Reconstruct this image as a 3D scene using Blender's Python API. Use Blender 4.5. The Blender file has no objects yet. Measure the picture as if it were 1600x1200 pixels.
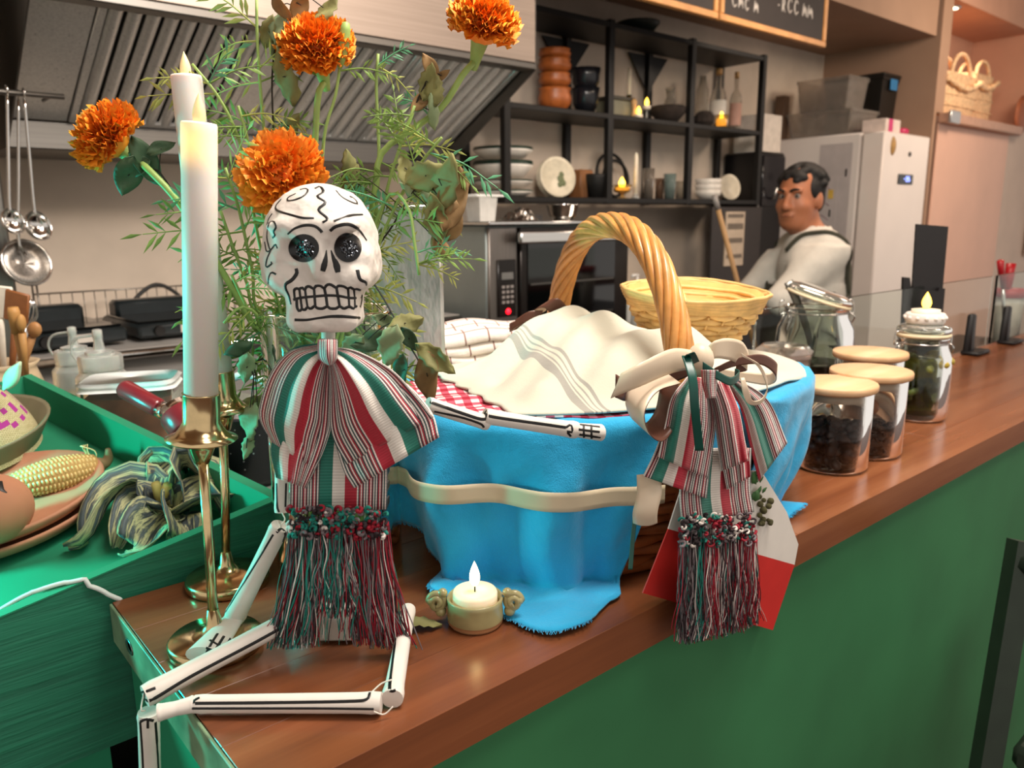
import bpy, math, random
import numpy as np
from mathutils import Vector, Matrix
from mathutils.bvhtree import BVHTree

S = bpy.context.scene
COL = S.collection
rnd = random.Random(7)
rng = np.random.default_rng(7)

# ---------------------------------------------------------------- camera
F = 1217.0
PIT, ROL, YAW = map(math.radians, (11.92, -0.52, 49.44))
C = np.array([0.0, 0.0, 1.40])
_cp, _sp = math.cos(PIT), math.sin(PIT)
FW = np.array([math.cos(YAW)*_cp, math.sin(YAW)*_cp, -_sp])
_r = np.array([math.sin(YAW), -math.cos(YAW), 0.0])
_u = np.cross(_r, FW)
R = math.cos(ROL)*_r + math.sin(ROL)*_u
U = -math.sin(ROL)*_r + math.cos(ROL)*_u
FH = np.array([math.cos(YAW), math.sin(YAW), 0.0])      # level forward
RH = _r                                                # level right
ZU = np.array([0.0, 0.0, 1.0])
cam_data = bpy.data.cameras.new('camera')
cam_data.sensor_fit = 'HORIZONTAL'
cam_data.sensor_width = 36.0
cam_data.lens = 36.0*F/1600.0
cam_data.clip_start = 0.02
cam_data.dof.use_dof = True
cam_data.dof.focus_distance = 0.68
cam_data.dof.aperture_fstop = 9.0
cam = bpy.data.objects.new('camera', cam_data)
COL.objects.link(cam)
M4 = Matrix.Identity(4)
for i in range(3):
    M4[i][0], M4[i][1], M4[i][2], M4[i][3] = R[i], U[i], -FW[i], C[i]
cam.matrix_world = M4
S.camera = cam
S.view_settings.view_transform = 'Standard'
S.view_settings.look = 'None'
S.view_settings.gamma = 1.0
S.view_settings.use_curve_mapping = False
S.view_settings.exposure = 0.5

# ---------------------------------------------------------------- light
def lin(h):
    h = h.lstrip('#')
    c = [int(h[i:i+2], 16)/255 for i in (0, 2, 4)]
    return tuple(x/12.92 if x <= .04045 else ((x+.055)/1.055)**2.4 for x in c)

W = bpy.data.worlds.new('world')
S.world = W
W.use_nodes = True
W.node_tree.nodes['Background'].inputs[0].default_value = (1.0, .92, .84, 1)
W.node_tree.nodes['Background'].inputs[1].default_value = 0.62

def area(name, loc, target, size, power, color, sy=None):
    l = bpy.data.lights.new(name, 'AREA')
    l.shape = 'RECTANGLE' if sy else 'DISK'
    l.size = size
    if sy: l.size_y = sy
    l.energy = power
    l.color = color
    o = bpy.data.objects.new(name, l)
    COL.objects.link(o)
    o.location = loc
    d = Vector(target)-Vector(loc)
    o.rotation_euler = d.to_track_quat('-Z', 'Y').to_euler()
    return o

def spot(name, loc, target, power, color, ang=80, blend=.6, rad=.04):
    l = bpy.data.lights.new(name, 'SPOT')
    l.energy = power; l.color = color; l.spot_size = math.radians(ang); l.spot_blend = blend
    l.shadow_soft_size = rad
    o = bpy.data.objects.new(name, l)
    COL.objects.link(o)
    o.location = loc
    o.rotation_euler = (Vector(target)-Vector(loc)).to_track_quat('-Z', 'Y').to_euler()
    return o

WARM = (1.0, .80, .62)
NEUT = (1.0, .91, .82)
area('bar_ceiling_lamp', (.45, -.25, 2.55), (.5, .55, 1.0), .55, 5, NEUT)
area('bar_ceiling_lamp', (1.9, -.2, 2.6), (1.8, .6, 1.0), .5, 12, WARM)
area('kitchen_ceiling_lamp', (.75, .30, 2.7), (.95, 2.3, 1.25), .7, 40, NEUT)
area('kitchen_ceiling_lamp', (3.0, 1.3, 2.5), (3.0, 1.6, 0), .6, 10, WARM)
area('dining_ceiling_lamp', (4.8, .9, 2.6), (5.0, 1.9, 1.2), .5, 15, WARM)
spot('niche_lamp', (5.45, 2.1, 2.60), (5.6, 2.12, 2.0), 16, (1.0, .72, .5), 110, .5)
# the colour-changing led bar on the left of the display
area('led_lamp', (-.14, 1.00, 1.20), (.35, .62, 1.12), .07, 2.9, (.0, 1.0, .88))

# ---------------------------------------------------------------- pixel -> place helpers (camera geometry of the photograph)
def ray(x, y): return FW + R*((x-800)/F) - U*((y-600)/F)
def Zp(x, y, z):
    d = ray(x, y); return C + d*((z-C[2])/d[2])
def Yp(x, y, Y):
    d = ray(x, y); return C + d*(Y/d[1])
def Xp(x, y, X):
    d = ray(x, y); return C + d*(X/d[0])
def Hp(x, y, h):
    d = ray(x, y); return C + d*(h/float(d @ FH))
def hd(p): return float((np.asarray(p)-C) @ FH)
def dep(p): return float((np.asarray(p)-C) @ FW)
def mpp(p): return dep(p)/F          # metres per photo pixel at p

# ---------------------------------------------------------------- mesh helpers
class MB:
    def __init__(s): s.v = []; s.f = []; s.uv = []; s.mi = []; s.n = 0
    def add(s, v, f, uv=None, mi=0):
        v = np.asarray(v, float).reshape(-1, 3)
        s.v.append(v)
        if uv is None: uv = np.zeros((len(v), 2))
        s.uv.append(np.asarray(uv, float).reshape(-1, 2))
        n = s.n
        for q in f: s.f.append(tuple(int(i)+n for i in q))
        s.mi += [mi]*len(f)
        s.n += len(v)
        return s
    def grid(s, P, uv=None, cu=False, cv=False, mi=0):
        P = np.asarray(P, float); n, m = P.shape[:2]
        if uv is None:
            a, b = np.meshgrid(np.linspace(0, 1, n), np.linspace(0, 1, m), indexing='ij')
            uv = np.stack([a, b], -1)
        f = []
        for i in range(n if cu else n-1):
            for j in range(m if cv else m-1):
                a, b = (i+1) % n, (j+1) % m
                f.append((i*m+j, a*m+j, a*m+b, i*m+b))
        return s.add(P.reshape(-1, 3), f, np.asarray(uv).reshape(-1, 2), mi)
    def tube(s, path, r, seg=8, cap=True, mi=0, flat=None, closed=False, up=None):
        P = np.asarray(path, float); n = len(P)
        r = np.broadcast_to(np.asarray(r, float), (n,))
        T = np.gradient(P, axis=0)
        if closed: T = np.roll(P, -1, 0)-np.roll(P, 1, 0)
        T /= np.linalg.norm(T, axis=1)[:, None]+1e-12
        a = np.array(up, float) if up is not None else (np.array([0, 0, 1.]) if abs(T[0][2]) < .9 else np.array([1., 0, 0]))
        N = a - T[0]*(a @ T[0]); N /= np.linalg.norm(N)
        rings = []
        t = np.linspace(0, 2*np.pi, seg, endpoint=False)
        fl = 1.0 if flat is None else flat
        for i in range(n):
            N = N - T[i]*(N @ T[i]); N /= np.linalg.norm(N)+1e-12
            B = np.cross(T[i], N)
            rings.append(P[i] + r[i]*(np.cos(t)[:, None]*N*fl + np.sin(t)[:, None]*B))
        s.grid(np.array(rings), cu=closed, cv=True, mi=mi)
        if cap and not closed:
            b = s.n - n*seg
            s.f.append(tuple(b+i for i in range(seg))); s.mi.append(mi)
            s.f.append(tuple(b+(n-1)*seg+i for i in reversed(range(seg)))); s.mi.append(mi)
        return s
    def lathe(s, prof, seg=24, c=(0, 0, 0), X=None, sx=1, sy=1, mi=0, cap=True, ph=0.0):
        prof = np.asarray(prof, float)
        t = np.linspace(0, 2*np.pi, seg, endpoint=False)+ph
        P = np.stack([prof[:, 0][:, None]*np.cos(t)*sx, prof[:, 0][:, None]*np.sin(t)*sy, np.repeat(prof[:, 1][:, None], seg, 1)], -1)
        if X is not None: P = P @ np.asarray(X, float).T
        P = P + np.asarray(c, float)
        n = len(prof)
        s.grid(P, cv=True, mi=mi)
        if cap:
            b = s.n - n*seg
            if prof[0, 0] > 1e-5: s.f.append(tuple(b+i for i in reversed(range(seg)))); s.mi.append(mi)
            if prof[-1, 0] > 1e-5: s.f.append(tuple(b+(n-1)*seg+i for i in range(seg))); s.mi.append(mi)
        return s
    def box(s, c, size, X=None, b=0.0, mi=0, taper=1.0):
        h = np.asarray(size, float)/2
        b = min(b, h.min()*.9)
        vs = []; key = {}
        for sx in (-1, 1):
            for sy in (-1, 1):
                for sz in (-1, 1):
                    sg = np.array([sx, sy, sz])
                    for ax in range(3):
                        p = sg*(h-b); p[ax] = sg[ax]*h[ax]
                        key[(sx, sy, sz, ax)] = len(vs); vs.append(p)
        fs = []
        def q(*k): fs.append([key[i] for i in k])
        for ax in range(3):
            o = [i for i in range(3) if i != ax]
            for sg in (-1, 1):
                cyc = [(-1, -1), (1, -1), (1, 1), (-1, 1)]
                ks = []
                for a, bb in cyc:
                    k = [0, 0, 0]; k[ax] = sg; k[o[0]] = a; k[o[1]] = bb
                    ks.append((*k, ax))
                flip = (sg == 1) != (ax == 1)
                q(*(ks if flip else ks[::-1]))
        if b > 0:
            for ax in range(3):
                o = [i for i in range(3) if i != ax]
                for a in (-1, 1):
                    for bb in (-1, 1):
                        k0 = [0, 0, 0]; k0[o[0]] = a; k0[o[1]] = bb; k1 = list(k0)
                        k0[ax] = -1; k1[ax] = 1
                        q((*k0, o[0]), (*k1, o[0]), (*k1, o[1]), (*k0, o[1]))
            for sx in (-1, 1):
                for sy in (-1, 1):
                    for sz in (-1, 1): q((sx, sy, sz, 0), (sx, sy, sz, 1), (sx, sy, sz, 2))
        vs = np.array(vs)
        if taper != 1.0:
            k = (vs[:, 2]+h[2])/(2*h[2]); vs[:, :2] *= (1+(taper-1)*k)[:, None]
        # fix winding against the centre
        out = []
        for f in fs:
            a = vs[f[0]]; nrm = np.cross(vs[f[1]]-a, vs[f[2]]-a)
            out.append(f if nrm @ vs[f].mean(0) > 0 else f[::-1])
        if X is not None: vs = vs @ np.asarray(X, float).T
        return s.add(vs+np.asarray(c, float), out, mi=mi)
    def bb(s, lo, hi, b=0.0, mi=0):
        lo = np.asarray(lo, float); hi = np.asarray(hi, float)
        return s.box((lo+hi)/2, hi-lo, None, b, mi)
    def ball(s, c, r, seg=16, rings=10, X=None, mi=0):
        r = np.broadcast_to(np.asarray(r, float), (3,))
        ph = np.linspace(0.0, np.pi, rings); t = np.linspace(0, 2*np.pi, seg, endpoint=False)
        P = np.stack([np.sin(ph)[:, None]*np.cos(t)*r[0], np.sin(ph)[:, None]*np.sin(t)*r[1], -np.cos(ph)[:, None]*np.ones(seg)*r[2]], -1)
        if X is not None: P = P @ np.asarray(X, float).T
        return s.grid(P+np.asarray(c, float), cv=True, mi=mi)
    def prism(s, poly, n, depth, mi=0, axis_o=None):
        """flat polygon (3-D points) given a thickness along n"""
        P = np.asarray(poly, float); m = len(P); n = np.asarray(n, float)*depth
        f = [list(range(m)), list(range(2*m-1, m-1, -1))]
        for i in range(m): f.append([(i+1) % m, i, m+i, m+(i+1) % m])
        return s.add(np.vstack([P, P+n]), f, mi=mi)
    def verts(s): return np.vstack(s.v)
    def build(s, name, mats, parent=None, smooth=True, angle=None, solid=0.0, sub=0, fix=False):
        if not isinstance(mats, (list, tuple)): mats = [mats]
        o0 = ORG.get(parent.name, np.zeros(3)) if parent is not None else np.zeros(3)
        V = s.verts() - o0
        me = bpy.data.meshes.new(name)
        me.from_pydata(V.tolist(), [], s.f)
        uvl = me.uv_layers.new(name='UV')
        li = np.zeros(len(me.loops), int); me.loops.foreach_get('vertex_index', li)
        uvl.data.foreach_set('uv', np.vstack(s.uv)[li].astype(np.float32).ravel())
        for m in mats: me.materials.append(m)
        me.polygons.foreach_set('material_index', np.array(s.mi, np.int32))
        if smooth: me.polygons.foreach_set('use_smooth', np.ones(len(s.f), bool))
        if fix:
            import bmesh
            bm = bmesh.new(); bm.from_mesh(me); bmesh.ops.recalc_face_normals(bm, faces=bm.faces); bm.to_mesh(me); bm.free()
        me.update()
        if smooth and angle is not None:
            me.set_sharp_from_angle(angle=math.radians(angle))
        o = bpy.data.objects.new(name, me)
        COL.objects.link(o)
        if parent is not None:
            o.parent = parent
            ORG[o.name] = o0
        if solid:
            md = o.modifiers.new('thickness', 'SOLIDIFY'); md.thickness = solid; md.offset = 0
        if sub:
            md = o.modifiers.new('smooth', 'SUBSURF'); md.levels = sub; md.render_levels = sub
        return o

ORG = {}
def tag(o, label=None, cat=None, group=None, kind=None):
    if label: o['label'] = label
    if cat: o['category'] = cat
    if group: o['group'] = group
    if kind: o['kind'] = kind
    return o
def thing(name, label, cat, loc, group=None):
    o = bpy.data.objects.new(name, None); COL.objects.link(o)
    o.empty_display_size = .02
    o.location = tuple(map(float, loc)); ORG[o.name] = np.asarray(loc, float)
    return tag(o, label, cat, group)
def one(mb, name, m, label, cat, group=None, **kw):
    V = mb.verts(); lo, hi = V.min(0), V.max(0)
    b = np.array([(lo[0]+hi[0])/2, (lo[1]+hi[1])/2, lo[2]])
    mb.v = [V-b]; mb.uv = [np.vstack(mb.uv)]
    o = mb.build(name, m, **kw); o.location = tuple(b); ORG[o.name] = b
    return tag(o, label, cat, group)
def struct(mb, name, m, **kw):
    o = mb.build(name, m, **kw); o['kind'] = 'structure'; return o
def copy_tree(o, parent=None, delta=(0, 0, 0)):
    c = o.copy(); COL.objects.link(c); c.parent = parent
    if parent is None: c.location = Vector(o.location)+Vector(delta)
    for ch in o.children: copy_tree(ch, c)
    return c

def rotz(a): c, s = math.cos(a), math.sin(a); return np.array([[c, -s, 0], [s, c, 0], [0, 0, 1.]])
def rotx(a): c, s = math.cos(a), math.sin(a); return np.array([[1., 0, 0], [0, c, -s], [0, s, c]])
def roty(a): c, s = math.cos(a), math.sin(a); return np.array([[c, 0, s], [0, 1., 0], [-s, 0, c]])
def unit(v): v = np.asarray(v, float); return v/(np.linalg.norm(v)+1e-12)
def frame(z, x=None):
    """matrix whose columns are X,Y,Z axes with Z along z"""
    z = unit(z); x = np.asarray(x if x is not None else ([1, 0, 0] if abs(z[0]) < .9 else [0, 1, 0]), float)
    x = unit(x - z*(x @ z)); y = np.cross(z, x)
    return np.stack([x, y, z], 1)
def spline(pts, n):
    """Catmull-Rom through pts, n samples even in arc length"""
    P = np.asarray(pts, float)
    if len(P) == 2:
        t = np.linspace(0, 1, n)[:, None]; return P[0]*(1-t)+P[1]*t
    Q = np.vstack([2*P[0]-P[1], P, 2*P[-1]-P[-2]])
    out = []
    for i in range(1, len(Q)-2):
        t = np.linspace(0, 1, 13)[:-1][:, None]
        a, b, c, d = Q[i-1], Q[i], Q[i+1], Q[i+2]
        out.append(.5*((2*b)+(-a+c)*t+(2*a-5*b+4*c-d)*t**2+(-a+3*b-3*c+d)*t**3))
    out.append(P[-1:]); D = np.vstack(out)
    s = np.r_[0, np.cumsum(np.linalg.norm(np.diff(D, axis=0), axis=1))]
    x = np.linspace(0, s[-1], n)
    return np.stack([np.interp(x, s, D[:, k]) for k in range(D.shape[1])], 1)

# ---------------------------------------------------------------- implicit surfaces (for organic shapes)
def surfnet(fn, lo, hi, res):
    lo = np.asarray(lo, float); hi = np.asarray(hi, float)
    n = np.ceil((hi-lo)/res).astype(int)+1
    ax = [lo[i]+res*np.arange(n[i]) for i in range(3)]
    G = np.stack(np.meshgrid(*ax, indexing='ij'), -1)
    V = fn(G)
    ins = V < 0
    c = [(i, j, k) for i in (0, 1) for j in (0, 1) for k in (0, 1)]
    sl = lambda A, o: A[o[0]:A.shape[0]-1+o[0], o[1]:A.shape[1]-1+o[1], o[2]:A.shape[2]-1+o[2]]
    cnt = sum(sl(ins, o).astype(int) for o in c)
    m = (cnt > 0) & (cnt < 8)
    idx = np.full(m.shape, -1); I = np.argwhere(m); idx[m] = np.arange(len(I))
    pos = np.zeros((len(I), 3)); w = np.zeros(len(I))
    for a in c:
        for ax_ in range(3):
            if a[ax_]: continue
            b = list(a); b[ax_] = 1
            va = V[tuple((I+a).T)]; vb = V[tuple((I+b).T)]
            x = (va < 0) != (vb < 0)
            t = np.where(x, va/np.where(x, va-vb, 1), 0)
            p = I+np.array(a)+t[:, None]*(np.array(b)-np.array(a))
            pos[x] += p[x]; w[x] += 1
    pos = lo+res*pos/w[:, None]
    faces = []
    for a in range(3):
        b, d = (a+1) % 3, (a+2) % 3
        s0 = [slice(None)]*3; s1 = [slice(None)]*3
        s0[a] = slice(0, -1); s1[a] = slice(1, None)
        A, B = ins[tuple(s0)], ins[tuple(s1)]
        E = np.argwhere(A != B)
        ok = (E[:, b] > 0) & (E[:, d] > 0) & (E[:, b] < n[b]-1) & (E[:, d] < n[d]-1)
        E = E[ok]
        if not len(E): continue
        fl = A[tuple(E.T)]
        def cell(ob, od):
            q = E.copy(); q[:, b] += ob; q[:, d] += od
            return idx[tuple(q.T)]
        q = np.stack([cell(-1, -1), cell(0, -1), cell(0, 0), cell(-1, 0)], 1)
        q[~fl] = q[~fl][:, ::-1]
        faces.append(q)
    return pos, np.vstack(faces)
def smin(a, b, k):
    h = np.clip(.5+.5*(b-a)/k, 0, 1)
    return b+(a-b)*h-k*h*(1-h)
def smax(a, b, k): return -smin(-a, -b, k)
def d_ell(G, c, r, X=None):
    p = G-np.asarray(c, float)
    if X is not None: p = p @ np.asarray(X, float)
    r = np.asarray(r, float)
    k0 = np.linalg.norm(p/r, axis=-1); k1 = np.linalg.norm(p/(r*r), axis=-1)
    return k0*(k0-1)/(k1+1e-9)
def d_cap(G, a, b, ra, rb):
    a = np.asarray(a, float); b = np.asarray(b, float); ab = b-a
    h = np.clip(((G-a) @ ab)/(ab @ ab+1e-12), 0, 1)
    return np.linalg.norm(G-a-h[..., None]*ab, axis=-1)-(ra+(rb-ra)*h)
def d_box(G, c, h, r, X=None):
    p = G-np.asarray(c, float)
    if X is not None: p = p @ np.asarray(X, float)
    q = np.abs(p)-(np.asarray(h, float)-r)
    return np.linalg.norm(np.maximum(q, 0), axis=-1)+np.minimum(q.max(-1), 0)-r

# ---------------------------------------------------------------- materials
MATS = {}
class NT:
    def __init__(s, m):
        m.use_nodes = True; s.t = m.node_tree; s.p = s.t.nodes['Principled BSDF']
    def n(s, ty, **kw):
        x = s.t.nodes.new(ty)
        for k, v in kw.items(): setattr(x, k, v)
        return x
    def l(s, a, b): s.t.links.new(a, b)
    def math(s, op, a, b=None, c=None):
        x = s.n('ShaderNodeMath', operation=op)
        for i, v in enumerate((a, b, c)):
            if v is None: continue
            if hasattr(v, 'links'): s.l(v, x.inputs[i])
            else: x.inputs[i].default_value = v
        return x.outputs[0]
    def ramp(s, fac, stops, interp='LINEAR'):
        r = s.n('ShaderNodeValToRGB'); r.color_ramp.interpolation = interp
        e = r.color_ramp.elements
        while len(e) < len(stops): e.new(.5)
        for i, (p, c) in enumerate(stops):
            e[i].position = p; e[i].color = (*c, 1)
        s.l(fac, r.inputs[0]); return r.outputs[0]
    def mix(s, fac, a, b, bt='MIX'):
        x = s.n('ShaderNodeMix', data_type='RGBA', blend_type=bt)
        for i, v in ((0, fac), (6, a), (7, b)):
            if hasattr(v, 'links'): s.l(v, x.inputs[i])
            elif i == 0: x.inputs[i].default_value = v
            else: x.inputs[i].default_value = (*v, 1)
        return x.outputs[2]
    def noise(s, vec, scale, detail=3, rough=.55):
        x = s.n('ShaderNodeTexNoise'); x.inputs['Scale'].default_value = scale
        x.inputs['Detail'].default_value = detail; x.inputs['Roughness'].default_value = rough
        s.l(vec, x.inputs['Vector']); return x.outputs[0]
    def obj(s, scale=(1, 1, 1), rot=(0, 0, 0)):
        t = s.n('ShaderNodeTexCoord'); mp = s.n('ShaderNodeMapping')
        mp.inputs['Scale'].default_value = scale; mp.inputs['Rotation'].default_value = rot
        s.l(t.outputs['Object'], mp.inputs[0]); return mp.outputs[0]
    def uv(s):
        t = s.n('ShaderNodeTexCoord'); x = s.n('ShaderNodeSeparateXYZ'); s.l(t.outputs['UV'], x.inputs[0])
        return x.outputs[0], x.outputs[1], t.outputs['UV']
    def bump(s, h, strength=.3, dist=.002):
        b = s.n('ShaderNodeBump'); b.inputs['Strength'].default_value = strength; b.inputs['Distance'].default_value = dist
        s.l(h, b.inputs['Height']); s.l(b.outputs[0], s.p.inputs['Normal'])
def sc(c, k): return tuple(min(1, max(0, x*k)) for x in c)
def mat(name, col, rough=.5, metal=0.0, var=.10, ns=30, bump=0.0, bs=None, bd=.001, trans=0.0, ior=1.45, emit=None, es=0, sss=0, coat=0, rv=0.0, stretch=(1, 1, 1), alpha=1.0, spec=.5):
    if name in MATS: return MATS[name]
    m = bpy.data.materials.new(name); t = NT(m); p = t.p
    c = lin(col) if isinstance(col, str) else col
    v = t.obj(stretch)
    nz = t.noise(v, ns)
    cc = t.ramp(nz, [(.3, sc(c, 1-var)), (.7, sc(c, 1+var))])
    if rv:
        oi = t.n('ShaderNodeObjectInfo')
        k = t.math('MULTIPLY_ADD', oi.outputs['Random'], 2*rv, 1-rv)
        hs = t.n('ShaderNodeHueSaturation'); t.l(k, hs.inputs['Value']); t.l(cc, hs.inputs['Color']); cc = hs.outputs[0]
    t.l(cc, p.inputs['Base Color'])
    p.inputs['Roughness'].default_value = rough; p.inputs['Metallic'].default_value = metal
    p.inputs['Transmission Weight'].default_value = trans; p.inputs['IOR'].default_value = ior
    p.inputs['Specular IOR Level'].default_value = spec
    p.inputs['Alpha'].default_value = alpha
    if coat: p.inputs['Coat Weight'].default_value = coat
    if sss:
        p.inputs['Subsurface Weight'].default_value = sss; p.inputs['Subsurface Scale'].default_value = .01
    if emit:
        p.inputs['Emission Color'].default_value = (*lin(emit), 1); p.inputs['Emission Strength'].default_value = es
    if bump: t.bump(t.noise(v, bs or ns*2), bump, bd)
    MATS[name] = m; return m
def wood(name, a, b, c, rough=.4, scale=1.0, axis=0, rv=.12, bump=.15, bd=.0006, streak=26):
    m = bpy.data.materials.new(name); t = NT(m)
    st = [streak]*3; st[axis] = 1.6
    v = t.obj(tuple(x*scale for x in st))
    n1 = t.noise(v, 1.5, 5, .62)
    st2 = [4.]*3; st2[axis] = .8
    n2 = t.noise(t.obj(tuple(x*scale for x in st2)), 2.0, 3)
    f = t.math('MULTIPLY_ADD', n2, .5, t.math('MULTIPLY', n1, .62))
    cc = t.ramp(f, [(.34, lin(a)), (.55, lin(b)), (.76, lin(c))])
    oi = t.n('ShaderNodeObjectInfo')
    hs = t.n('ShaderNodeHueSaturation'); t.l(t.math('MULTIPLY_ADD', oi.outputs['Random'], 2*rv, 1-rv), hs.inputs['Value']); t.l(cc, hs.inputs['Color'])
    t.l(hs.outputs[0], t.p.inputs['Base Color'])
    t.p.inputs['Roughness'].default_value = rough
    if bump: t.bump(n1, bump, bd)
    MATS[name] = m; return m
def steel(name, col='#b9b6b2', rough=.28, axis=0, st=60):
    m = bpy.data.materials.new(name); t = NT(m)
    s3 = [st]*3; s3[axis] = 1.0
    n1 = t.noise(t.obj(tuple(s3)), 3, 3)
    t.l(t.ramp(n1, [(.3, sc(lin(col), .88)), (.7, sc(lin(col), 1.08))]), t.p.inputs['Base Color'])
    t.p.inputs['Metallic'].default_value = 1
    t.l(t.math('MULTIPLY_ADD', n1, .15, rough-.07), t.p.inputs['Roughness'])
    MATS[name] = m; return m
def glass(name, col='#ffffff', rough=.02, ior=1.45, var=0.0):
    m = bpy.data.materials.new(name); t = NT(m)
    t.p.inputs['Base Color'].default_value = (*lin(col), 1)
    t.p.inputs['Transmission Weight'].default_value = 1; t.p.inputs['Roughness'].default_value = rough; t.p.inputs['IOR'].default_value = ior
    n1 = t.noise(t.obj(), 25, 2); t.bump(n1, .05, .0008)
    MATS[name] = m; return m

white_paint = mat('white_paint', '#ece6df', .55, bump=.25, ns=40, var=.05)
black_paint = mat('black_paint', '#101010', .45)
black_metal = mat('black_metal', '#191716', .5, .3)
# ================================================================ the setting
wall_m = mat('plaster', '#c2b3a3', .8, var=.10, ns=5, bump=.15, bs=60)
wall_w = mat('warm_plaster', '#a3836c', .8, var=.06, ns=4, bump=.1, bs=60)
floor_m = mat('floor_tile', '#6a4a3e', .45, var=.25, ns=6)
green_m = None
def green_panel(name, col, bstr=.12, sc_=(1, 1, 1)):
    return mat(name, col, .62, var=.18, ns=3.5, bump=bstr, bs=35, bd=.002, stretch=sc_)
green_front = green_panel('green_counter_paint', '#2e6f45')
green_tray = green_panel('green_tray_paint', '#22845f')

mb = MB().bb((-3, -4, -.05), (10, 2.8, 0)); struct(mb, 'floor', floor_m, smooth=False)
mb = MB().bb((-2.5, 2.70, 0), (5.0, 2.80, 2.9)); struct(mb, 'wall_back', wall_m, smooth=False)
mb = MB().bb((-2.5, -1.5, 2.9), (10, 2.8, 2.95)); struct(mb, 'ceiling', wall_w, smooth=False)
mb = MB().bb((-2.5, 2.02, 2.40), (4.93, 2.70, 2.9)); struct(mb, 'trim_bulkhead', wall_w, smooth=False)
mb = MB().bb((4.95, 2.0, 0), (4.985, 2.70, 2.9)); struct(mb, 'wall_recess', wall_w, smooth=False)
mb = MB().bb((4.985, 2.0, 1.99), (5.08, 2.40, 2.9)); struct(mb, 'trim_niche', wall_w, smooth=False)
mb = MB()
mb.bb((5.08, 2.38, 1.9), (6.7, 2.48, 2.62)); mb.bb((5.08, 2.0, 2.62), (6.7, 2.48, 2.9)); mb.bb((6.45, 2.0, 2.0), (6.7, 2.38, 2.62))
struct(mb, 'wall_niche', mat('niche_plaster', '#c99a80', .8, ns=5, var=.05), smooth=False)
mb = MB().bb((6.2, 2.0, 0), (10, 2.1, 2.0)); mb.bb((6.45, 1.99, 2.0), (10, 2.0, 2.9))
struct(mb, 'wall_right', mat('pale_plaster', '#cdb9aa', .8, ns=5, var=.05), smooth=False)
mb = MB().bb((-.9, 1.2, 0), (-.8, 2.7, 2.9)); struct(mb, 'wall_left', wall_m, smooth=False)

# tall pinkish cupboard under the niche
t = thing('tall_cupboard', 'tall pinkish beige cupboard right of the white fridge', 'cupboard', (5.6, 2.0, 0))
MB().bb((5.09, 1.99, .05), (6.18, 2.37, 1.93), .004).bb((5.0, 1.985, .05), (5.09, 1.998, 1.93), .002).bb((5.09, 1.99, 1.93), (6.18, 2.37, 1.985)).build('door', mat('pink_laminate', '#d8ab94', .5, ns=3, var=.05), t, angle=40)
MB().bb((5.08, 2.0, 0), (6.1, 2.3, .05)).build('plinth', wall_w, t)
c = MB().bb((4.99, 1.93, 1.93), (6.24, 1.99, 1.985), .005); c.build('top_ledge', mat('ledge', '#b98f78', .5), t, angle=40)
MB().bb((4.98, 1.915, 1.925), (5.12, 1.93, 1.995), .003).build('ledge_bracket', steel('bracket_steel', '#c9c6c4', .4), t, angle=40)

# ================================================================ the bar counter
X0, YF, YB, ZT = .151, .417, .761, 1.05
bar = thing('bar_counter', 'long wooden topped bar counter with green painted front', 'counter', (1.7, .6, 0))
wt = wood('worktop_wood', '#4f2d1d', '#774529', '#935e3d', .24, .55, 0, .10)
wt_edge = mat('worktop_end_paint', '#6f8a6c', .5, var=.35, ns=28, bump=.1)
W_ = (YB-YF)/5
cuts = [[X0, .78, 1.55, 2.4, 3.6], [X0, .55, 1.30, 2.05, 3.6], [X0, 1.0, 1.75, 2.7, 3.6], [X0, .70, 1.42, 2.2, 3.6], [X0, .9, 1.9, 2.9, 3.6]]
for j in range(5):
    for a, b in zip(cuts[j][:-1], cuts[j][1:]):
        MB().bb((a+(.0015 if a == X0 else .0002), YF+j*W_+.00015, ZT-.04), (b-.0002, YF+(j+1)*W_-.00015, ZT), .0004).build('plank', wt, bar, smooth=False)
MB().bb((X0-.0015, YF+.0005, ZT-.0395), (X0+.001, YB-.0005, ZT-.0006), .0006).build('end_band', wt_edge, bar, smooth=False)
MB().bb((X0+.012, YF+.012, 0), (3.6, YF+.04, ZT-.04)).build('front_panel', green_front, bar, smooth=False)
MB().bb((X0+.010, YF+.04, 0), (X0+.035, YB-.004, ZT-.04)).build('end_panel', green_tray, bar, smooth=False)
# metal keyhole plate on the end band
kc = Zp(197, 1018, 1.0); k = MB().lathe([(.0, -.001), (.006, -.001), (.007, .0005), (.006, .001), (.004, .0), (0, 0)], 16, (X0-.0015, .70, 1.032), X=frame((-1, 0, 0)) , sx=1.6)
k.build('keyhole_plate', steel('dull_steel', '#8c8a86', .35), bar)

# kitchen-side prep counter, lower than the bar
prep = thing('prep_counter', 'grey prep counter on the kitchen side behind the bar', 'counter', (.7, 1.05, 0))
pw = np.array([(.36, .80, 1.035), (1.12, .80, 1.035), (1.12, 1.12, 1.035), (.62, 1.34, 1.035), (.5, 1.72, 1.035), (-.2, 1.72, 1.035), (-.2, 1.42, 1.035), (.205, 1.42, 1.035)])
MB().prism(pw, (0, 0, 1), .035).build('worktop', mat('grey_stone', '#7c8279', .45, ns=60, var=.12), prep, smooth=False, fix=True)
MB().prism((pw-pw.mean(0))*np.array((.95, .95, 0))+pw.mean(0)*np.array((1, 1, 0)), (0, 0, 1), 1.035).build('cabinet', mat('dark_cabinet', '#2c302d', .5), prep, smooth=False, fix=True)
mb = MB().bb((1.25, .775, .0), (3.4, 1.2, .93)); one(mb, 'back_counter', mat('dark_worktop', '#1c1b1a', .35), 'low dark work counter behind the row of jars', 'counter', smooth=False)
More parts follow.
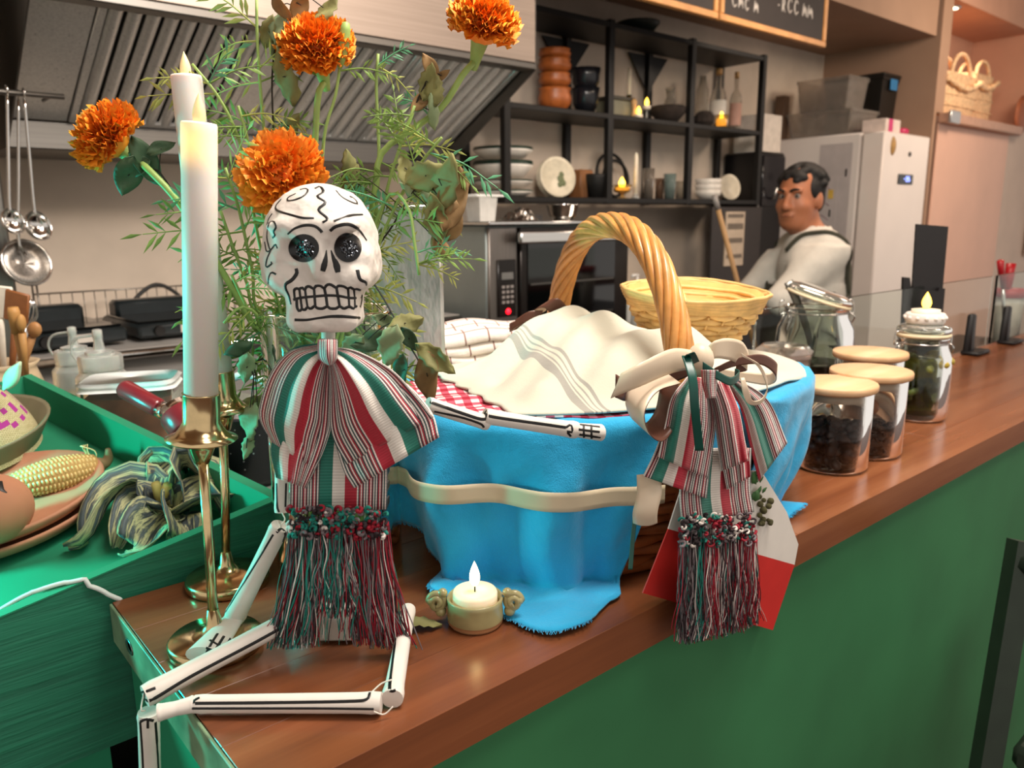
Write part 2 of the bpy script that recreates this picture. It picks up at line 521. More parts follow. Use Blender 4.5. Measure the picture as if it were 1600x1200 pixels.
# ================================================================ kitchen behind the bar
st_h = steel('hood_steel', '#e6e3df', .30, 2)
st_x = steel('table_steel', '#b5b1ac', .3, 0)
st_b = steel('polished_steel', '#d2d0cd', .12, 2)
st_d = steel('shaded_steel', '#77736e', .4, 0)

st_x.node_tree.nodes['Principled BSDF'].inputs['Metallic'].default_value = .5
st_h.node_tree.nodes['Principled BSDF'].inputs['Metallic'].default_value = .6
# ---- extractor hood
HX0, HX1, HYF, HYB = .36, 1.70, 1.86, 2.33
hood = thing('extractor_hood', 'stainless steel extractor hood with ribbed grease filters', 'extractor hood', (1.0, 2.2, 1.585))
MB().bb((HX0, HYF, 1.865), (HX1, HYF+.012, 2.395), .002).build('front_face', steel('hood_front', '#a8998e', .5, 0), hood, angle=40)
MB().bb((HX0, HYF, 1.845), (HX1, HYF+.05, 1.865), .003).build('front_lip', st_d, hood, angle=40)
for x in (HX0, HX1-.004):
    pr = np.array([(x, HYF, 1.845), (x, HYF, 2.395), (x, 2.69, 2.395), (x, 2.69, 1.585), (x, HYB, 1.585)])
    MB().prism(pr, (1, 0, 0), .004).build('side_panel', st_d, hood, smooth=False, fix=True)
MB().bb((HX0+.004, HYB, 1.585), (HX1-.004, 2.69, 1.655), .003).build('grease_gutter', st_d, hood, angle=40)
MB().bb((HX1-.16, HYB-.02, 1.60), (HX1-.11, HYB-.001, 1.635), .004).build('switch', black_metal, hood, angle=40)
sd = unit((0, HYB-.01-(HYF+.05), 1.657-1.862)); sl = float(np.linalg.norm((HYB-.01-(HYF+.05), 1.657-1.862)))
sn = np.cross((1, 0, 0), sd); sn = sn if sn[2] < 0 else -sn      # faces down and forward
p0 = np.array([0, HYF+.05, 1.862])
SX = np.stack([np.array([1., 0, 0]), sd, sn], 1)
dark_in = mat('filter_gap', '#2b2926', .5, .6)
for (a, b, ns_) in ((.50, .89, 9), (.965, 1.325, 8), (1.33, 1.69, 8)):
    f = MB()
    mid = p0+sd*sl/2+np.array([(a+b)/2, 0, 0])
    f.box(mid-sn*.012, (b-a, sl, .004), SX)
    w = .018
    for xx in (a+w/2, b-w/2): f.box(np.array([xx, 0, 0])+p0+sd*sl/2, (w, sl, .012), SX, .002)
    for q in (w/2, sl-w/2): f.box(mid+sd*(q-sl/2), (b-a-2*w, w, .0115), SX, .002)
    fo = f.build('filter_panel', [st_h], hood, angle=40)
    me = fo.data; me.materials.append(dark_in)
    for pl in me.polygons[:6]: pl.material_index = 1
    pitch = (b-a-2*w)/ns_
    base = None
    for i in range(ns_):
        cx = a+w+pitch*(i+.5)
        t_ = np.linspace(-1.0, 1.0, 9)
        prof = np.stack([t_*pitch*.40, .014*np.sqrt(np.clip(1-t_**2, 0, 1))-.004], 1)
        ss = np.linspace(w*.8, sl-w*.8, 2)
        P = np.array([[np.array([cx, 0, 0])+p0+sd*s_+SX[:, 0]*pr_[0]+sn*pr_[1] for pr_ in prof] for s_ in ss])
        MB().grid(P).build('baffle_slat', st_h, fo)
for a, b in ((.366, .497), (.893, .962)): MB().box(p0+sd*sl/2+np.array([(a+b)/2, 0, 0]), (b-a, sl, .004), SX, .001).build('blank_panel', st_h, hood, angle=40)
# upright steel column left of the hood
mb = MB().bb((.20, 2.06, 0), (.30, 2.5, 2.9), .006); one(mb, 'steel_column', steel('column_steel', '#8f8d88', .3, 2), 'upright steel column at the left edge beside the hood', 'column', angle=40)

# ---- cooking table with hotplates
tb = thing('cooking_table', 'long stainless steel cooking table below the extractor hood', 'table', (.6, 2.3, 0))
MB().bb((.305, 2.02, 1.075), (1.52, 2.69, 1.10), .008).build('top', steel('bounce_steel', '#dcd9d5', .6, 0), tb, angle=40)  # top kept pale and rough to bounce light up into the hood filters
MB().bb((.31, 2.05, .12), (1.51, 2.69, 1.075)).build('front_panel', st_x, tb, smooth=False)
for x in (.36, 1.46): MB().bb((x-.02, 2.1, 0), (x+.02, 2.14, .12)).build('leg', st_x, tb)
ed = MB().tube([(.31, 2.018, 1.088), (1.51, 2.018, 1.088)], .011, 10); ed.build('rolled_edge', st_b, tb)
dk = mat('hotplate_black', '#1a2022', .35, var=.2); gl = mat('hotplate_glass', '#0a0c0d', .08)
for (xl, xr, y, Y, rz, lab) in ((60, 112, 515, 2.24, .12, 'black electric hotplate left of the other on steel table'), (215, 300, 500, 2.26, .05, 'black electric hotplate with its cord looped behind')):
    p = Yp((xl+xr)/2, y, Y)
    t = thing('hotplate', lab, 'hotplate', (p[0], Y, 1.10), 'hotplates on the steel table')
    X = rotz(rz)
    MB().box((p[0], Y, 1.128), (.24, .30, .036), X, .008).build('body', dk, t, angle=40)
    MB().box((p[0], Y+.0, 1.149), (.225, .26, .006), X, .002).build('glass_top', gl, t, angle=40)
    MB().box(np.array((p[0], Y, 1.165))+X @ np.array((0, .11, 0)), (.20, .07, .05), X, .01).build('pan_support', dk, t, angle=40)
    MB().box(np.array((p[0], Y, 1.128))+X @ np.array((.02, -.151, 0)), (.07, .004, .02), X).build('rating_label', mat('paper_label', '#b8b3aa', .6), t, smooth=False)
    MB().lathe([(0, 0), (.014, 0), (.013, .012), (0, .012)], 14, np.array((p[0], Y, 1.128))+X @ np.array((-.07, -.15, 0)), X @ frame((0, -1, 0))).build('knob', black_metal, t, angle=40)
a = Yp(212, 470, 2.5)
loop = spline([(a[0]-.02, 2.50, 1.108), (a[0]+.0, 2.52, 1.17), (a[0]+.07, 2.53, 1.215), (a[0]+.13, 2.52, 1.18), (a[0]+.14, 2.51, 1.13), (a[0]+.08, 2.52, 1.108)], 30)
one(MB().tube(loop, .006, 8), 'power_cord', mat('black_rubber', '#14110f', .5), 'black power cord looping up behind the hotplate', 'cord')
# wire rack
t = thing('wire_rack', 'thin wire rack standing against the wall behind hotplates', 'rack', (.75, 2.6, 1.10))
wr = steel('rack_wire', '#8d8780', .35, 2)
for z in (1.20, 1.115): MB().tube([(.42, 2.62, z), (.98, 2.62, z)], .0025, 6).build('rail', wr, t)
for i in range(19): MB().tube([(.43+i*.03, 2.62, 1.103), (.43+i*.03, 2.62, 1.20)], .0016, 5).build('wire', wr, t)
for x in (.42, .98): MB().tube([(x, 2.62, 1.101), (x, 2.62, 1.23), (x, 2.55, 1.23), (x, 2.55, 1.101)], .003, 6).build('end_frame', wr, t)

# ---- hanging ladles
rail = MB().tube([(.12, 1.955, 1.665), (.42, 1.955, 1.665)], .006, 10)
for x in (.14, .40): rail.tube([(x, 1.955, 1.665), (x, 2.0, 1.668), (x, 2.06, 1.668)], .004, 6)
one(rail, 'hanging_rail', st_d, 'steel rail holding the ladles at the left edge', 'rail')
st_l = steel('ladle_steel', '#cfccc8', .1, 2)
def ladle(xt, yt, xb, yb, wpx, kind, lab, Y):
    a = Yp(xt, yt, Y); b = Yp(xb, yb, Y)
    k = mpp(b); r = wpx*k/2
    t = thing(kind, lab, 'ladle' if kind == 'ladle' else 'skimmer', (b[0], Y, b[2]-r), 'utensils hanging from the rail')
    top = np.array([a[0], Y, 1.655])
    neck = b+np.array([-.2*r, 0, r*.9])
    h = spline([top, top*.5+neck*.5, neck, b+np.array([0, 0, r*.3])], 14)
    MB().tube(h, np.linspace(.006, .0075, 14), 8, flat=.5).build('handle', st_l, t)
    MB().tube([top+np.array((0, -.002, .0)), top+np.array((0, -.012, .012)), top+np.array((0, .0, .02)), top+np.array((0, .012, .012))], .002, 6).build('hook', st_l, t)
    ax = unit((.55, -.75, .25)) if kind == 'ladle' else unit((.3, -.9, .3))
    Fm = frame(ax)
    if kind == 'ladle':
        ph = np.linspace(0, np.pi/2, 8)
        MB().lathe([(r*np.sin(q), -r*.75*np.cos(q)) for q in ph], 22, b, Fm, cap=False).build('bowl', st_l, t, solid=.002)
    else:
        MB().lathe([(0, -.012), (r*.5, -.009), (r*.93, 0)], 26, b, Fm, cap=False).build('mesh_disc', mat('mesh_steel', '#8f8a84', .35, .8, var=.3, ns=300), t, solid=.001)
        an = np.linspace(0, 2*np.pi, 30, endpoint=False)
        MB().tube((np.stack([r*np.cos(an), r*np.sin(an), 0*an], 1) @ Fm.T)+b, .003, 6, closed=True).build('rim', st_l, t)
ladle(14, 170, 22, 345, 40, 'ladle', 'smaller steel ladle hanging leftmost on the rail', 1.93)
ladle(40, 170, 62, 352, 46, 'ladle', 'steel ladle hanging above the round skimmer', 1.955)
ladle(30, 165, 42, 410, 72, 'skimmer', 'round steel mesh skimmer hanging below the ladles', 1.98)

# ---- oven on a steel stand
ov = thing('countertop_oven', 'steel and black convection oven with control panel behind basket', 'oven', (1.9, 2.25, .9))
OX0, OX1, OY, OZ0, OZ1 = 1.615, 2.30, 2.0, .90, 1.395
bk = mat('oven_side', '#8b9391', .4, .55, var=.08, ns=6)
MB().bb((OX0, OY+.012, OZ0+.02), (OX1, 2.5, OZ1-.012), .006).build('body', bk, ov, angle=40)
MB().bb((OX0-.02, OY-.03, OZ1-.012), (OX1+.01, 2.5, OZ1), .003).build('top_sheet', st_b, ov, angle=40)
MB().bb((OX0+.003, OY, OZ0+.03), (OX0+.125, OY+.012, OZ1-.02), .003).build('control_side', steel('oven_fascia', '#8d857f', .4, 2), ov, angle=40)
pn = MB().bb((OX0+.035, OY-.006, 1.08), (OX0+.115, OY, 1.27), .002).build('control_panel', mat('panel_black', '#16100e', .25), ov, angle=40)
MB().bb((OX0+.05, OY-.008, 1.205), (OX0+.10, OY-.006, 1.228)).build('display', mat('panel_display', '#6d6c69', .3), pn, smooth=False)
for i in range(3):
    for j in range(4): MB().bb((OX0+.051+i*.019, OY-.008, 1.125+j*.017), (OX0+.063+i*.019, OY-.006, 1.134+j*.017)).build('button', mat('panel_button', '#8b8480', .5), pn, smooth=False)
MB().lathe([(0, 0), (.010, 0), (.008, .004), (0, .005)], 12, (OX0+.078, OY-.006, 1.098), frame((0, -1, 0))).build('red_lamp', mat('red_lamp', '#ff2030', .3, emit='#ff1020', es=4), pn)
dr = MB().bb((OX0+.13, OY-.012, OZ0+.03), (OX1-.01, OY+.01, OZ1-.02), .003).build('door', mat('oven_door', '#2a2523', .25, .6), ov, angle=40)
MB().bb((OX0+.16, OY-.016, OZ0+.07), (OX1-.09, OY-.0125, OZ1-.075)).build('door_glass', mat('oven_glass', '#050506', .05, spec=.8), dr, smooth=False)
MB().bb((OX0+.095, OY-.055, OZ1-.072), (OX1-.02, OY-.035, OZ1-.035), .004).build('door_handle', steel('handle_steel', '#e0dedb', .3, 0), dr, angle=40)
for x in (OX0+.13, OX1-.06): MB().bb((x, OY-.036, OZ1-.065), (x+.03, OY-.012, OZ1-.042), .002).build('handle_bracket', black_metal, dr, angle=40)
for z in (1.06, 1.18): MB().bb((OX0+.17, OY-.0185, z), (OX1-.10, OY-.016, z+.006)).build('rack_line', st_d, dr, smooth=False)
for x in (OX0+.05, OX1-.05):
    for y in (2.06, 2.44): MB().lathe([(0, 0), (.02, 0), (.018, .02), (0, .02)], 12, (x, y, OZ0)).build('foot', black_metal, ov)
t = thing('oven_stand', 'dark steel stand carrying the oven', 'table', (1.9, 2.25, 0))
MB().bb((1.53, 2.0, .87), (2.5, 2.6, .90), .003).build('top', st_d, t, angle=40)
for x in (1.57, 2.46):
    for y in (2.05, 2.55): MB().bb((x-.02, y-.02, 0), (x+.02, y+.02, .87)).build('leg', st_d, t)

# things on the oven
tz = OZ1
p = Yp(752, 338, 2.12); t = thing('lidded_tub', 'white plastic tub with flat lid on top of the oven', 'tub', (p[0], 2.12, tz))
MB().lathe([(0, 0), (.042, 0), (.05, .075), (.052, .08)], 4, (p[0], 2.12, tz), rotz(math.pi/4+.05)@np.diag([1.45, 1.1, 1]), ph=0).build('body', mat('white_plastic', '#c9c8c3', .4, trans=.2), t, angle=40)
MB().box((p[0], 2.12, tz+.084), (.125, .10, .008), rotz(.05), .002).build('lid', mat('lid_white', '#e9e7e2', .4), t, angle=40)
p = Yp(885, 338, 2.12)
one(MB().lathe([(0, 0), (.035, 0), (.05, .02), (.062, .055), (.066, .058), (.060, .055), (.047, .018), (0, .006)], 26, (p[0]-.02, 2.12, tz)), 'mixing_bowl', st_b, 'shiny steel mixing bowl on top of the oven', 'bowl')
p = Yp(810, 338, 2.10)
n = 16; gx, gy = np.meshgrid(np.linspace(-1, 1, n), np.linspace(-1, 1, n), indexing='ij')
hh = np.clip(1-gx**2-gy**2*.9, 0, 1)*.055*(.6+.4*gx)+rng.uniform(0, .012, (n, n))*(np.clip(1.2-gx**2-gy**2, 0, 1))
one(MB().grid(np.stack([p[0]+gx*.075, 2.10+gy*.06, tz+.002+hh], -1)), 'foil_parcel', steel('foil', '#d8d7d5', .22, 0, 5), 'crumpled silver foil parcel on top of the oven', 'foil', smooth=False)
# label tag and soap bottles by the wall right of the oven
one(MB().bb((2.42, 2.685, 1.26), (2.49, 2.698, 1.42)), 'wall_notice', mat('notice_paper', '#b7b0ad', .6), 'narrow white notice on the wall right of the oven', 'notice', smooth=False)
sp = mat('clear_plastic', '#cfd2cd', .25, trans=.6)
for (x, y, h, lab) in ((974, 470, .20, 'white pump soap bottle left of the taller one'), (995, 470, .25, 'taller white pump soap bottle near the wall')):
    p = Yp(x, 470, 2.2); zb = .93
    t = thing('soap_bottle', lab, 'bottle', (p[0], 2.2, zb), 'pump soap bottles')
    MB().lathe([(0, 0), (.03, 0), (.032, .01), (.032, h*.55), (.012, h*.68), (.012, h*.74)], 18, (p[0], 2.2, zb)).build('body', sp, t)
    MB().lathe([(0, h*.74), (.014, h*.74), (.014, h*.82), (.005, h*.83), (.005, h*.93), (0, h*.93)], 12, (p[0], 2.2, zb)).tube([(p[0]+.008, 2.2, zb+h*.93), (p[0]-.03, 2.2, zb+h*.93), (p[0]-.035, 2.2, zb+h*.9)], .006, 8).build('pump', mat('pump_white', '#e3e1dd', .4), t)
mb = MB().bb((2.5, 2.02, .0), (3.75, 2.65, .93)); one(mb, 'sink_unit', mat('dark_unit', '#2b2725', .5), 'dark low unit under the shelves beside the oven', 'unit', smooth=False)

# ================================================================ black metal wall shelf
SY0, SY1 = 2.40, 2.69
SXS = (2.045, 2.635, 3.205, 3.81)
sh = thing('wall_shelf', 'black metal wall shelf with two levels full of crockery', 'shelf', (2.93, 2.55, 1.46))
SZ = (1.49, 1.845, 2.215)
for x in SXS:
    MB().bb((x-.016, SY0, 1.465), (x+.016, SY0+.03, 2.225), .002).build('post', black_metal, sh, smooth=False)
    MB().bb((x-.016, SY1-.03, 1.465), (x+.016, SY1, 2.225), .002).build('post', black_metal, sh, smooth=False)
for z in SZ: MB().bb((SXS[0]+.0165, SY0+.002, z-.022), (SXS[-1]-.0165, SY1-.031, z), .002).build('shelf_board', black_metal, sh, smooth=False)
for x in SXS[:3]:
    g = np.array([(x+.017, SY1-.012, 2.19), (x+.15, SY1-.012, 2.19), (x+.017, SY1-.012, 2.03)])
    MB().prism(g, (0, 1, 0), .006).build('gusset', black_metal, sh, smooth=False, fix=True)
    if x > 2.1:
        g = np.array([(x-.017, SY1-.012, 2.19), (x-.15, SY1-.012, 2.19), (x-.017, SY1-.012, 2.03)])
        MB().prism(g, (0, 1, 0), .006).build('gusset', black_metal, sh, smooth=False, fix=True)

def plc(xl, xr, yb, Y): p = Yp((xl+xr)/2, yb, Y); return p[0], (xr-xl)*mpp(p), mpp(p)
flame_m = mat('led_flame', '#ffd870', .4, emit='#ffc23a', es=6)
flame_dim = mat('led_flame_off', '#e9d9a8', .35, emit='#ffd98a', es=.2, sss=.3)
cream = mat('cream_wax', '#efe3cc', .5, sss=.2)
def flame(mb, c, h, r, X=None, m=0):
    q = np.linspace(0, 1, 12); rr = r*np.sin(np.pi*q**.75)**.9*(1-.25*q)
    rr[0] = 0; rr[-1] = 0
    mb.lathe(np.stack([rr, q*h], 1), 14, c, X, mi=m); return mb
# middle level
clay_o = mat('clay_orange', '#b0602c', .4, var=.3, ns=25, rv=.2)
x, w, k = plc(840, 893, 157, 2.52)
z = SZ[1]
for i, (s_, hh, lab) in enumerate(((1.0, .095, 'bottom of the stack of orange clay pots on shelf'), (.97, .06, 'second clay pot from the bottom of the orange stack'), (.98, .06, 'third clay pot from the bottom of the orange stack'), (.95, .04, 'topmost clay pot of the orange stack on shelf'))):
    r = w/2*s_
    one(MB().lathe([(0, 0), (r*.6, 0), (r*.95, hh*.35), (r, hh*.6), (r*.9, hh*.85), (r*.97, hh), (r*.88, hh), (r*.8, hh*.8), (0, hh*.3)], 26, (x, 2.52, z)), 'clay_pot', clay_o, lab, 'pot', 'stack of orange clay pots')
    z += hh-.002
x, w, k = plc(893, 937, 160, 2.50); z = SZ[1]
for hh, s_, lab in ((.11, 1.0, 'lower black glazed pot in the pair beside clay pots'), (.10, 1.05, 'upper black glazed pot in the pair beside clay pots')):
    r = w/2*s_
    one(MB().lathe([(0, 0), (r*.55, 0), (r*.9, hh*.4), (r*.92, hh*.7), (r, hh), (r*.9, hh), (r*.7, hh*.4), (0, hh*.2)], 24, (x, 2.50, z)), 'black_pot', mat('black_glaze', '#15161a', .25, var=.3), lab, 'pot', 'pair of black pots')
    z += hh-.02
x, w, k = plc(935, 988, 172, 2.52)
t = thing('square_tin', 'grey green square tin on the middle shelf', 'tin', (x, 2.52, SZ[1]))
MB().bb((x-w/2, 2.47, SZ[1]), (x+w/2, 2.57, SZ[1]+.075), .004).build('body', mat('tin_green', '#6f6c59', .5), t, angle=40)
MB().bb((x-w/2-.003, 2.467, SZ[1]+.075), (x+w/2+.003, 2.573, SZ[1]+.092), .004).build('lid', mat('tin_lid', '#3d3a31', .5), t, angle=40)
x, w, k = plc(979, 987, 135, 2.60)
t = thing('taper_candle', 'cream taper candle on the shelf behind the square tin', 'candle', (x, 2.60, SZ[1]))
MB().lathe([(0, 0), (.028, 0), (.03, .01), (.008, .02), (.007, .105), (.013, .11), (.012, .13), (0, .13)], 14, (x, 2.60, SZ[1])).build('holder', mat('brass_dark', '#6a5330', .3, 1), t)
MB().lathe([(0, .11), (.011, .11), (.009, .245), (.002, .255), (0, .255)], 12, (x, 2.60, SZ[1])).build('wax', cream, t)
wooden = mat('small_wood', '#c79a63', .5)
x, w, k = plc(985, 996, 165, 2.46)
one(MB().lathe([(0, 0), (.013, 0), (.012, .02), (.008, .035), (.012, .06), (.014, .075), (.006, .085), (0, .088)], 14, (x, 2.46, SZ[1])), 'wooden_figure', wooden, 'small pale wooden figure beside the lit shelf candles', 'figure')
for (xx, yy, h0, lab) in ((1011, 150, .055, 'lit candle on glass foot, higher of two on shelf'), (998, 172, .0, 'lit tealight standing lowest on the middle shelf')):
    x, w, k = plc(xx-10, xx+10, yy, 2.44 if h0 == 0 else 2.50)
    Y = 2.44 if h0 == 0 else 2.50
    t = thing('tealight', lab, 'candle', (x, Y, SZ[1]), 'lit candles on the middle shelf')
    if h0: MB().lathe([(0, 0), (.02, 0), (.018, .004), (.004, .012), (.004, h0-.008), (.018, h0)], 14, (x, Y, SZ[1])).build('glass_foot', sp, t)
    MB().lathe([(0, h0), (.018, h0), (.019, h0+.016), (.016, h0+.018), (0, h0+.017)], 16, (x, Y, SZ[1])).build('cup', cream, t)
    flame(MB(), (x, Y, SZ[1]+h0+.016), .038, .011).build('flame', flame_m, t)
x, w, k = plc(1015, 1072, 178, 2.50)
one(MB().lathe([(0, 0), (.04, 0), (w/2*.95, .05), (w/2, .075), (w/2*.85, .082), (w/2*.6, .05), (0, .04)], 20, (x, 2.50, SZ[1])), 'stone_mortar', mat('volcanic', '#2a211c', .9, var=.4, bump=.6, bd=.003), 'rough dark stone mortar on the middle shelf', 'mortar')
gls = glass('clear_glass'); thin = mat('thin_glass', '#d8d2c8', .08, trans=.85, ior=1.1)
x, w, k = plc(1036, 1058, 145, 2.60)
one(MB().lathe([(0, 0), (.04, 0), (.045, .06), (.03, .12), (.02, .15), (.026, .19), (.022, .19), (.016, .15), (.026, .12), (.04, .06), (0, .005)], 18, (x, 2.60, SZ[1])), 'glass_carafe', thin, 'small clear glass carafe behind the stone mortar', 'carafe')
x, w, k = plc(1086, 1106, 190, 2.58)
one(MB().lathe([(0, 0), (.03, 0), (.035, .10), (.032, .20), (.016, .24), (.016, .27), (.012, .27), (.028, .20), (.03, .10), (0, .01)], 18, (x, 2.58, SZ[1])), 'glass_carafe', thin, 'clear glass carafe left of the spirit bottles', 'carafe')
for (xl, xr, lab, mm) in ((1108, 1133, 'spirit bottle with white label on the shelf', '#cfc9c0'), (1139, 1157, 'slimmer spirit bottle rightmost on the shelf', '#b98e7d')):
    x, w, k = plc(xl, xr, 195, 2.56); r = w/2
    t = thing('spirit_bottle', lab, 'bottle', (x, 2.56, SZ[1]), 'spirit bottles on the middle shelf')
    MB().lathe([(0, 0), (r, 0), (r, .17), (r*.8, .2), (r*.35, .225), (r*.35, .29), (0, .29)], 20, (x, 2.56, SZ[1])).build('bottle', thin, t)
    MB().lathe([(r*1.01, .04), (r*1.02, .045), (r*1.02, .15), (r*1.01, .155)], 20, (x, 2.56, SZ[1]), cap=False).build('paper_label', mat('lbl'+mm, mm, .6), t)
    MB().lathe([(0, .29), (r*.4, .285), (r*.4, .315), (0, .318)], 14, (x, 2.56, SZ[1])).build('stopper', wooden, t)
x, w, k = plc(1085, 1115, 190, 2.45)
one(MB().lathe([(0, 0), (.035, 0), (.052, .02), (.05, .05), (.03, .07), (0, .075)], 12, (x, 2.45, SZ[1])), 'dark_stone', mat('volcanic', '#2a211c'), 'lumpy black stone left of the amber candle', 'stone', smooth=False)
x, w, k = plc(1114, 1140, 192, 2.44)
t = thing('candle_glass', 'lit candle in an amber glass on the shelf', 'candle', (x, 2.44, SZ[1]), 'lit candles in glasses')
MB().lathe([(0, 0), (.033, 0), (.036, .062), (.033, .062), (.03, .006), (0, .006)], 18, (x, 2.44, SZ[1])).build('glass', mat('amber_glass', '#e0b870', .1, trans=.8, ior=1.2), t)
MB().lathe([(0, .008), (.028, .008), (.029, .045), (0, .047)], 16, (x, 2.44, SZ[1])).build('wax', mat('glow_wax', '#f5dca0', .4, emit='#ffc860', es=1.2), t)
flame(MB(), (x, 2.44, SZ[1]+.045), .035, .012).build('flame', flame_m, t)
# bottom level
zb = SZ[0]
x, w, k = plc(740, 833, 298, 2.53)
enamel = mat('enamel_white', '#e4ded5', .3); egreen = mat('enamel_green', '#1d3328', .3)
for i, (hh, lab) in enumerate(((.028, 'lowest plate in the stack of white green-rimmed plates'), (.028, 'second plate from the bottom of the green-rimmed stack'), (.062, 'deep dish third from the bottom of the green-rimmed stack'), (.042, 'topmost dish of the green-rimmed stack'))):
    r = w/2
    t = thing('enamel_dish', lab, 'plate', (x, 2.53, zb), 'stack of green rimmed enamel dishes')
    MB().lathe([(0, 0), (r*.7, 0), (r*.97, hh*.6), (r, hh*.75), (r*.95, hh*.8), (r*.65, .006), (0, .006)], 32, (x, 2.53, zb)).build('dish', enamel, t)
    MB().lathe([(r*.985, hh*.70), (r*1.01, hh*.8), (r*.98, hh*1.02), (r*.95, hh*.9)], 32, (x, 2.53, zb), cap=False).build('rim', egreen, t)
    zb += hh+.012
def leaning_plate(xl, xr, yt, yb, Y, lab, face, spotc, back):
    c_ = Yp((xl+xr)/2, (yt+yb)/2, Y); r = (yb-yt)*mpp(c_)/2
    c_ = np.array([c_[0], Y, SZ[0]+r*math.cos(.2)+.004])
    Fm = frame((-.25, -.95, .2))
    t = thing('leaning_plate', lab, 'plate', (c_[0], Y, SZ[0]), 'plates leaning on the bottom shelf')
    for q in range(back):
        MB().lathe([(0, -.010-.011*q), (r*.8, -.008-.011*q), (r, .004-.011*q), (r*.98, .006-.011*q), (r*.78, -.003-.011*q), (0, -.005-.011*q)], 30, c_, Fm).build('plate', face, t)
    if spotc is not None:
        s_ = MB()
        for (u, v, rr) in ((.2, -.1, .22), (.3, -.3, .2), (.28, .12, .16), (.1, -.38, .16)):
            s_.lathe([(0, .0012), (rr*r*.8, .001), (rr*r, -.002)], 10, c_+Fm @ np.array((u*r, v*r, -.004)), Fm, cap=False)
        s_.build('leaf_motif', spotc, t)
leaning_plate(845, 897, 232, 296, 2.56, 'cream plate with green motif leaning beside the plate stack', mat('cream_glaze', '#d8cdb4', .3, var=.12), mat('motif_green', '#69724f', .5), 4)
leaning_plate(1127, 1155, 264, 304, 2.54, 'pale plate leaning at the right end of bottom shelf', mat('pale_glaze', '#cfc4ae', .3, var=.1), None, 2)
x, w, k = plc(893, 922, 285, 2.60)
one(MB().bb((x-w/2, 2.56, SZ[0]), (x+w/2, 2.64, SZ[0]+.13), .006), 'wooden_block', mat('block_wood', '#8a5a34', .5), 'brown wooden block behind the leaning cream plate', 'block', angle=40)
x, w, k = plc(915, 950, 302, 2.47)
one(MB().lathe([(0, 0), (.04, 0), (w/2, .09), (w/2*1.02, .105), (w/2*.9, .105), (0, .03)], 22, (x, 2.47, SZ[0])), 'black_bowl', mat('black_stone', '#141312', .6), 'deep black bowl next to the brown block', 'bowl')
x, w, k = plc(925, 985, 290, 2.64)
Fm = frame((0, -1, .12))
for q, rr in enumerate((w/2*1.1, w/2*.92)):
    an = np.linspace(0, 2*np.pi, 40, endpoint=False)
    one(MB().tube((np.stack([rr*np.cos(an), rr*np.sin(an), 0*an], 1) @ Fm.T)+np.array((x, 2.64-q*.03, SZ[0]+rr+.012)), .008, 8, closed=True), 'pan_ring', black_metal, ('larger' if q == 0 else 'smaller')+' black pan ring standing upright on bottom shelf', 'ring', 'upright pan rings')
x, w, k = plc(953, 992, 302, 2.44)
t = thing('candle_glass', 'wide glass with a lit candle on the bottom shelf', 'candle', (x, 2.44, SZ[0]), 'lit candles in glasses')
MB().lathe([(0, 0), (.03, 0), (.008, .008), (.008, .02), (.04, .03), (.046, .06), (.043, .06), (.036, .034), (0, .03)], 20, (x, 2.44, SZ[0])).build('glass', MATS['amber_glass'], t)
MB().lathe([(0, .032), (.034, .034), (.036, .05), (0, .052)], 16, (x, 2.44, SZ[0])).build('wax', MATS['glow_wax'], t)
flame(MB(), (x-.004, 2.44, SZ[0]+.05), .045, .016).build('flame', flame_m, t)
x, w, k = plc(988, 998, 292, 2.44)
t = thing('taper_candle', 'tall white taper candle standing on the bottom shelf', 'candle', (x, 2.44, SZ[0]))
MB().lathe([(0, 0), (.02, 0), (.02, .006), (.013, .01), (.013, .02), (0, .02)], 14, (x, 2.44, SZ[0])).build('holder', sp, t)
MB().lathe([(0, .015), (.011, .015), (.009, .19), (.003, .205), (0, .205)], 12, (x, 2.44, SZ[0])).build('wax', cream, t)
for i, (xl, xr, h, lab) in enumerate(((1003, 1022, .14, 'smoky glass tumbler leftmost of the bottom shelf glasses'), (1022, 1038, .10, 'brown tinted tumbler second of the bottom shelf glasses'), (1036, 1056, .12, 'bluish tinted tumbler third of the bottom shelf glasses'), (1054, 1070, .09, 'small clear tumbler rightmost of the bottom shelf glasses'))):
    x, w, k = plc(xl, xr, 305, 2.46+.05*(i % 2)); r = w/2
    one(MB().lathe([(0, 0), (r*.8, 0), (r, h), (r*.92, h), (r*.74, .008), (0, .008)], 16, (x, 2.46+.05*(i % 2), SZ[0])), 'tumbler', mat('tumbler%d' % i, ('#8f857a', '#7d6350', '#8a9a95', '#b5aa98')[i], .1, trans=.6, ior=1.2), lab, 'glass', 'tumblers on the bottom shelf')
x, w, k = plc(1085, 1127, 304, 2.50); z = SZ[0]
for i in range(3):
    r = w/2; hh = .05
    one(MB().lathe([(0, 0), (r*.5, 0), (r*.9, hh*.5), (r, hh), (r*.94, hh), (r*.8, hh*.5), (0, .01)], 24, (x, 2.50, z)), 'white_bowl', mat('bowl_white', '#d9d3ca', .35), ('lowest', 'middle', 'topmost')[i]+' white bowl of the three stacked at shelf end', 'bowl', 'stack of white bowls')
    z += .028
x, w, k = plc(965, 1030, 42, 2.52)
one(MB().lathe([(0, 0), (.05, 0), (w/2, .05), (w/2*1.03, .06), (w/2*.95, .06), (0, .02)], 24, (x, 2.52, SZ[2])), 'dark_bowl', mat('dark_green_bowl', '#1d2622', .4), 'dark wide bowl alone on top of the shelf', 'bowl')
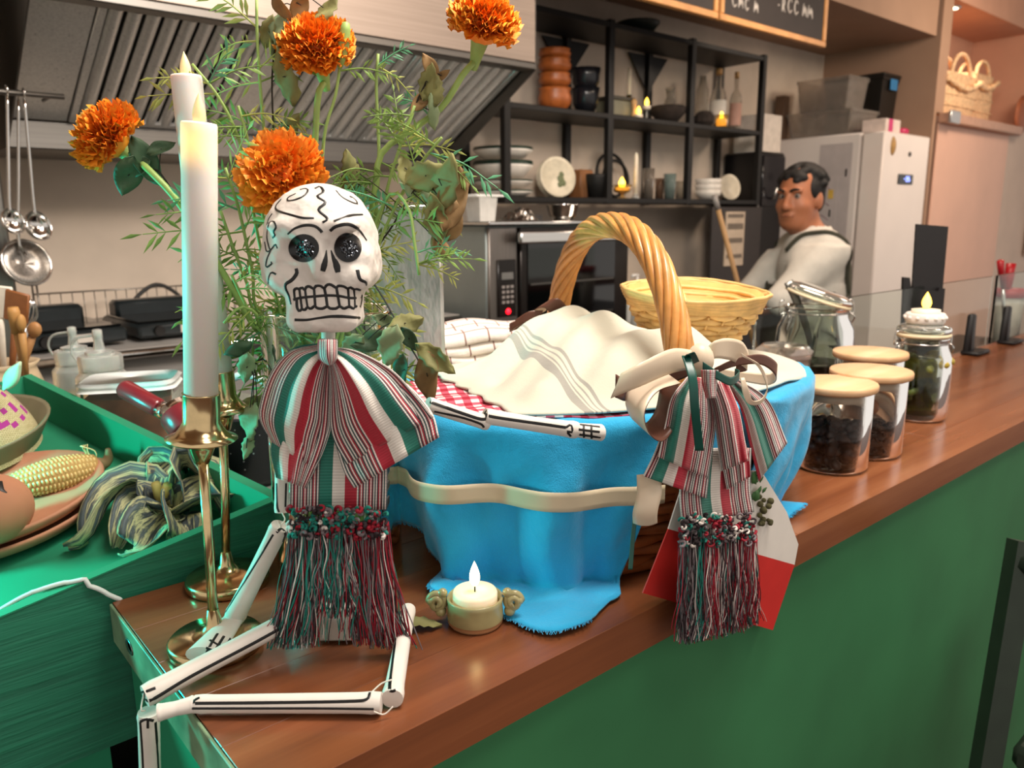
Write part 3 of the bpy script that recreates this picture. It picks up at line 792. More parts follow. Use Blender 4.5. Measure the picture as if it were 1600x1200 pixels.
# ================================================================ chalkboards
def scribble(mb, x0, x1, z, hgt, Y, seed, dot=False):
    """rows of quick chalk strokes, too loose in the photo to read"""
    r = random.Random(seed); x = x0
    if dot: mb.tube([(x, Y, z+.3*hgt), (x+.006, Y, z+.34*hgt)], .004, 5); x += .03
    while x < x1:
        w = r.uniform(.5, .9)*hgt; k = r.randint(0, 3)
        if k == 0: pts = [(0, .1), (.1, .9), (.3, .2), (.5, .8), (.7, .1)]
        elif k == 1: pts = [(.6, .75), (.3, .95), (.05, .5), (.3, .05), (.65, .25)]
        elif k == 2: pts = [(0, .9), (.05, .1), (.3, .6), (.55, .55), (.6, .05)]
        else: pts = [(.1, .0), (.15, 1.2), (.45, .5), (.2, .3), (.6, .0)]
        P = spline([(x+a*w, Y, z+b*hgt) for a, b in pts], 12)
        mb.tube(P, .0035, 5); x += w*.85+(.035 if r.random() < .16 else 0.008)
    return mb
slate = mat('slate', '#322c2a', .75, var=.12, ns=8)
frame_w = mat('board_frame_wood', '#c98f55', .5, var=.15, ns=20)
chalk = mat('chalk', '#b9b2ab', .9, var=.2)
for (x0, x1, lab, seed) in ((1.92, 2.795, 'wood framed chalkboard with chalk writing, left of the two', 3), (2.81, 3.645, 'wood framed chalkboard with chalk writing, right of the two', 11)):
    t = thing('chalkboard', lab, 'chalkboard', ((x0+x1)/2, 2.0, 2.17), 'chalkboards hanging over the kitchen')
    z0, z1, w = 2.172, 2.85, .026
    MB().bb((x0+w*.6, 1.992, z0+w*.6), (x1-w*.6, 2.008, z1-w*.6)).build('slate', slate, t, smooth=False)
    for a, b in (((x0, z0), (x1, z0+w)), ((x0, z1-w), (x1, z1)), ((x0, z0+w), (x0+w, z1-w)), ((x1-w, z0+w), (x1, z1-w))):
        MB().bb((a[0], 1.985, a[1]), (b[0], 2.012, b[1]), .003).build('frame_rail', frame_w, t, angle=40)
    cw = MB()
    if x0 > 2.5:
        for i, (a, b) in enumerate(((.42, .72), (.36, .74), (.40, .76))): scribble(cw, x0+a, x0+b, z0+.10+(.10*(i)), .065, 1.9905, seed+i, i == 0)
        for i in range(4): scribble(cw, x0+.08, x0+.30, z0+.06+.085*i, .055, 1.9905, seed+9+i)
    else:
        for i in range(3): scribble(cw, x0+.40, x1-.10, z0+.085+.11*i, .07, 1.9905, seed+i)
    cw.build('chalk_writing', chalk, t)['kind'] = 'stuff'

# ================================================================ fridge and what stands around it
FX0, FX1, FY0, FY1, FZ = 4.355, 4.935, 2.0, 2.66, 1.85
fr = thing('fridge', 'tall white fridge with papers taped to its side', 'fridge', (4.64, 2.3, 0))
fw_ = mat('fridge_white', '#d9d0ca', .35, var=.03, ns=4)
MB().bb((FX0, FY0+.13, .06), (FX1, FY1, FZ), .008).build('body', fw_, fr, angle=40)
dr = MB().bb((FX0, FY0, .62), (FX1, FY0+.12, FZ-.002), .008).build('door', mat('fridge_door', '#e2d7cf', .3, var=.03, ns=4), fr, angle=40)
MB().bb((FX0, FY0, .06), (FX1, FY0+.12, .612), .008).build('door', MATS['fridge_door'], fr, angle=40)
MB().bb((FX0+.04, FY0+.05, 0), (FX1-.04, FY1-.04, .06)).build('plinth', black_metal, fr, smooth=False)
dp = MB().bb((FX0+.20, FY0-.006, 1.575), (FX0+.385, FY0+.001, 1.63), .002).build('display', mat('display_black', '#0b0b10', .15), dr, angle=40)
dg = MB(); dgm = mat('digit_blue', '#8090ff', .4, emit='#8fa0ff', es=2.2)
def seg7(mb, x, z, w, h, on):
    S7 = {'a': ((0, h), (w, h)), 'b': ((w, h/2), (w, h)), 'c': ((w, 0), (w, h/2)), 'd': ((0, 0), (w, 0)), 'e': ((0, 0), (0, h/2)), 'f': ((0, h/2), (0, h)), 'g': ((0, h/2), (w, h/2))}
    for k in on:
        (a, b), (c_, d) = S7[k]
        mb.tube([(x+a, FY0-.0075, z+b), (x+c_, FY0-.0075, z+d)], .0022, 5)
seg7(dg, FX0+.265, 1.592, .014, .024, 'g'); seg7(dg, FX0+.29, 1.592, .014, .024, 'abgcd'); seg7(dg, FX0+.32, 1.592, .014, .024, 'afgcd')
dg.build('digits', dgm, dp)
pz_ = Yp(1395, 228, FY0)
q = np.linspace(0, 2*np.pi, 18, endpoint=False)
MB().lathe([(0, .014), (.02, .012), (.032, .004), (.034, 0), (0, 0)], 14, (pz_[0], FY0, pz_[2]), frame((0, -1, 0))@np.diag([.8, 1.5, 1])).build('magnet', mat('magnet_tan', '#a07b45', .5, var=.3), dr)
pz_ = Yp(1421, 241, FY0)
MB().lathe([(0, .008), (.012, .006), (.014, 0), (0, 0)], 10, (pz_[0], FY0, pz_[2]), frame((0, -1, 0))).build('magnet', black_metal, dr)
# sleeved papers on the -X side
pap = mat('paper_grey', '#b3aaa8', .5, var=.08, ns=10); slv = mat('plastic_sleeve', '#d8d6d6', .12, trans=.75, ior=1.1)
for (ya, yb, za, zb_, jj) in ((2.17, 2.36, 1.22, 1.80, 0), (2.24, 2.42, 1.12, 1.62, 1)):
    MB().bb((FX0-.004-.004*jj, ya, za), (FX0-.001-.004*jj, yb, zb_)).build('paper_sheet', pap, fr, smooth=False)
for (y_, z_) in ((2.19, 1.62), (2.27, 1.40), (2.36, 1.58)): MB().bb((FX0-.012, y_, z_), (FX0-.008, y_+.008, z_+.04)).build('clip', black_metal, fr, smooth=False)
MB().bb((FX0-.011, 2.26, 1.50), (FX0-.0085, 2.29, 1.55)).build('sticky_note', mat('note_yellow', '#c9a64a', .6), fr, smooth=False)
for z_ in (1.38, 1.46, 1.55):
    sc_ = MB().tube(spline([(FX0-.0085, 2.28, z_), (FX0-.0085, 2.33, z_+.03), (FX0-.0085, 2.38, z_), (FX0-.0085, 2.40, z_+.02)], 12), .0025, 5); sc_.build('pen_line', mat('pen_pink', '#8c6f78', .6), fr)

ct = mat('cloudy_plastic', '#d5ccc2', .25, trans=.85, ior=1.15, var=.1)
def crate(name, lab, lo, hi, m, lidm=None, grp=None):
    t = thing(name, lab, 'storage box', ((lo[0]+hi[0])/2, (lo[1]+hi[1])/2, lo[2]), grp)
    b = MB(); cx, cy = (lo[0]+hi[0])/2, (lo[1]+hi[1])/2; w, d, h = hi[0]-lo[0], hi[1]-lo[1], hi[2]-lo[2]
    def ring(s_, z): return [(cx+a*w/2*s_, cy+bb*d/2*s_, z) for a, bb in ((-1, -1), (1, -1), (1, 1), (-1, 1))]
    P = np.array([ring(.86, lo[2]), ring(.97, hi[2]-.02), ring(1.0, hi[2]-.018), ring(1.0, hi[2]), ring(.95, hi[2]), ring(.84, lo[2]+.008)])
    b.grid(P, cv=True); n_ = b.n; b.f += [(0, 3, 2, 1), (20, 21, 22, 23)]; b.mi += [0, 0]
    b.build('tub', m, t, smooth=False, fix=True)
    if lidm: MB().bb((lo[0]-.006, lo[1]-.006, hi[2]+.0005), (hi[0]+.006, hi[1]+.006, hi[2]+.02), .004).build('lid', lidm, t, angle=40)
    return t
crate('storage_box', 'cloudy plastic box, lower of two on the fridge', (4.37, 2.20, FZ+.001), (4.70, 2.60, FZ+.14), ct, None, 'plastic boxes on the fridge')
crate('storage_box', 'cloudy plastic box, upper of two on the fridge', (4.40, 2.24, FZ+.142), (4.63, 2.56, FZ+.32), ct, None, 'plastic boxes on the fridge')
t = crate('black_bin', 'black bin with a blue label on the fridge', (4.715, 2.20, FZ+.001), (4.925, 2.56, FZ+.34), mat('bin_black', '#16130f', .4), mat('bin_black', '#16130f'))
MB().bb((4.79, 2.190, FZ+.27), (4.875, 2.1935, FZ+.33)).build('blue_label', mat('label_blue', '#2d6fa0', .5), t, smooth=False)
t = thing('carton', 'small white and pink carton near the fridge front edge', 'carton', (4.55, 2.1, FZ))
MB().bb((4.42, 2.03, FZ+.001), (4.60, 2.16, FZ+.07), .003).build('box', mat('carton_white', '#d9c7bd', .6), t, angle=40)
MB().bb((4.455, 2.0285, FZ+.002), (4.505, 2.0295, FZ+.069)).build('pink_band', mat('band_pink', '#c2326c', .5), t, smooth=False)
one(MB().lathe([(0, 0), (.05, 0), (.055, .03), (.04, .04), (0, .042)], 18, (4.74, 2.10, FZ+.001)), 'pink_tin', mat('tin_pink', '#b81e55', .4), 'flat bright pink tin on the fridge front', 'tin')
# black upright machine and what is by it
mc = thing('drinks_machine', 'tall black drinks machine between shelf and fridge', 'machine', (4.05, 2.4, 0))
bm_ = mat('machine_black', '#121011', .3, var=.2)
MB().bb((3.88, 2.44, .05), (4.12, 2.68, 1.75), .01).build('body', bm_, mc, angle=40)
MB().bb((3.89, 2.430, 1.46), (4.11, 2.438, 1.73), .004).build('front_screen', mat('machine_gloss', '#1c1a1d', .12), mc, angle=40)
MB().tube([(3.97, 2.435, 1.50), (3.97, 2.40, 1.51), (3.97, 2.39, 1.56)], .008, 8).build('tap', st_b, mc)
MB().bb((3.90, 2.46, 0), (4.10, 2.66, .05)).build('base', black_metal, mc)
t = thing('white_carton', 'white rectangular carton standing on the black machine', 'carton', (4.05, 2.4, 1.75))
MB().bb((3.91, 2.46, 1.751), (4.10, 2.64, 1.95), .003).build('box', mat('carton_plain', '#cfc4b8', .6), t, angle=40)
one(MB().bb((4.36, 2.61, 1.851), (4.42, 2.67, 2.10), .004), 'brown_box', mat('brown_box', '#5d4736', .7), 'slim brown box standing behind the plastic boxes', 'box', angle=40)
# notice with printed lines
t = thing('wall_poster', 'pale printed notice on the front of dark machine', 'poster', (3.64, 2.42, .94))
NX = 3.62
MB().bb((3.53, 2.405, 1.15), (3.70, 2.412, 1.43)).build('sheet', mat('poster_paper', '#bba995', .7), t, smooth=False)
for i, (z, h) in enumerate(((1.40, .018), (1.34, .03), (1.27, .025), (1.19, .02))): MB().bb((3.545, 2.403, z), (3.685, 2.405, z+h)).build('print_line', mat('print_grey', '#6e6358', .7), t, smooth=False)
MB().bb((3.42, 2.412, .931), (3.87, 2.43, 1.455), .003).build('backing_panel', mat('dark_panel', '#2f2927', .5), t, smooth=False)
a = Yp(1120, 320, 1.98); b = Yp(1152, 440, 1.96)
br = thing('broom', 'wooden handled broom leaning in front of dark panel', 'broom', (b[0]+.12, 1.96, 0))
dirv = unit(np.asarray(b)-np.asarray(a))
foot = a+dirv*((a[2]-.14)/-dirv[2])
MB().tube([a, foot], .011, 10).build('handle', mat('broom_wood', '#a98356', .5), br)
MB().tube([a-dirv*.04, a+dirv*.02], .012, 10).build('cap', mat('cap_grey', '#8f8a86', .5), br)
MB().box(foot+np.array((0, 0, -.02)), (.26, .05, .05), None, .01).build('head', mat('broom_head', '#4a3a30', .6), br, angle=40)
MB().box(foot+np.array((0, 0, -.09)), (.28, .06, .1), None, .01, taper=.85).build('bristles', mat('bristle', '#30302e', .8), br)
br.location.x = foot[0]; br.location.y = foot[1]; ORG[br.name] = ORG[br.name]
for ch in br.children: ch.location = tuple(np.array((b[0]+.12, 1.96, 0))-np.array((foot[0], foot[1], 0)))

# ================================================================ niche: straw bags
straw = mat('bag_straw', '#e3bd92', .8, var=.25, ns=60, bump=.6, bs=120, bd=.004)
def straw_bag(x0, x1, Y, z0, z1, lab, hz, dp=.12):
    cx, w, h = (x0+x1)/2, x1-x0, z1-z0
    t = thing('straw_bag', lab, 'bag', (cx, Y, z0), 'straw bags in the lit niche')
    P = []
    for q, (s_, zz) in enumerate(((.0, 0), (.7, .0), (.95, .08), (1.02, .5), (.98, .9), (1.0, 1.0), (.9, 1.0), (.85, .5), (.7, .1), (0, .06))):
        an = np.linspace(0, 2*np.pi, 28, endpoint=False)
        ex = .45
        P.append(np.stack([cx+np.sign(np.cos(an))*np.abs(np.cos(an))**ex*w/2*s_, Y+np.sign(np.sin(an))*np.abs(np.sin(an))**ex*dp/2*s_, z0+zz*h+0*an], 1))
    MB().grid(np.array(P), cv=True).build('body', straw, t)
    # plaited strand rows round the body
    for zz in (.25, .5, .75):
        an = np.linspace(0, 2*np.pi, 60, endpoint=False); ex = .45
        wv = .004*np.cos(an*30)
        MB().tube(np.stack([cx+np.sign(np.cos(an))*np.abs(np.cos(an))**ex*(w/2*1.01+wv), Y+np.sign(np.sin(an))*np.abs(np.sin(an))**ex*(dp/2*1.01+wv), z0+zz*h+0*an], 1), .006, 5, closed=True).build('plait', straw, t)
    an = np.linspace(0, np.pi, 18)
    for yy in (-dp*.42, dp*.42):
        MB().tube(np.stack([cx-w*.05+np.cos(an)*w*.27, Y+yy+0*an, z1-.02+np.sin(an)*hz], 1), .012, 8).build('handle', straw, t)
    # fringe tassel at the collar
    MB().tube(spline([(x0-.02, Y-dp/2-.012, z1-.05), (cx, Y-dp/2-.02, z1-.09), (x1, Y-dp/2-.012, z1-.03)], 16), .016+.006*np.cos(np.arange(16)*2.2), 8).build('collar', straw, t)
straw_bag(5.10, 5.62, 2.07, 1.987, 2.24, 'pale straw bag with round handles in front of the niche', .13)
straw_bag(5.68, 6.10, 2.14, 1.987, 2.30, 'larger straw bag behind the pale one in the niche', .10)
t = thing('ceiling_downlight', 'small round glowing downlight in the niche ceiling', 'light', (5.42, 2.1, 2.61))
MB().lathe([(.045, 0), (.06, 0), (.06, .01), (.045, .01)], 20, (5.28, 2.1, 2.61), cap=False).build('trim_ring', st_b, t)
MB().lathe([(0, .004), (.045, .004), (.045, .009), (0, .009)], 20, (5.28, 2.1, 2.61)).build('lens', mat('lamp_lens', '#fff2e0', .4, emit='#ffe2bd', es=9), t)
# things on the pale wall far right
one(MB().bb((6.75, 1.97, 1.10), (7.6, 1.985, 1.74), .003), 'white_board', mat('board_white', '#d9c3b6', .5), 'plain pale panel hung on the far right wall', 'panel', angle=40)
p = Yp(1597, 180, 1.97)
one(MB().lathe([(0, .02), (.09, .015), (.13, .0), (.125, -.005), (0, .0)], 30, (p[0], 1.97, p[2]), frame((0, -1, 0))), 'wall_plate', mat('terracotta_dark', '#9a5a3c', .6), 'round terracotta plate on the wall at right edge', 'plate')
# ================================================================ the man at the back
class SDF:
    def __init__(s, lo, hi, res):
        s.lo = np.asarray(lo, float); s.res = res
        n = np.ceil((np.asarray(hi)-s.lo)/res).astype(int)+1
        ax = [s.lo[i]+res*np.arange(n[i]) for i in range(3)]
        s.G = np.stack(np.meshgrid(*ax, indexing='ij'), -1).astype(np.float32); s.V = np.full(s.G.shape[:3], .2, np.float32); s.n = n
    def sl(s, a, b, m):
        a = np.minimum(a, b)-m; b_ = np.maximum(np.asarray(a)+m, b)+m
        i0 = np.clip(((a-s.lo)/s.res).astype(int), 0, s.n-1); i1 = np.clip(((b_-s.lo)/s.res).astype(int)+2, 1, s.n)
        return tuple(slice(int(x), int(y)) for x, y in zip(i0, i1))
    def cap(s, a, b, ra, rb, k=.02):
        q = s.sl(np.asarray(a, float), np.asarray(b, float), max(ra, rb)+.13); s.V[q] = smin(s.V[q], d_cap(s.G[q], a, b, ra, rb), k)
    def ell(s, c, r, X=None, k=.02, cut=False):
        c = np.asarray(c, float); m = max(r); q = s.sl(c-m, c+m, .13)
        d = d_ell(s.G[q], c, r, X); s.V[q] = smax(s.V[q], -d, k) if cut else smin(s.V[q], d, k)
    def mesh(s):
        G = s.G; V = s.V
        return surfnet(lambda _: V, s.lo, s.lo+s.res*(s.n-1), s.res)
def Lm(lat, h, z): return FH*h+RH*lat+ZU*z
man = thing('person', 'man in white shirt and dark apron straps looking over shoulder', 'person', Lm(1.19, 3.17, 0))
bf = unit(-RH*.92+FH*.38); bl = np.cross(ZU, bf)            # body forward / his left
hf = unit(-RH*.74-FH*.68-ZU*.05); hl = unit(np.cross(ZU, hf)); hu = np.cross(hf, hl)
HX = np.stack([hl, hf, hu], 1)                             # head axes: x his left, y forward, z up
pel = Lm(1.21, 3.17, .86); chest = Lm(1.215, 3.17, 1.17); neck0 = Lm(1.20, 3.17, 1.32)
hc = Lm(1.140, 3.155, 1.472)
shL = Lm(1.235, 3.05, 1.275); shR = Lm(1.175, 3.30, 1.275)
elL = Lm(1.03, 2.99, 1.085); wrL = Lm(.90, 3.12, 1.02)
elR = Lm(1.00, 3.36, 1.06); wrR = Lm(.86, 3.24, 1.02)
BX = np.stack([bl, bf, ZU], 1)
def body_sdf(s, clothes=False, g=0.0):
    s.ell(chest, (.165+g, .115+g, .17+g), BX, .05)
    s.ell(chest+ZU*.05, (.165+g, .092+g, .085+g), BX, .06)
    s.cap(neck0-ZU*.015, shL+ZU*.0, .058+g*.6, .050+g, .05); s.cap(neck0-ZU*.015, shR+ZU*.0, .058+g*.6, .050+g, .05)
    s.cap(chest-ZU*.1, pel, .12+g, .13+g, .06)
    s.ell(pel, (.16+g, .125+g, .11+g), BX, .05)
    s.cap(shL, elL, .055+g, .043+g, .04); s.cap(shR, elR, .055+g, .043+g, .04)
    if not clothes:
        s.cap(elL, wrL, .041, .028); s.cap(elR, wrR, .041, .028)
        for w, e in ((wrL, elL), (wrR, elR)):
            d = unit(w-e); side = unit(np.cross(d, ZU)); pc = w+d*.055-ZU*.005
            s.ell(pc, (.04, .045, .017), np.stack([side, d, np.cross(side, d)], 1), .012)
            for i, L in enumerate((.062, .072, .068, .054)):
                b0 = pc+d*.035+side*(.03-.02*i); b1 = b0+d*L*.55-ZU*.012; b2 = b1+d*L*.35-ZU*.03
                s.cap(b0, b1, .010, .009, .006); s.cap(b1, b2, .009, .008, .006)
            tb_ = w+d*.03+side*.035*(1 if w is wrR else -1); s.cap(tb_, tb_+d*.05+side*.025*(1 if w is wrR else -1)-ZU*.015, .012, .009, .01)
        for sg in (-1, 1):
            hip = pel+bl*.09*sg-ZU*.03; kn = hip-ZU*.38+bf*.03; an = kn-ZU*.38-bf*.02; an[2] = .08
            s.cap(hip, kn, .085, .056, .04); s.cap(kn, an, .056, .038, .03); s.cap(an-ZU*.03, an+bf*.14-ZU*.045, .04, .033, .03)
        s.cap(neck0-ZU*.06, hc-hf*.03-ZU*.04, .062, .056, .03)
        H = lambda x, y, z: hc+HX @ np.array((x, y, z))
        s.ell(H(0, -.018, .035), (.078, .096, .088), HX, .02)            # skull
        s.ell(H(0, .028, -.035), (.068, .064, .090), HX, .03)            # face
        s.ell(H(0, .044, -.094), (.045, .038, .028), HX, .03)           # chin
        for sg in (-1, 1):
            s.ell(H(.040*sg, .056, -.028), (.024, .02, .02), HX, .02)    # cheek
            s.ell(H(.031*sg, .088, .012), (.017, .012, .011), HX, .008, True)  # eye hollow
            s.ell(H(.032*sg, .082, .030), (.025, .012, .008), HX, .012)  # brow
            s.ell(H(.078*sg, -.010, -.012), (.012, .022, .034), HX, .008)  # ear
        s.cap(H(0, .086, .014), H(0, .106, -.028), .009, .015, .012)     # nose
        for sg in (-1, 1): s.ell(H(.012*sg, .093, -.032), (.010, .012, .009), HX, .008)
        s.ell(H(0, .087, -.058), (.027, .010, .007), HX, .008); s.ell(H(0, .085, -.071), (.023, .010, .008), HX, .008)
        s.cap(H(-.022, .098, -.0645), H(.022, .098, -.0645), .001, .001, .004)
skin = mat('skin', '#a86a4a', .5, var=.10, ns=12, sss=.12)
allp = np.array([pel, chest, shL, shR, elL, wrL, elR, wrR, hc])
lo = allp.min(0)-.24; hi = allp.max(0)+.24; lo[2] = -.02; hi[2] = 1.66
s_ = SDF(lo, hi, .0065); body_sdf(s_); v, f = s_.mesh(); del s_
MB().add(v, f).build('body', skin, man)
# shirt with rolled sleeves and collar
s_ = SDF(lo+np.array((0, 0, .7)), hi-np.array((0, 0, .24)), .0085); body_sdf(s_, True, .014)
s_.cap(neck0-ZU*.05, neck0+ZU*.02-hf*.01, .084, .074, .02)
v, f = s_.mesh(); z_ok = s_.G
keep = np.ones(len(f), bool)
cen = v[f].mean(1)
keep &= cen[:, 2] > .80
nd = np.linalg.norm((cen-(neck0+ZU*.03))[:, :2], axis=1)
keep &= ~((cen[:, 2] > neck0[2]+.045) & (nd < .12))
used = np.unique(f[keep]); remap = np.full(len(v), -1); remap[used] = np.arange(len(used))
_sv = v[used]+.0025*np.sin(v[used][:, [2, 0, 1]]*55); SHB = BVHTree.FromPolygons([Vector(q) for q in _sv], [tuple(int(i) for i in q) for q in remap[f[keep]]])
MB().add(_sv, remap[f[keep]]).build('shirt', mat('shirt_white', '#cfc8bd', .8, var=.05, bump=.2, bs=25, bd=.01), man)
# trousers
s_ = SDF(lo, np.array((hi[0], hi[1], .95)), .0085)
s_.ell(pel, (.185, .15, .13), BX, .05)
for sg in (-1, 1):
    hip = pel+bl*.09*sg-ZU*.03; kn = hip-ZU*.38+bf*.03; an = kn-ZU*.38-bf*.02; an[2] = .08
    s_.cap(hip, kn, .10, .074, .04); s_.cap(kn, an, .074, .06, .03)
v, f = s_.mesh(); keep = v[f].mean(1)[:, 2] < .9
MB().add(v, f[keep]).build('trousers', mat('trouser_dark', '#22201f', .8), man)
# apron: bib skirt and straps crossing the back
ap = mat('apron_dark', '#3a382c', .8, var=.1)
P = []
for i, z in enumerate(np.linspace(1.14, .5, 12)):
    rowp = []
    for a_ in np.linspace(-1.25, 1.25, 15):
        rr = .185 if z < 1.0 else .175
        rowp.append(Lm(1.21, 3.17, z)+bl*math.sin(a_)*(rr+.03)+bf*math.cos(a_)*(rr-.005))
    P.append(rowp)
MB().grid(np.array(P)).build('apron', ap, man, solid=.004)
def strap(pts):
    Q = []
    for p in spline(pts, 30):
        h = SHB.find_nearest(Vector(p)); n_ = np.array(h[1]); Q.append(np.array(h[0])+n_*(.006 if n_ @ (np.array(h[0])-chest) > 0 else -.006))
    Q = np.array(Q); Q[1:-1] = (Q[:-2]+Q[1:-1]+Q[2:])/3
    MB().tube(Q, .009, 8).build('apron_strap', ap, man)
strap([neck0+bl*.105+bf*.09-ZU*.045, neck0+bl*.115+bf*.03+ZU*.022, neck0+bl*.118-bf*.05+ZU*.012, chest-bf*.150+bl*.085+ZU*.05, chest-bf*.162+bl*.04-ZU*.06, pel-bf*.165+bl*.0+ZU*.13])
strap([neck0-bl*.105+bf*.09-ZU*.045, neck0-bl*.115+bf*.03+ZU*.022, neck0-bl*.11-bf*.06+ZU*.01, chest-bf*.14-bl*.03+ZU*.03, chest-bf*.145+bl*.03-ZU*.06, pel-bf*.15+bl*.06+ZU*.13])
# face details and hair
Hh = lambda x, y, z: hc+HX @ np.array((x, y, z))
for sg in (-1, 1):
    e = MB().ball(Hh(.031*sg, .0745, .010), .0118, 12, 8).build('eye', mat('eye_white', '#8a7b72', .5), man)
    MB().ball(Hh(.030*sg+.003, .0815, .010), .0062, 10, 6).build('iris', mat('iris_dark', '#1d120c', .2), e)
    MB().tube(spline([Hh(.012*sg, .097, .030), Hh(.030*sg, .096, .037), Hh(.052*sg, .078, .030)], 8), .0045, 6).build('eyebrow', mat('brow_hair', '#1c1410', .9), man)
MB().tube(spline([Hh(-.024, .086, -.066), Hh(-.008, .095, -.063), Hh(.008, .095, -.063), Hh(.024, .086, -.066)], 10), .0035, 6).build('lips', mat('lip', '#7e4436', .5), man)
hair = mat('hair_black', '#14100e', .7, var=.3, ns=60)
s_ = SDF(hc-.16, hc+.16, .006)
s_.ell(Hh(0, -.028, .040), (.085, .092, .082), HX, .015)
s_.ell(Hh(0, -.065, -.015), (.070, .045, .060), HX, .02)
for sg in (-1, 1): s_.ell(Hh(.068*sg, .012, .030), (.014, .026, .035), HX, .012)
rr_ = np.random.default_rng(3)
for _ in range(90):
    th, ph = rr_.uniform(0, 2*np.pi), rr_.uniform(.0, 1.5)
    p_ = Hh(.083*math.sin(ph)*math.cos(th), -.028+.091*math.sin(ph)*math.sin(th), .044+.078*math.cos(ph))
    s_.ell(p_, (.019, .019, .016), None, .006)
s_.ell(Hh(0, .090, -.045), (.080, .075, .082), HX, .01, True)
v, f = s_.mesh(); MB().add(v, f).build('hair', hair, man)
# ear hollow side-burn
for sg in (): MB().ball(Hh(.074*sg, .016, -.01), (.005, .011, .026), 10, 8, HX).build('sideburn', hair, man)
# ================================================================ green display tray on the left
zf = lambda x, y: 1.055+.16*(x-.32)+.153*(y-.78)
tray = thing('display_tray', 'green painted sloping wooden display tray left of the bar', 'tray', (-.1, 1.0, 0))
gt = mat('tray_paint', '#1f7f5c', .6, var=.2, ns=4, bump=.15, bs=50)
m = bpy.data.materials.new('rough_green_wood'); t_ = NT(m)
n1 = t_.noise(t_.obj((3, 3, 60)), 2.2, 4, .6)
t_.l(t_.ramp(n1, [(.3, lin('#185c46')), (.5, lin('#1b6a50')), (.7, lin('#1f7558'))]), t_.p.inputs['Base Color'])
t_.p.inputs['Roughness'].default_value = .65; t_.bump(n1, .5, .003)
rough_green = m
nrm = unit((-.16, -.153, 1))
def top(x): return 1.062+.17*(x-.06)
# floor board, front wall, right wall, left wall, back wall
A = np.array((.322, .779)); B = np.array((.190, 1.36))
quad = [(-.62, .779), (.322, .779), (.190, 1.36), (-.62, 1.36)]
MB().prism([(x, y, zf(x, y)-.012) for x, y in quad], (0, 0, 1), .012).build('floor_board', gt, tray, smooth=False, fix=True)
fwp = [(-.62, .767, top(-.62)), (.334, .767, top(.334)), (.334, .767, .90), (-.62, .767, .90)]
MB().prism(fwp, (0, 1, 0), .012).build('front_wall', rough_green, tray, smooth=False, fix=True)
capp = [(-.62, .7662, top(-.62)+.0005), (.3345, .7662, top(.334)+.0005), (.3345, .7798, top(.334)+.0005), (-.62, .7798, top(-.62)+.0005)]
MB().prism(capp, (0, 0, 1), .0015).build('front_rim', gt, tray, smooth=False, fix=True)
d = unit(np.append(B-A, 0)); nr = np.array((d[1], -d[0], 0))
zt = lambda p: zf(*p)+.052
rw = [(*A, zt(A)), (*B, zt(B)), (*B, zf(*B)-.02), (*A, zf(*A)-.02)]
MB().prism(rw, nr, .013).build('right_wall', gt, tray, smooth=False, fix=True)
MB().prism([(-.62, 1.36, zf(-.62, 1.36)+.05), (.203, 1.36, zt(B)), (.203, 1.36, zf(*B)-.02), (-.62, 1.36, zf(-.62, 1.36)-.02)], (0, 1, 0), .012).build('back_wall', gt, tray, smooth=False, fix=True)
MB().bb((-.6, .79, 0), (.14, .80, .93)).build('lower_panel', green_tray, tray, smooth=False)
MB().bb((-.6, .8, 0), (-.58, 1.34, .84)).build('side_support', green_tray, tray, smooth=False)

TX = frame(nrm, (1, 0, 0))
def onfloor(px_, py_, lift=0.0):
    # intersect the view ray with the tray floor
    dd = ray(px_, py_); k = (1.055-.16*.32-.153*.78+lift - C[2])/(dd[2]-.16*dd[0]-.153*dd[1]); return C+dd*k
# stacked terracotta plates
terra = mat('terracotta', '#a9765a', .7, var=.15, ns=14, bump=.2)
pc = onfloor(8, 820)
pr_ = float(np.linalg.norm(onfloor(176, 775)-pc))
for i, lab in enumerate(('lower of the two stacked terracotta platters', 'upper terracotta platter holding the corn cob')):
    r = pr_*(1-.0*i); o_ = pc+nrm*(.001+.016*i)
    one(MB().lathe([(0, 0), (r*.72, 0), (r*.9, .008), (r, .02), (r*.985, .024), (r*.88, .014), (r*.7, .007), (0, .007)], 48, o_, TX, 1.0, .86), 'terracotta_platter', terra, lab, 'platter', 'stacked terracotta platters')
# gourd bowl with straw cone
gourd = mat('gourd', '#6f6a52', .55, var=.25, ns=12)
bc = onfloor(-35, 745)
gb = MB(); r = float(np.linalg.norm(onfloor(92, 700)-bc))
gb.lathe([(0, 0), (r*.35, .002), (r*.75, .026), (r, .066), (r*1.02, .070), (r*.96, .068), (r*.7, .03), (0, .008)], 40, bc+nrm*.001, TX)
one(gb, 'gourd_bowl', gourd, 'dark brown gourd bowl at the left edge of tray', 'bowl')
m = bpy.data.materials.new('woven_straw_magenta'); t_ = NT(m)
u_, v_, uvv = t_.uv()
bk_ = t_.n('ShaderNodeTexBrick'); bk_.offset = .5
mp = t_.n('ShaderNodeMapping'); mp.inputs['Scale'].default_value = (46, 20, 1); t_.l(uvv, mp.inputs[0]); t_.l(mp.outputs[0], bk_.inputs['Vector'])
bk_.inputs['Scale'].default_value = 1.0; bk_.inputs['Mortar Size'].default_value = .03
for k_, c_ in (('Color1', '#b9b184'), ('Color2', '#cbc39b'), ('Mortar', '#7c7650')): bk_.inputs[k_].default_value = (*lin(c_), 1)
wn = t_.n('ShaderNodeTexWhiteNoise'); fl = t_.n('ShaderNodeVectorMath', operation='FLOOR')
t_.l(mp.outputs[0], fl.inputs[0]); t_.l(fl.outputs[0], wn.inputs['Vector'])
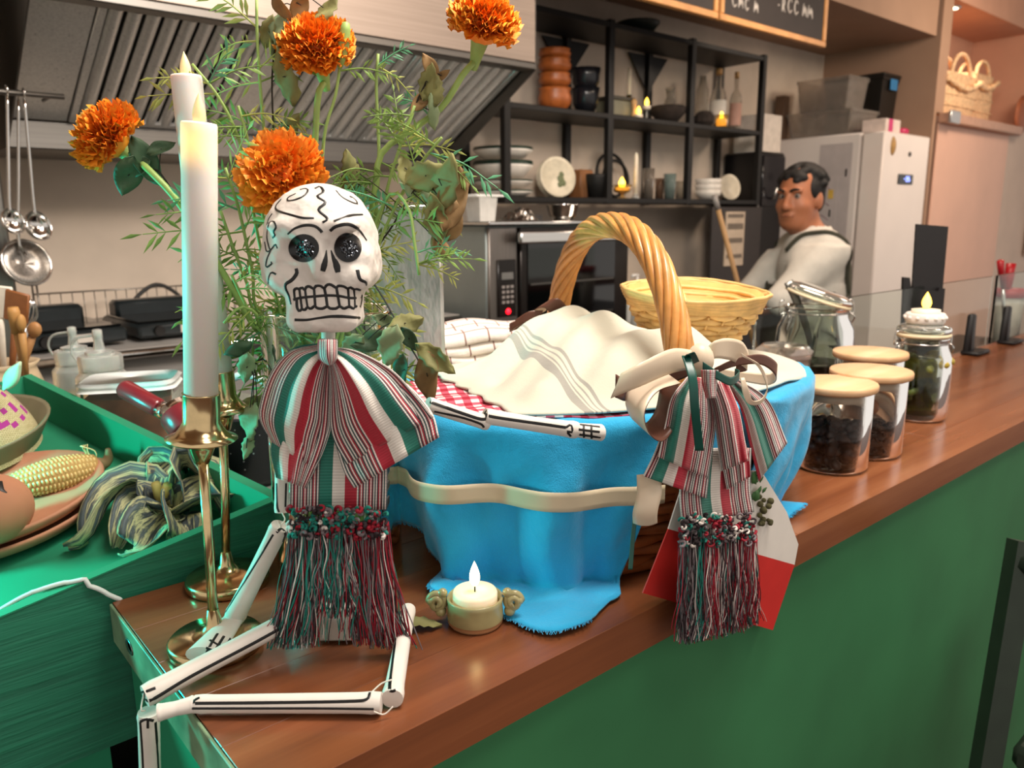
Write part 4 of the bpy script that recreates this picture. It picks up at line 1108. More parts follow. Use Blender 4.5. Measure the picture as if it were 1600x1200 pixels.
band = t_.math('MULTIPLY', t_.math('GREATER_THAN', v_, .30), t_.math('LESS_THAN', v_, .72))
dots = t_.math('MULTIPLY', band, t_.math('GREATER_THAN', wn.outputs[0], .70))
t_.l(t_.mix(dots, bk_.outputs[0], lin('#9c2a86')), t_.p.inputs['Base Color']); t_.p.inputs['Roughness'].default_value = .8
t_.bump(bk_.outputs['Fac'], .6, -.002)
cone = MB(); cr = r*.84
cc = bc+nrm*.035
q = np.linspace(0, 1, 14); an = np.linspace(0, 2*np.pi, 40, endpoint=False)
prof = np.stack([cr*(1-q**1.7*.78), q*.125], 1)
P = np.stack([prof[:, 0][:, None]*np.cos(an), prof[:, 0][:, None]*np.sin(an), np.repeat(prof[:, 1][:, None], 40, 1)], -1)@TX.T+cc
uvg = np.stack(np.meshgrid(q, an/(2*np.pi), indexing='ij')[::-1], -1)
cone.grid(P, uv=uvg, cv=True); cone.f.append(tuple(cone.n-40+i for i in range(40))); cone.mi.append(0)
t = thing('straw_hat', 'small woven straw hat with magenta flecks in gourd bowl', 'hat', cc)
cone.build('crown', m, t)
# feather tuft on the hat tip
tip = cc+nrm*.125
lf = MB()
tb0 = Hp(8, 608, hd(tip)); tb1 = Hp(33, 565, hd(tip))
ax = unit(tb1-tb0); sd_ = unit(np.cross(ax, FH))
q = np.linspace(0, 1, 9); wv = .009*np.sin(np.pi*q**.8)
P = np.array([[tb0+(tb1-tb0)*a_+sd_*wv[i]*b_-FH*.004*(1-b_**2) for b_ in (-1, -.4, .2, 1)] for i, a_ in enumerate(q)])
lf.grid(P).build('tuft', mat('tuft_pale', '#b8cfae', .6, var=.2), t, solid=.002)
MB().tube([tip-nrm*.004, tip*.5+tb0*.5+nrm*.002, tb0], .003, 6).build('tuft_stem', gourd, t)
# clay skull ornament
oc = onfloor(14, 838, .03); orad = 60*mpp(oc)
oc = onfloor(10, 868)+nrm*(orad*.86+.024)
clay_m = mat('clay_bare', '#b07a5c', .75, var=.15, ns=10, bump=.2)
def f_orn(G):
    d_ = d_ell(G, oc, (orad, orad, orad*.92))
    for (px_, py_, rr) in ((2, 765, .013), (40, 770, .009)):
        c_ = Hp(px_, py_, hd(oc)-orad*.80); d_ = smax(d_, -d_ell(G, c_, (rr*.55, rr*1.4, rr*.9)), .003)
    return d_
v, f = surfnet(f_orn, oc-orad*1.15, oc+orad*1.15, .0022)
t = thing('clay_ornament', 'round bare clay ornament with cut eye holes on platter', 'ornament', oc-ZU*orad)
SHELL = MB().add(v, f).build('shell', clay_m, t)
for (px_, py_, rr) in ((2, 765, .013), (40, 770, .009)):
    pass

# corn cob
a = onfloor(32, 812)+nrm*.045; b = onfloor(172, 756)+nrm*.030
axis = b-a; L = float(np.linalg.norm(axis)); ax = axis/L
cob = thing('corn_cob', 'pale dried corn cob with plump kernels on the platter', 'corn cob', a*.5+b*.5-ZU*.03)
CX = frame(ax, (0, 0, 1))
Rm = 31*mpp(a*.5+b*.5)
rad = lambda q: Rm*(math.sin(math.pi*(.18+.70*(1-q)))**.6 if q > .5 else math.sin(math.pi*(.18+.70*(1-q)))**.6)
prof = [(0, 0)]+[(rad(q)*.86, q*L*.9) for q in np.linspace(0, 1, 12)]+[(0, L*.93)]
MB().lathe(prof, 20, a, CX).build('core', mat('cob_core', '#a98c52', .8), cob)
kern = MB().ball((0, 0, 0), (1, 1, 1), 8, 6)
km = mat('kernel', '#d3b97c', .35, var=.12, ns=50, rv=.12, coat=.2)
k0 = kern.build('kernel', km, cob); kme = k0.data
bpy.data.objects.remove(k0)
o0 = ORG[cob.name]; nrow = 15
for j in range(nrow):
    th = 2*np.pi*j/nrow
    dirw = CX @ np.array((math.cos(th), math.sin(th), 0))
    if dirw @ (-FW) < -.35: continue
    for i in range(21):
        q = (i+.5+.3*(j % 2))/21.5
        if q > .97: continue
        rr = rad(q)
        p = a+ax*q*L*.9+dirw*rr*.90
        sx, sy, sz = L*.9/21*.50, 2*np.pi*rr/nrow*.50, .0042
        X = np.stack([ax*sx*rnd.uniform(.95, 1.1), np.cross(dirw, ax)*sy*rnd.uniform(.92, 1.05), dirw*sz*rnd.uniform(.85, 1.15)], 1)
        o = bpy.data.objects.new('kernel', kme); COL.objects.link(o); o.parent = cob
        Mx = Matrix.Identity(4)
        for r_ in range(3):
            for c_ in range(3): Mx[r_][c_] = X[r_][c_]
            Mx[r_][3] = (p-o0)[r_]
        o.matrix_local = Mx
stem = spline([a+ax*L*.88, a+ax*L*1.0, a+ax*L*1.06+nrm*.006, a+ax*L*1.08+nrm*.018], 10)
MB().tube(stem, np.linspace(.011, .003, 10), 8).build('stalk', mat('stalk', '#8d7a55', .8, var=.3), cob)
for s_ in range(5):
    q = spline([a+ax*L*.9, a+ax*L*.88+nrm*.02+RH*rnd.uniform(-.01, .01), a+ax*L*(.80+.02*s_)+nrm*.03], 8); MB().tube(q, .0007, 4).build('silk', mat('silk', '#d8c58f', .8), cob)

# dried corn husks
husk_m = bpy.data.materials.new('painted_husk'); t_ = NT(husk_m)
u_, v_, uvv = t_.uv()
mp = t_.n('ShaderNodeMapping'); mp.inputs['Scale'].default_value = (3.6, .7, 1); t_.l(uvv, mp.inputs[0])
n_ = t_.noise(mp.outputs[0], 1.6, 5, .6)
t_.l(t_.ramp(n_, [(.32, lin('#161f20')), (.44, lin('#2f393e')), (.50, lin('#b5b384')), (.56, lin('#3a464a')), (.66, lin('#5b666c')), (.74, lin('#a9a478'))]), t_.p.inputs['Base Color'])
t_.p.inputs['Roughness'].default_value = .7; t_.bump(n_, .5, .003)
hk = thing('dried_corn_husk', 'curled dark dried corn husks beside the platters', 'corn husk', onfloor(240, 800))
def husk(pts, wid, tw, lift=0.0):
    """pts: photo pixels with height over the floor"""
    P3 = np.array([onfloor(x, y, 0)+nrm*(h*.75+.002) for x, y, h in pts]); P3 = spline(P3, 16)
    T = np.gradient(P3, axis=0); T /= np.linalg.norm(T, axis=1)[:, None]
    rows = []
    for i, q in enumerate(np.linspace(0, 1, 16)):
        side = unit(np.cross(T[i], nrm)); up = np.cross(side, T[i])
        an_ = tw[0]+(tw[1]-tw[0])*q
        sd2 = side*math.cos(an_)+up*math.sin(an_); up2 = np.cross(sd2, T[i])
        w_ = 1.35*wid*(.35+.65*math.sin(math.pi*min(1, .12+.88*q)))
        rows.append([P3[i]+sd2*w_*b_+up2*(.7*w_*b_*b_+.0035*math.sin(9*q+5*b_)) for b_ in np.linspace(-1, 1, 9)])
    uv = np.stack(np.meshgrid(np.linspace(0, 1, 16), np.linspace(0, 1, 9), indexing='ij')[::-1], -1)
    MB().grid(np.array(rows), uv=uv).build('husk_leaf', husk_m, hk, solid=.0012)
husk([(265, 812, .012), (225, 800, .05), (175, 830, .045), (140, 860, .012), (108, 862, .004)], .018, (.2, -.8))
husk([(270, 815, .012), (230, 815, .035), (200, 840, .02), (182, 862, .004)], .014, (-.3, .6))
husk([(270, 815, .010), (240, 850, .022), (220, 872, .012), (205, 868, .004)], .022, (.4, .1))
husk([(275, 815, .012), (285, 790, .055), (310, 780, .06), (340, 800, .03), (352, 812, .006)], .022, (.3, 1.0))
husk([(270, 812, .014), (275, 780, .045), (255, 770, .062), (240, 775, .05)], .016, (.9, .2))
husk([(272, 815, .012), (300, 815, .03), (335, 808, .034), (362, 800, .018), (370, 790, .004)], .020, (-.5, .5))
husk([(270, 815, .012), (285, 840, .03), (292, 855, .018), (280, 862, .005)], .020, (1.0, .3))
for (x, y, h) in ((243, 755, .06), (262, 757, .055)):
    a_ = onfloor(256, 805)+nrm*.012; b_ = Hp(x, y, hd(a_)-.01)
    MB().tube([a_, a_*.5+b_*.5, b_], (.006, .0055, .005), 8).build('stalk', mat('husk_stalk', '#b5a85f', .7, var=.3), hk)

# white cable over the tray rim
cz = [onfloor(-60, 1000)+nrm*.006, Yp(0, 953, .80), Yp(50, 925, .785), Yp(100, 914, .775), Yp(138, 917, .7655), Yp(165, 926, .7635), Yp(184, 937, .7632), Yp(190, 944, .7632)]
cp = spline(cz, 60)
for p in cp:
    if p[1] < .785: p[2] = max(p[2], top(p[0])+.0045) if p[1] > .7662 else p[2]
    else: p[2] = max(p[2], zf(p[0], p[1])+.003)
_z = np.pad(cp[:, 2], 6, 'edge'); cp[:, 2] = np.maximum(np.convolve(_z, np.ones(13)/13, 'valid'), np.where((cp[:, 1] > .7662) & (cp[:, 1] < .785), [top(p[0])+.0035 for p in cp], 0))
one(MB().tube(cp, .0022, 8), 'white_cable', mat('cable_white', '#d6dcd8', .45), 'thin white cable bending over the green tray rim', 'cable')
# ================================================================ brass candlesticks and taper candles
brass = mat('brass', '#c8b084', .18, 1.0, var=.18, ns=50)
wax_m = bpy.data.materials.new('taper_wax'); t_ = NT(wax_m)
t_.p.inputs['Base Color'].default_value = (*lin('#e6e0d8'), 1); t_.p.inputs['Roughness'].default_value = .5
t_.p.inputs['Subsurface Weight'].default_value = .25; t_.p.inputs['Subsurface Scale'].default_value = .01
glow_m = bpy.data.materials.new('lit_wax'); t_ = NT(glow_m); u_, v_, _ = t_.uv()
t_.p.inputs['Base Color'].default_value = (*lin('#e6e0d8'), 1); t_.p.inputs['Roughness'].default_value = .5
t_.p.inputs['Subsurface Weight'].default_value = .25; t_.p.inputs['Subsurface Scale'].default_value = .01
t_.p.inputs['Emission Color'].default_value = (*lin('#ffc23c'), 1)
t_.l(t_.math('MULTIPLY', t_.math('POWER', t_.math('SINE', t_.math('MULTIPLY', t_.math('MINIMUM', u_, 1.0), 3.1416)), 3.0), .75), t_.p.inputs['Emission Strength'])
def candlestick(bx, by, cupx, cupy, topx, topy, flx, fly, rb, rc, lab_s, lab_c, lit, wpx):
    B = Zp(bx, by, ZT); h0 = hd(B)
    Cp = Hp(cupx, cupy, h0); Tp = Hp(topx, topy, h0); Fl = Hp(flx, fly, h0)
    t = thing('candlestick', lab_s, 'candlestick', B, 'brass candlesticks')
    X = frame(ZU, RH)
    MB().lathe([(0, 0), (rb*.98, 0), (rb, .003), (rb*.99, .009), (rb*.93, .011), (rb*.5, .013), (rb*.28, .016), (rb*.17, .022), (rb*.12, .034), (0, .036)], 40, B, X).build('base', brass, t)
    st = unit(Cp-B); ln = float(np.linalg.norm(Cp-B))
    MB().tube([B+ZU*.03, B*.5+Cp*.5, Cp-st*.012], .0042, 12).build('stem', brass, t)
    CF = frame(st, RH)
    ca = unit(Tp-Cp); CF = frame(ca, RH)
    MB().lathe([(0, -.022), (.006, -.020), (.010, -.008), (.012, -.004), (.026, -.001), (.0275, .0005), (.020, .004), (.0165, .009), (rc+.0012, .014), (rc+.0012, .036), (rc+.0016, .037), (rc+.0004, .037), (rc+.0004, .012), (0, .010)], 36, Cp, CF).build('cup', brass, t)
    w = thing('taper_candle', lab_c, 'candle', Cp, 'tall white taper candles')
    cl = float(np.linalg.norm(Tp-Cp))
    zl = cl-(.045 if lit else .01)
    MB().lathe([(0, .013), (rc, .013), (rc, zl)] , 28, Cp, CF, cap=False).build('wax_body', wax_m, w)
    MB().lathe([(rc, zl+(cl-.0015-zl)*q) for q in np.linspace(0, 1, 8)]+[(rc*.95, cl), (rc*.7, cl-.003), (0, cl-.004)], 28, Cp, CF, cap=False).build('wax_tip', glow_m if lit else wax_m, w)
    flame(MB(), Cp+ca*(cl-.004), float(np.linalg.norm(Fl-Tp)), .0052, CF).build('flame', flame_dim, w)
candlestick(338, 1010, 315, 685, 311, 192, 309, 135, .0385, .0128, 'nearer brass candlestick, its round base by the skeleton hand', 'nearer tall white candle with glowing top', True, 50)
candlestick(357, 912, 347, 640, 291, 118, 289, 72, .0400, .0130, 'farther brass candlestick partly hidden behind the first', 'farther tall white candle rising to the higher tip', False, 46)

# ================================================================ glass vase for the flowers
VC = np.array((.352, .685, ZT)); VR = .063
vg = mat('vase_glass', '#cfe6d8', .03, trans=1.0, ior=1.3, var=0)
one(MB().lathe([(0, .0), (VR*.97, 0), (VR, .004), (VR, .265), (VR-.0015, .267), (VR-.003, .265), (VR-.003, .010), (0, .009)], 48, VC+ZU*.0005), 'glass_vase', vg, 'tall clear glass cylinder vase holding the marigolds', 'vase')

# weathered grey block container behind the skull
GB = Zp(643, 600, 1.071)
h0 = .95
gc = Hp(643, 560, h0); gx, gy = gc[0], gc[1]
gw = 104*mpp(gc)
zt_ = Hp(643, 322, h0)[2]
gm = mat('weathered_zinc', '#a9a9a5', .36, .75, var=.40, ns=22, bump=.7, bs=50, bd=.004, stretch=(1, 1, .45))
t = thing('zinc_planter', 'weathered grey metal block vase standing behind the skull', 'vase', (gx, gy, 1.07))
X = rotz(YAW-math.pi/2+.10)
MB().box((gx, gy, (1.071+zt_)/2), (gw, .09, zt_-1.071), X, .004).build('body', gm, t, angle=40)
MB().box((gx, gy, zt_-.002), (gw+.003, .093, .006), X, .002).build('rim', gm, t, angle=40)

# ================================================================ squeeze bottles, box, portafilter, crock on the prep counter
bot = mat('squeeze_plastic', '#dfe8e4', .3, trans=.75, ior=1.2, sss=.1)
liq = mat('bottle_sauce', '#c8b58f', .5)
def squeeze(x, ytip, h0, w, lab):
    c_ = Hp(x, 580, h0); k = mpp(c_); r = w*k/2
    ztip = Hp(x, ytip, h0)[2]; zb = 1.071; H_ = ztip-zb
    t = thing('squeeze_bottle', lab, 'bottle', (c_[0], c_[1], zb), 'clear plastic squeeze bottles')
    o = (c_[0], c_[1], zb)
    sh_ = H_*.60
    MB().lathe([(0, 0), (r*.95, 0), (r, .006), (r, sh_*.86), (r*.98, sh_*.90), (r*.84, sh_*.95), (r*.82, sh_)], 28, o).build('body', bot, t)
    MB().lathe([(0, .003), (r*.9, .004), (r*.92, sh_*.45), (0, sh_*.45)], 24, o).build('sauce', liq, t)
    MB().lathe([(r*.82, sh_), (r*.84, sh_+.002), (r*.84, sh_+H_*.13), (r*.80, sh_+H_*.145), (r*.55, sh_+H_*.15), (r*.55, sh_+H_*.18), (r*.22, sh_+H_*.20), (r*.14, H_*.95), (0, H_*.955)], 24, o).build('cap', bot, t, angle=35)
    MB().lathe([(r*.16, H_*.90), (r*.19, H_*.91), (r*.19, H_*.99), (r*.1, H_*1.0), (0, H_*1.0)], 16, o).build('tip_cap', bot, t)
    tp = np.array(o)+ZU*H_*.94
    q = spline([tp-RH*r*.15, tp-RH*r*.9-ZU*.006, tp-RH*r*1.15-ZU*H_*.16, np.array(o)-RH*r*.84+ZU*(sh_+.006)], 16)
    MB().tube(q, .0022, 6).build('strap', bot, t)
squeeze(120, 510, 1.32, 68, 'squeeze bottle with strap loop, left and farther one')
squeeze(159, 514, 1.24, 76, 'squeeze bottle in front, right of the other')

def rbox(lo, hi, z0, z1, X, c_, r=.015, t_=1.0):
    P = []
    for zz, s_ in ((z0, .88), (z0+.004, .92), (z1, 1.0)):
        an = np.linspace(0, 2*np.pi, 32, endpoint=False)
        P.append(np.stack([np.sign(np.cos(an))*np.abs(np.cos(an))**.35*lo/2*s_, np.sign(np.sin(an))*np.abs(np.sin(an))**.35*hi/2*s_, 0*an+zz], 1)@X.T+c_)
    return np.array(P)
c_ = Hp(205, 600, 1.14); X = rotz(YAW-math.pi/2+.25)
t = thing('takeaway_box', 'clear takeaway box of brown sauce with white lid', 'food box', (c_[0], c_[1], 1.071))
zt_ = Hp(205, 594, 1.14)[2]
base = np.array((c_[0], c_[1], 0))
b = MB(); b.grid(rbox(.128, .095, 1.0715, zt_-.006, X, base), cv=True); b.f.append(tuple(reversed(range(32)))); b.mi.append(0); b.build('tub', mat('takeaway_plastic', '#efe8dc', .06, trans=.95, ior=1.15), t)
b = MB(); b.grid(rbox(.124, .091, 1.0735, zt_-.02, X, base), cv=True); b.f += [tuple(reversed(range(32))), tuple(range(64, 96))]; b.mi += [0, 0]; b.build('sauce', mat('brown_sauce', '#7d4a2a', .5, var=.3, ns=30), t)
b = MB(); P = rbox(.136, .103, zt_-.006, zt_+.002, X, base); P[0] = P[2]*1.0; P[0][:, 2] = zt_-.008; b.grid(np.concatenate([P, [(P[2]-base-ZU*zt_)*np.array((.92, .92, 1))+base+ZU*(zt_+.003)]]), cv=True); b.f += [tuple(range(96, 128))]; b.mi += [0]; b.build('lid', mat('lid_plain', '#dfe4e2', .4), t)
# white tray edge under it
one(MB().box((c_[0]+.05, c_[1]-.06, 1.076), (.13, .05, .009), rotz(YAW-math.pi/2-.3), .003), 'white_dish', mat('lid_plain', '#dfe4e2'), 'flat white dish edge in front of the takeaway box', 'dish', angle=40)

# portafilter with red handle
a = Hp(192, 606, .93); b = Hp(252, 640, .91); hc_ = Hp(285, 655, .90)
t = thing('portafilter', 'coffee portafilter with dark red handle behind tray', 'portafilter', (hc_[0], hc_[1], 1.071))
redp = mat('portafilter_red', '#7a1f27', .3, var=.08, coat=.3)
ax = unit(b-a); r = 15*mpp(a)
MB().lathe([(0, 0), (r*.85, .0), (r, .004), (r*.97, float(np.linalg.norm(b-a))*.9), (r*.8, float(np.linalg.norm(b-a))*.98), (0, float(np.linalg.norm(b-a)))], 24, a, frame(ax)).build('grip', redp, t)
MB().lathe([(0, 0), (r*.86, 0), (r*.9, .010), (r*.7, .020), (r*.5, .024), (0, .024)], 24, b-ax*.003, frame(ax)).build('ferrule', st_b, t)
MB().tube([b+ax*.018, hc_-ax*.02], r*.45, 12).build('neck', black_metal, t)
hx = frame(unit(ax*.75-ZU*.45-FH*.1)); R0 = 30*mpp(hc_)
MB().lathe([(R0*.9, -.012), (R0, -.008), (R0, .012), (R0*.94, .016), (R0*.85, .014), (R0*.85, -.01)], 30, hc_, hx, cap=False).build('head_ring', redp, t)
MB().lathe([(0, .012), (R0*.8, .010), (R0*.84, -.004), (R0*.80, -.02), (0, -.022)], 30, hc_, hx).build('basket', st_b, t)
MB().tube([hc_-ZU*.006, np.array((hc_[0], hc_[1], 1.0715))], .009, 10).build('spout', st_b, t)

# utensil crock
cc = Hp(8, 600, 1.28); z1 = Hp(8, 566, 1.28)[2]; rC = 56*mpp(cc)
t = thing('utensil_crock', 'beige stoneware crock at the left edge', 'crock', (cc[0], cc[1], 1.071))
hC = z1-1.071
stone = mat('stoneware', '#c3ad8d', .4, var=.1, ns=12)
MB().lathe([(0, 0), (rC*.8, 0), (rC*.98, hC*.25), (rC, hC*.55), (rC*.85, hC*.82), (rC*.80, hC*.92), (rC*.92, hC), (rC*.84, hC), (rC*.72, hC*.9), (rC*.9, hC*.5), (0, .01)], 36, (cc[0], cc[1], 1.071)).build('body', stone, t)
wsp = mat('spoon_wood', '#b8894f', .55, var=.15, rv=.15); wsd = mat('spoon_wood_dark', '#8a5630', .5, var=.15)
def utensil(x0, y0, x1, y1, wpx, name, lab, m, kind, dh=0.0):
    a_ = Hp(x0, y0, 1.28+dh); b_ = Hp(x1, y1, 1.27+dh); k = mpp(b_); w_ = wpx*k/2
    base_ = a_+unit(a_-b_)*.05
    t_ = thing(name, lab, 'utensil', base_, 'utensils in the crock')
    ax_ = unit(b_-a_); ln = float(np.linalg.norm(b_-a_)); sd_ = unit(np.cross(ax_, FH)); 
    MB().tube([base_, a_, a_+ax_*ln*.55], (.004, .005, .006), 8).build('handle', m, t_)
    if kind == 'flat':
        MB().box(a_+ax_*ln*.78, (w_*2, .006, ln*.44), np.stack([sd_, np.cross(ax_, sd_), ax_], 1), .002).build('blade', m, t_, angle=40)
    elif kind == 'spoon':
        MB().ball(a_+ax_*ln*.8, (w_, .008, ln*.22), 16, 10, np.stack([sd_, np.cross(ax_, sd_), ax_], 1)).build('bowl', m, t_)
    elif kind == 'rod':
        MB().tube([a_+ax_*ln*.5, a_+ax_*ln*.9, b_], (w_*.9, w_, w_*.8), 14).build('barrel', m, t_)
    else:
        for q in range(6):
            an_ = np.pi*q/6; o_ = sd_*math.cos(an_)+np.cross(ax_, sd_)*math.sin(an_)
            MB().tube(spline([a_+ax_*ln*.45, a_+ax_*ln*.75+o_*w_, b_, a_+ax_*ln*.75-o_*w_, a_+ax_*ln*.45], 20), .0012, 5).build('loop', m, t_)
utensil(20, 560, 28, 456, 38, 'wooden_spatula', 'wide brown wooden spatula standing in the crock', wsd, 'flat')
utensil(34, 560, 20, 480, 18, 'rolling_pin', 'round pale wooden pin standing in the crock', wsp, 'rod', -.03)
utensil(38, 555, 32, 492, 14, 'wooden_spoon', 'pale wooden spoon handle right in front of crock', wsp, 'spoon', -.04)
utensil(42, 555, 57, 505, 22, 'wooden_spoon', 'wooden spoon leaning right out of the crock', mat('spoon_wood_mid', '#a87a4c', .5), 'spoon', .01)
utensil(30, 560, 50, 468, 24, 'wire_whisk', 'steel wire whisk standing behind the wooden spoons', st_b, 'whisk', .05)
utensil(5, 560, -4, 446, 46, 'white_spatula', 'white headed spatula at the far left of crock', mat('spat_white', '#e7dfcf', .5), 'flat', .03)

# speckled pot with white loop handle beyond the vase
pc = Hp(392, 690, .98); k = mpp(pc); rp = 62*k; zt_ = Hp(392, 640, .98)[2]
t = thing('speckled_pot', 'dark speckled enamel pot with white loop handle', 'pot', (pc[0], pc[1], 1.071))
m = bpy.data.materials.new('speckled_enamel'); t_ = NT(m)
vo = t_.n('ShaderNodeTexVoronoi'); vo.inputs['Scale'].default_value = 120; t_.l(t_.obj(), vo.inputs['Vector'])
t_.l(t_.ramp(vo.outputs['Distance'], [(.10, lin('#b9b6b4')), (.16, lin('#26262a'))]), t_.p.inputs['Base Color']); t_.p.inputs['Roughness'].default_value = .25
MB().lathe([(0, 0), (rp*.9, 0), (rp, .01), (rp, zt_-1.071-.004), (rp*1.04, zt_-1.071), (rp*.97, zt_-1.071), (rp*.95, .01), (0, .008)], 36, (pc[0], pc[1], 1.0715)).build('body', m, t)
an = np.linspace(0, np.pi, 18)
hw = 46*k
MB().tube(np.array([np.array((pc[0], pc[1], zt_))+RH*math.cos(q)*hw-FH*rp*.0+ZU*(math.sin(q)*60*k-.004) for q in an]), .005, 10).build('loop_handle', mat('handle_white', '#c9c7c8', .35), t)
# ================================================================ the seated skeleton figure
SK = .61
_bs = BVHTree.FromPolygons([Vector(np.array(v.co)+ORG[SHELL.parent.name]) for v in SHELL.data.vertices], [tuple(p.vertices) for p in SHELL.data.polygons])
skel = thing('skeleton_figure', 'seated white papier mache skeleton with black painted lines', 'figure', np.append(Zp(527, 1004, ZT)[:2], ZT))
paper = mat('papier_mache', '#d8d0c7', .6, var=.05, ns=18, bump=.8, bs=45, bd=.004)
bone_m = mat('bone_paint', '#d8d1c8', .5, var=.05, ns=30, bump=.25, bs=60, bd=.001)
def bvh_of(o):
    V = [o.matrix_world @ v.co for v in o.data.vertices] if False else [Vector(np.array(v.co)+ORG.get(o.parent.name, np.zeros(3))) for v in o.data.vertices]
    return BVHTree.FromPolygons(V, [tuple(p.vertices) for p in o.data.polygons])
def cast(bv, x, y):
    d_ = Vector(ray(x, y)).normalized(); return bv.ray_cast(Vector(C), d_, 3.0)
def paint(mb, bv, pts, w, n=None, lift=.0004):
    """painted line: a thin raised strip lying on the surface"""
    pts = np.asarray(pts, float)
    ln = np.linalg.norm(np.diff(pts, axis=0), axis=1).sum()
    n = n or max(4, int(ln/3.0)); Q = spline(pts, n)
    L = []; Nn = []
    for x, y in Q:
        h = cast(bv, x, y)
        if h[0] is None: continue
        L.append(np.array(h[0])); Nn.append(np.array(h[1]))
    if len(L) < 3: return
    L = np.array(L); Nn = np.array(Nn)
    W_ = np.broadcast_to(np.asarray(w, float), (len(w) if np.ndim(w) else 1,)); W_ = np.interp(np.linspace(0, 1, len(L)), np.linspace(0, 1, len(W_)), W_)
    k = mpp(L.mean(0)); T = np.gradient(L, axis=0)
    T /= np.linalg.norm(T, axis=1)[:, None]+1e-9
    rows = []
    for i in range(len(L)):
        n_ = Nn[i] if Nn[i] @ FW < 0 else -Nn[i]
        s_ = unit(np.cross(T[i], n_)); hw = W_[i]*k/2
        rows.append([L[i]+s_*hw*b_+n_*(lift*(1 if abs(b_) < .9 else .2)) for b_ in (-1, -.55, .55, 1)])
    mb.grid(np.array(rows))
for L, w in (([(36, 757), (40, 766), (45, 776)], (2, 7, 2)), ([(-3, 752), (3, 765), (11, 770)], (12, 8, 2))):
    mb = MB(); paint(mb, _bs, L, w); mb.n and mb.build('eye_hole_shade', black_paint, SHELL.parent)  # shade inside the eye holes, painted on the shell as black strips
sc0 = Hp(502, 375, SK); kk = mpp(sc0)
SB = np.stack([RH, ZU, -FH], 1)                    # local px axes: x right, y up, z to viewer
def f_skull(G):
    p = (G-sc0)@SB/kk
    d_ = d_ell(p, (0, 0, 0), (87, 86, 92))
    d_ = smin(d_, d_box(p, (1, -36, 0), (86, 46, 74), 38), 10)
    d_ = smin(d_, d_box(p, (9, -86, 34), (54, 51, 46), 20), 12)
    d_ = smin(d_, d_ell(p, (-38, -58, 62), (26, 18, 20)), 14)       # cheekbones
    d_ = smin(d_, d_ell(p, (58, -56, 60), (24, 18, 20)), 14)
    d_ = smin(d_, d_ell(p, (-27, 22, 76), (34, 12, 14)), 12)        # brow ridges
    d_ = smin(d_, d_ell(p, (45, 22, 76), (32, 12, 14)), 12)
    d_ = smin(d_, d_ell(p, (14, -30, 84), (13, 26, 10)), 10)        # nasal bridge
    d_ = smax(d_, -d_ell(p, (-27, -13, 98), (25, 23, 22)), 5)
    d_ = smax(d_, -d_ell(p, (44, -11, 98), (22, 24, 22)), 5)
    d_ = d_+1.5*np.sin(p[..., 0]/8.5+p[..., 1]/17)*np.sin(p[..., 1]/10+1)*np.sin(p[..., 2]/11+p[..., 0]/23)+.6*np.sin(p[..., 0]/4.1+2)*np.sin(p[..., 1]/5.2)*np.sin(p[..., 2]/4.7)
    return d_*kk
v, f = surfnet(f_skull, sc0-np.array((.062, .062, .082)), sc0+np.array((.062, .062, .055)), .0016)
skull = MB().add(v, f).build('skull', paper, skel)
bv = bvh_of(skull)
for (x, y, rx, ry) in ((475, 388, 24, 22), (544, 387, 21.5, 23)):
    h = cast(bv, x, y); c_ = np.array(h[0])-FW*.0006
    g = MB(); q = np.linspace(0, 1, 9); an = np.linspace(0, 2*np.pi, 30, endpoint=False)
    rows = []
    for a_ in q:
        row = []
        for b_ in an:
            hh = cast(bv, x+rx*a_*math.cos(b_), y+ry*a_*math.sin(b_))
            row.append(np.array(hh[0])-FW*.0007 if hh[0] is not None else c_)
        rows.append(row)
    g.grid(np.array(rows), cv=True)
    so = g.build('eye_socket', mat('socket_black', '#0c0c0d', .3), skull)
    gm_ = MB(); rr = random.Random(int(x))
    for _ in range(120):
        a_ = math.sqrt(rr.random())*.60; b_ = rr.uniform(0, 6.28)
        hh = cast(bv, x+2+rx*a_*math.cos(b_), y+2+ry*a_*math.sin(b_))
        if hh[0] is None: continue
        gm_.box(np.array(hh[0])-FW*.0013, (.0013, .0013, .0005), frame((rr.uniform(-1, 1), rr.uniform(-1, 1), rr.uniform(-1, 1))))
    gm_.build('glitter', steel('glitter_steel', '#6d7177', .25), so, smooth=False)['kind'] = 'stuff'
K = lambda L: [(400+x*.20833, 280+y*.20833) for x, y in L]
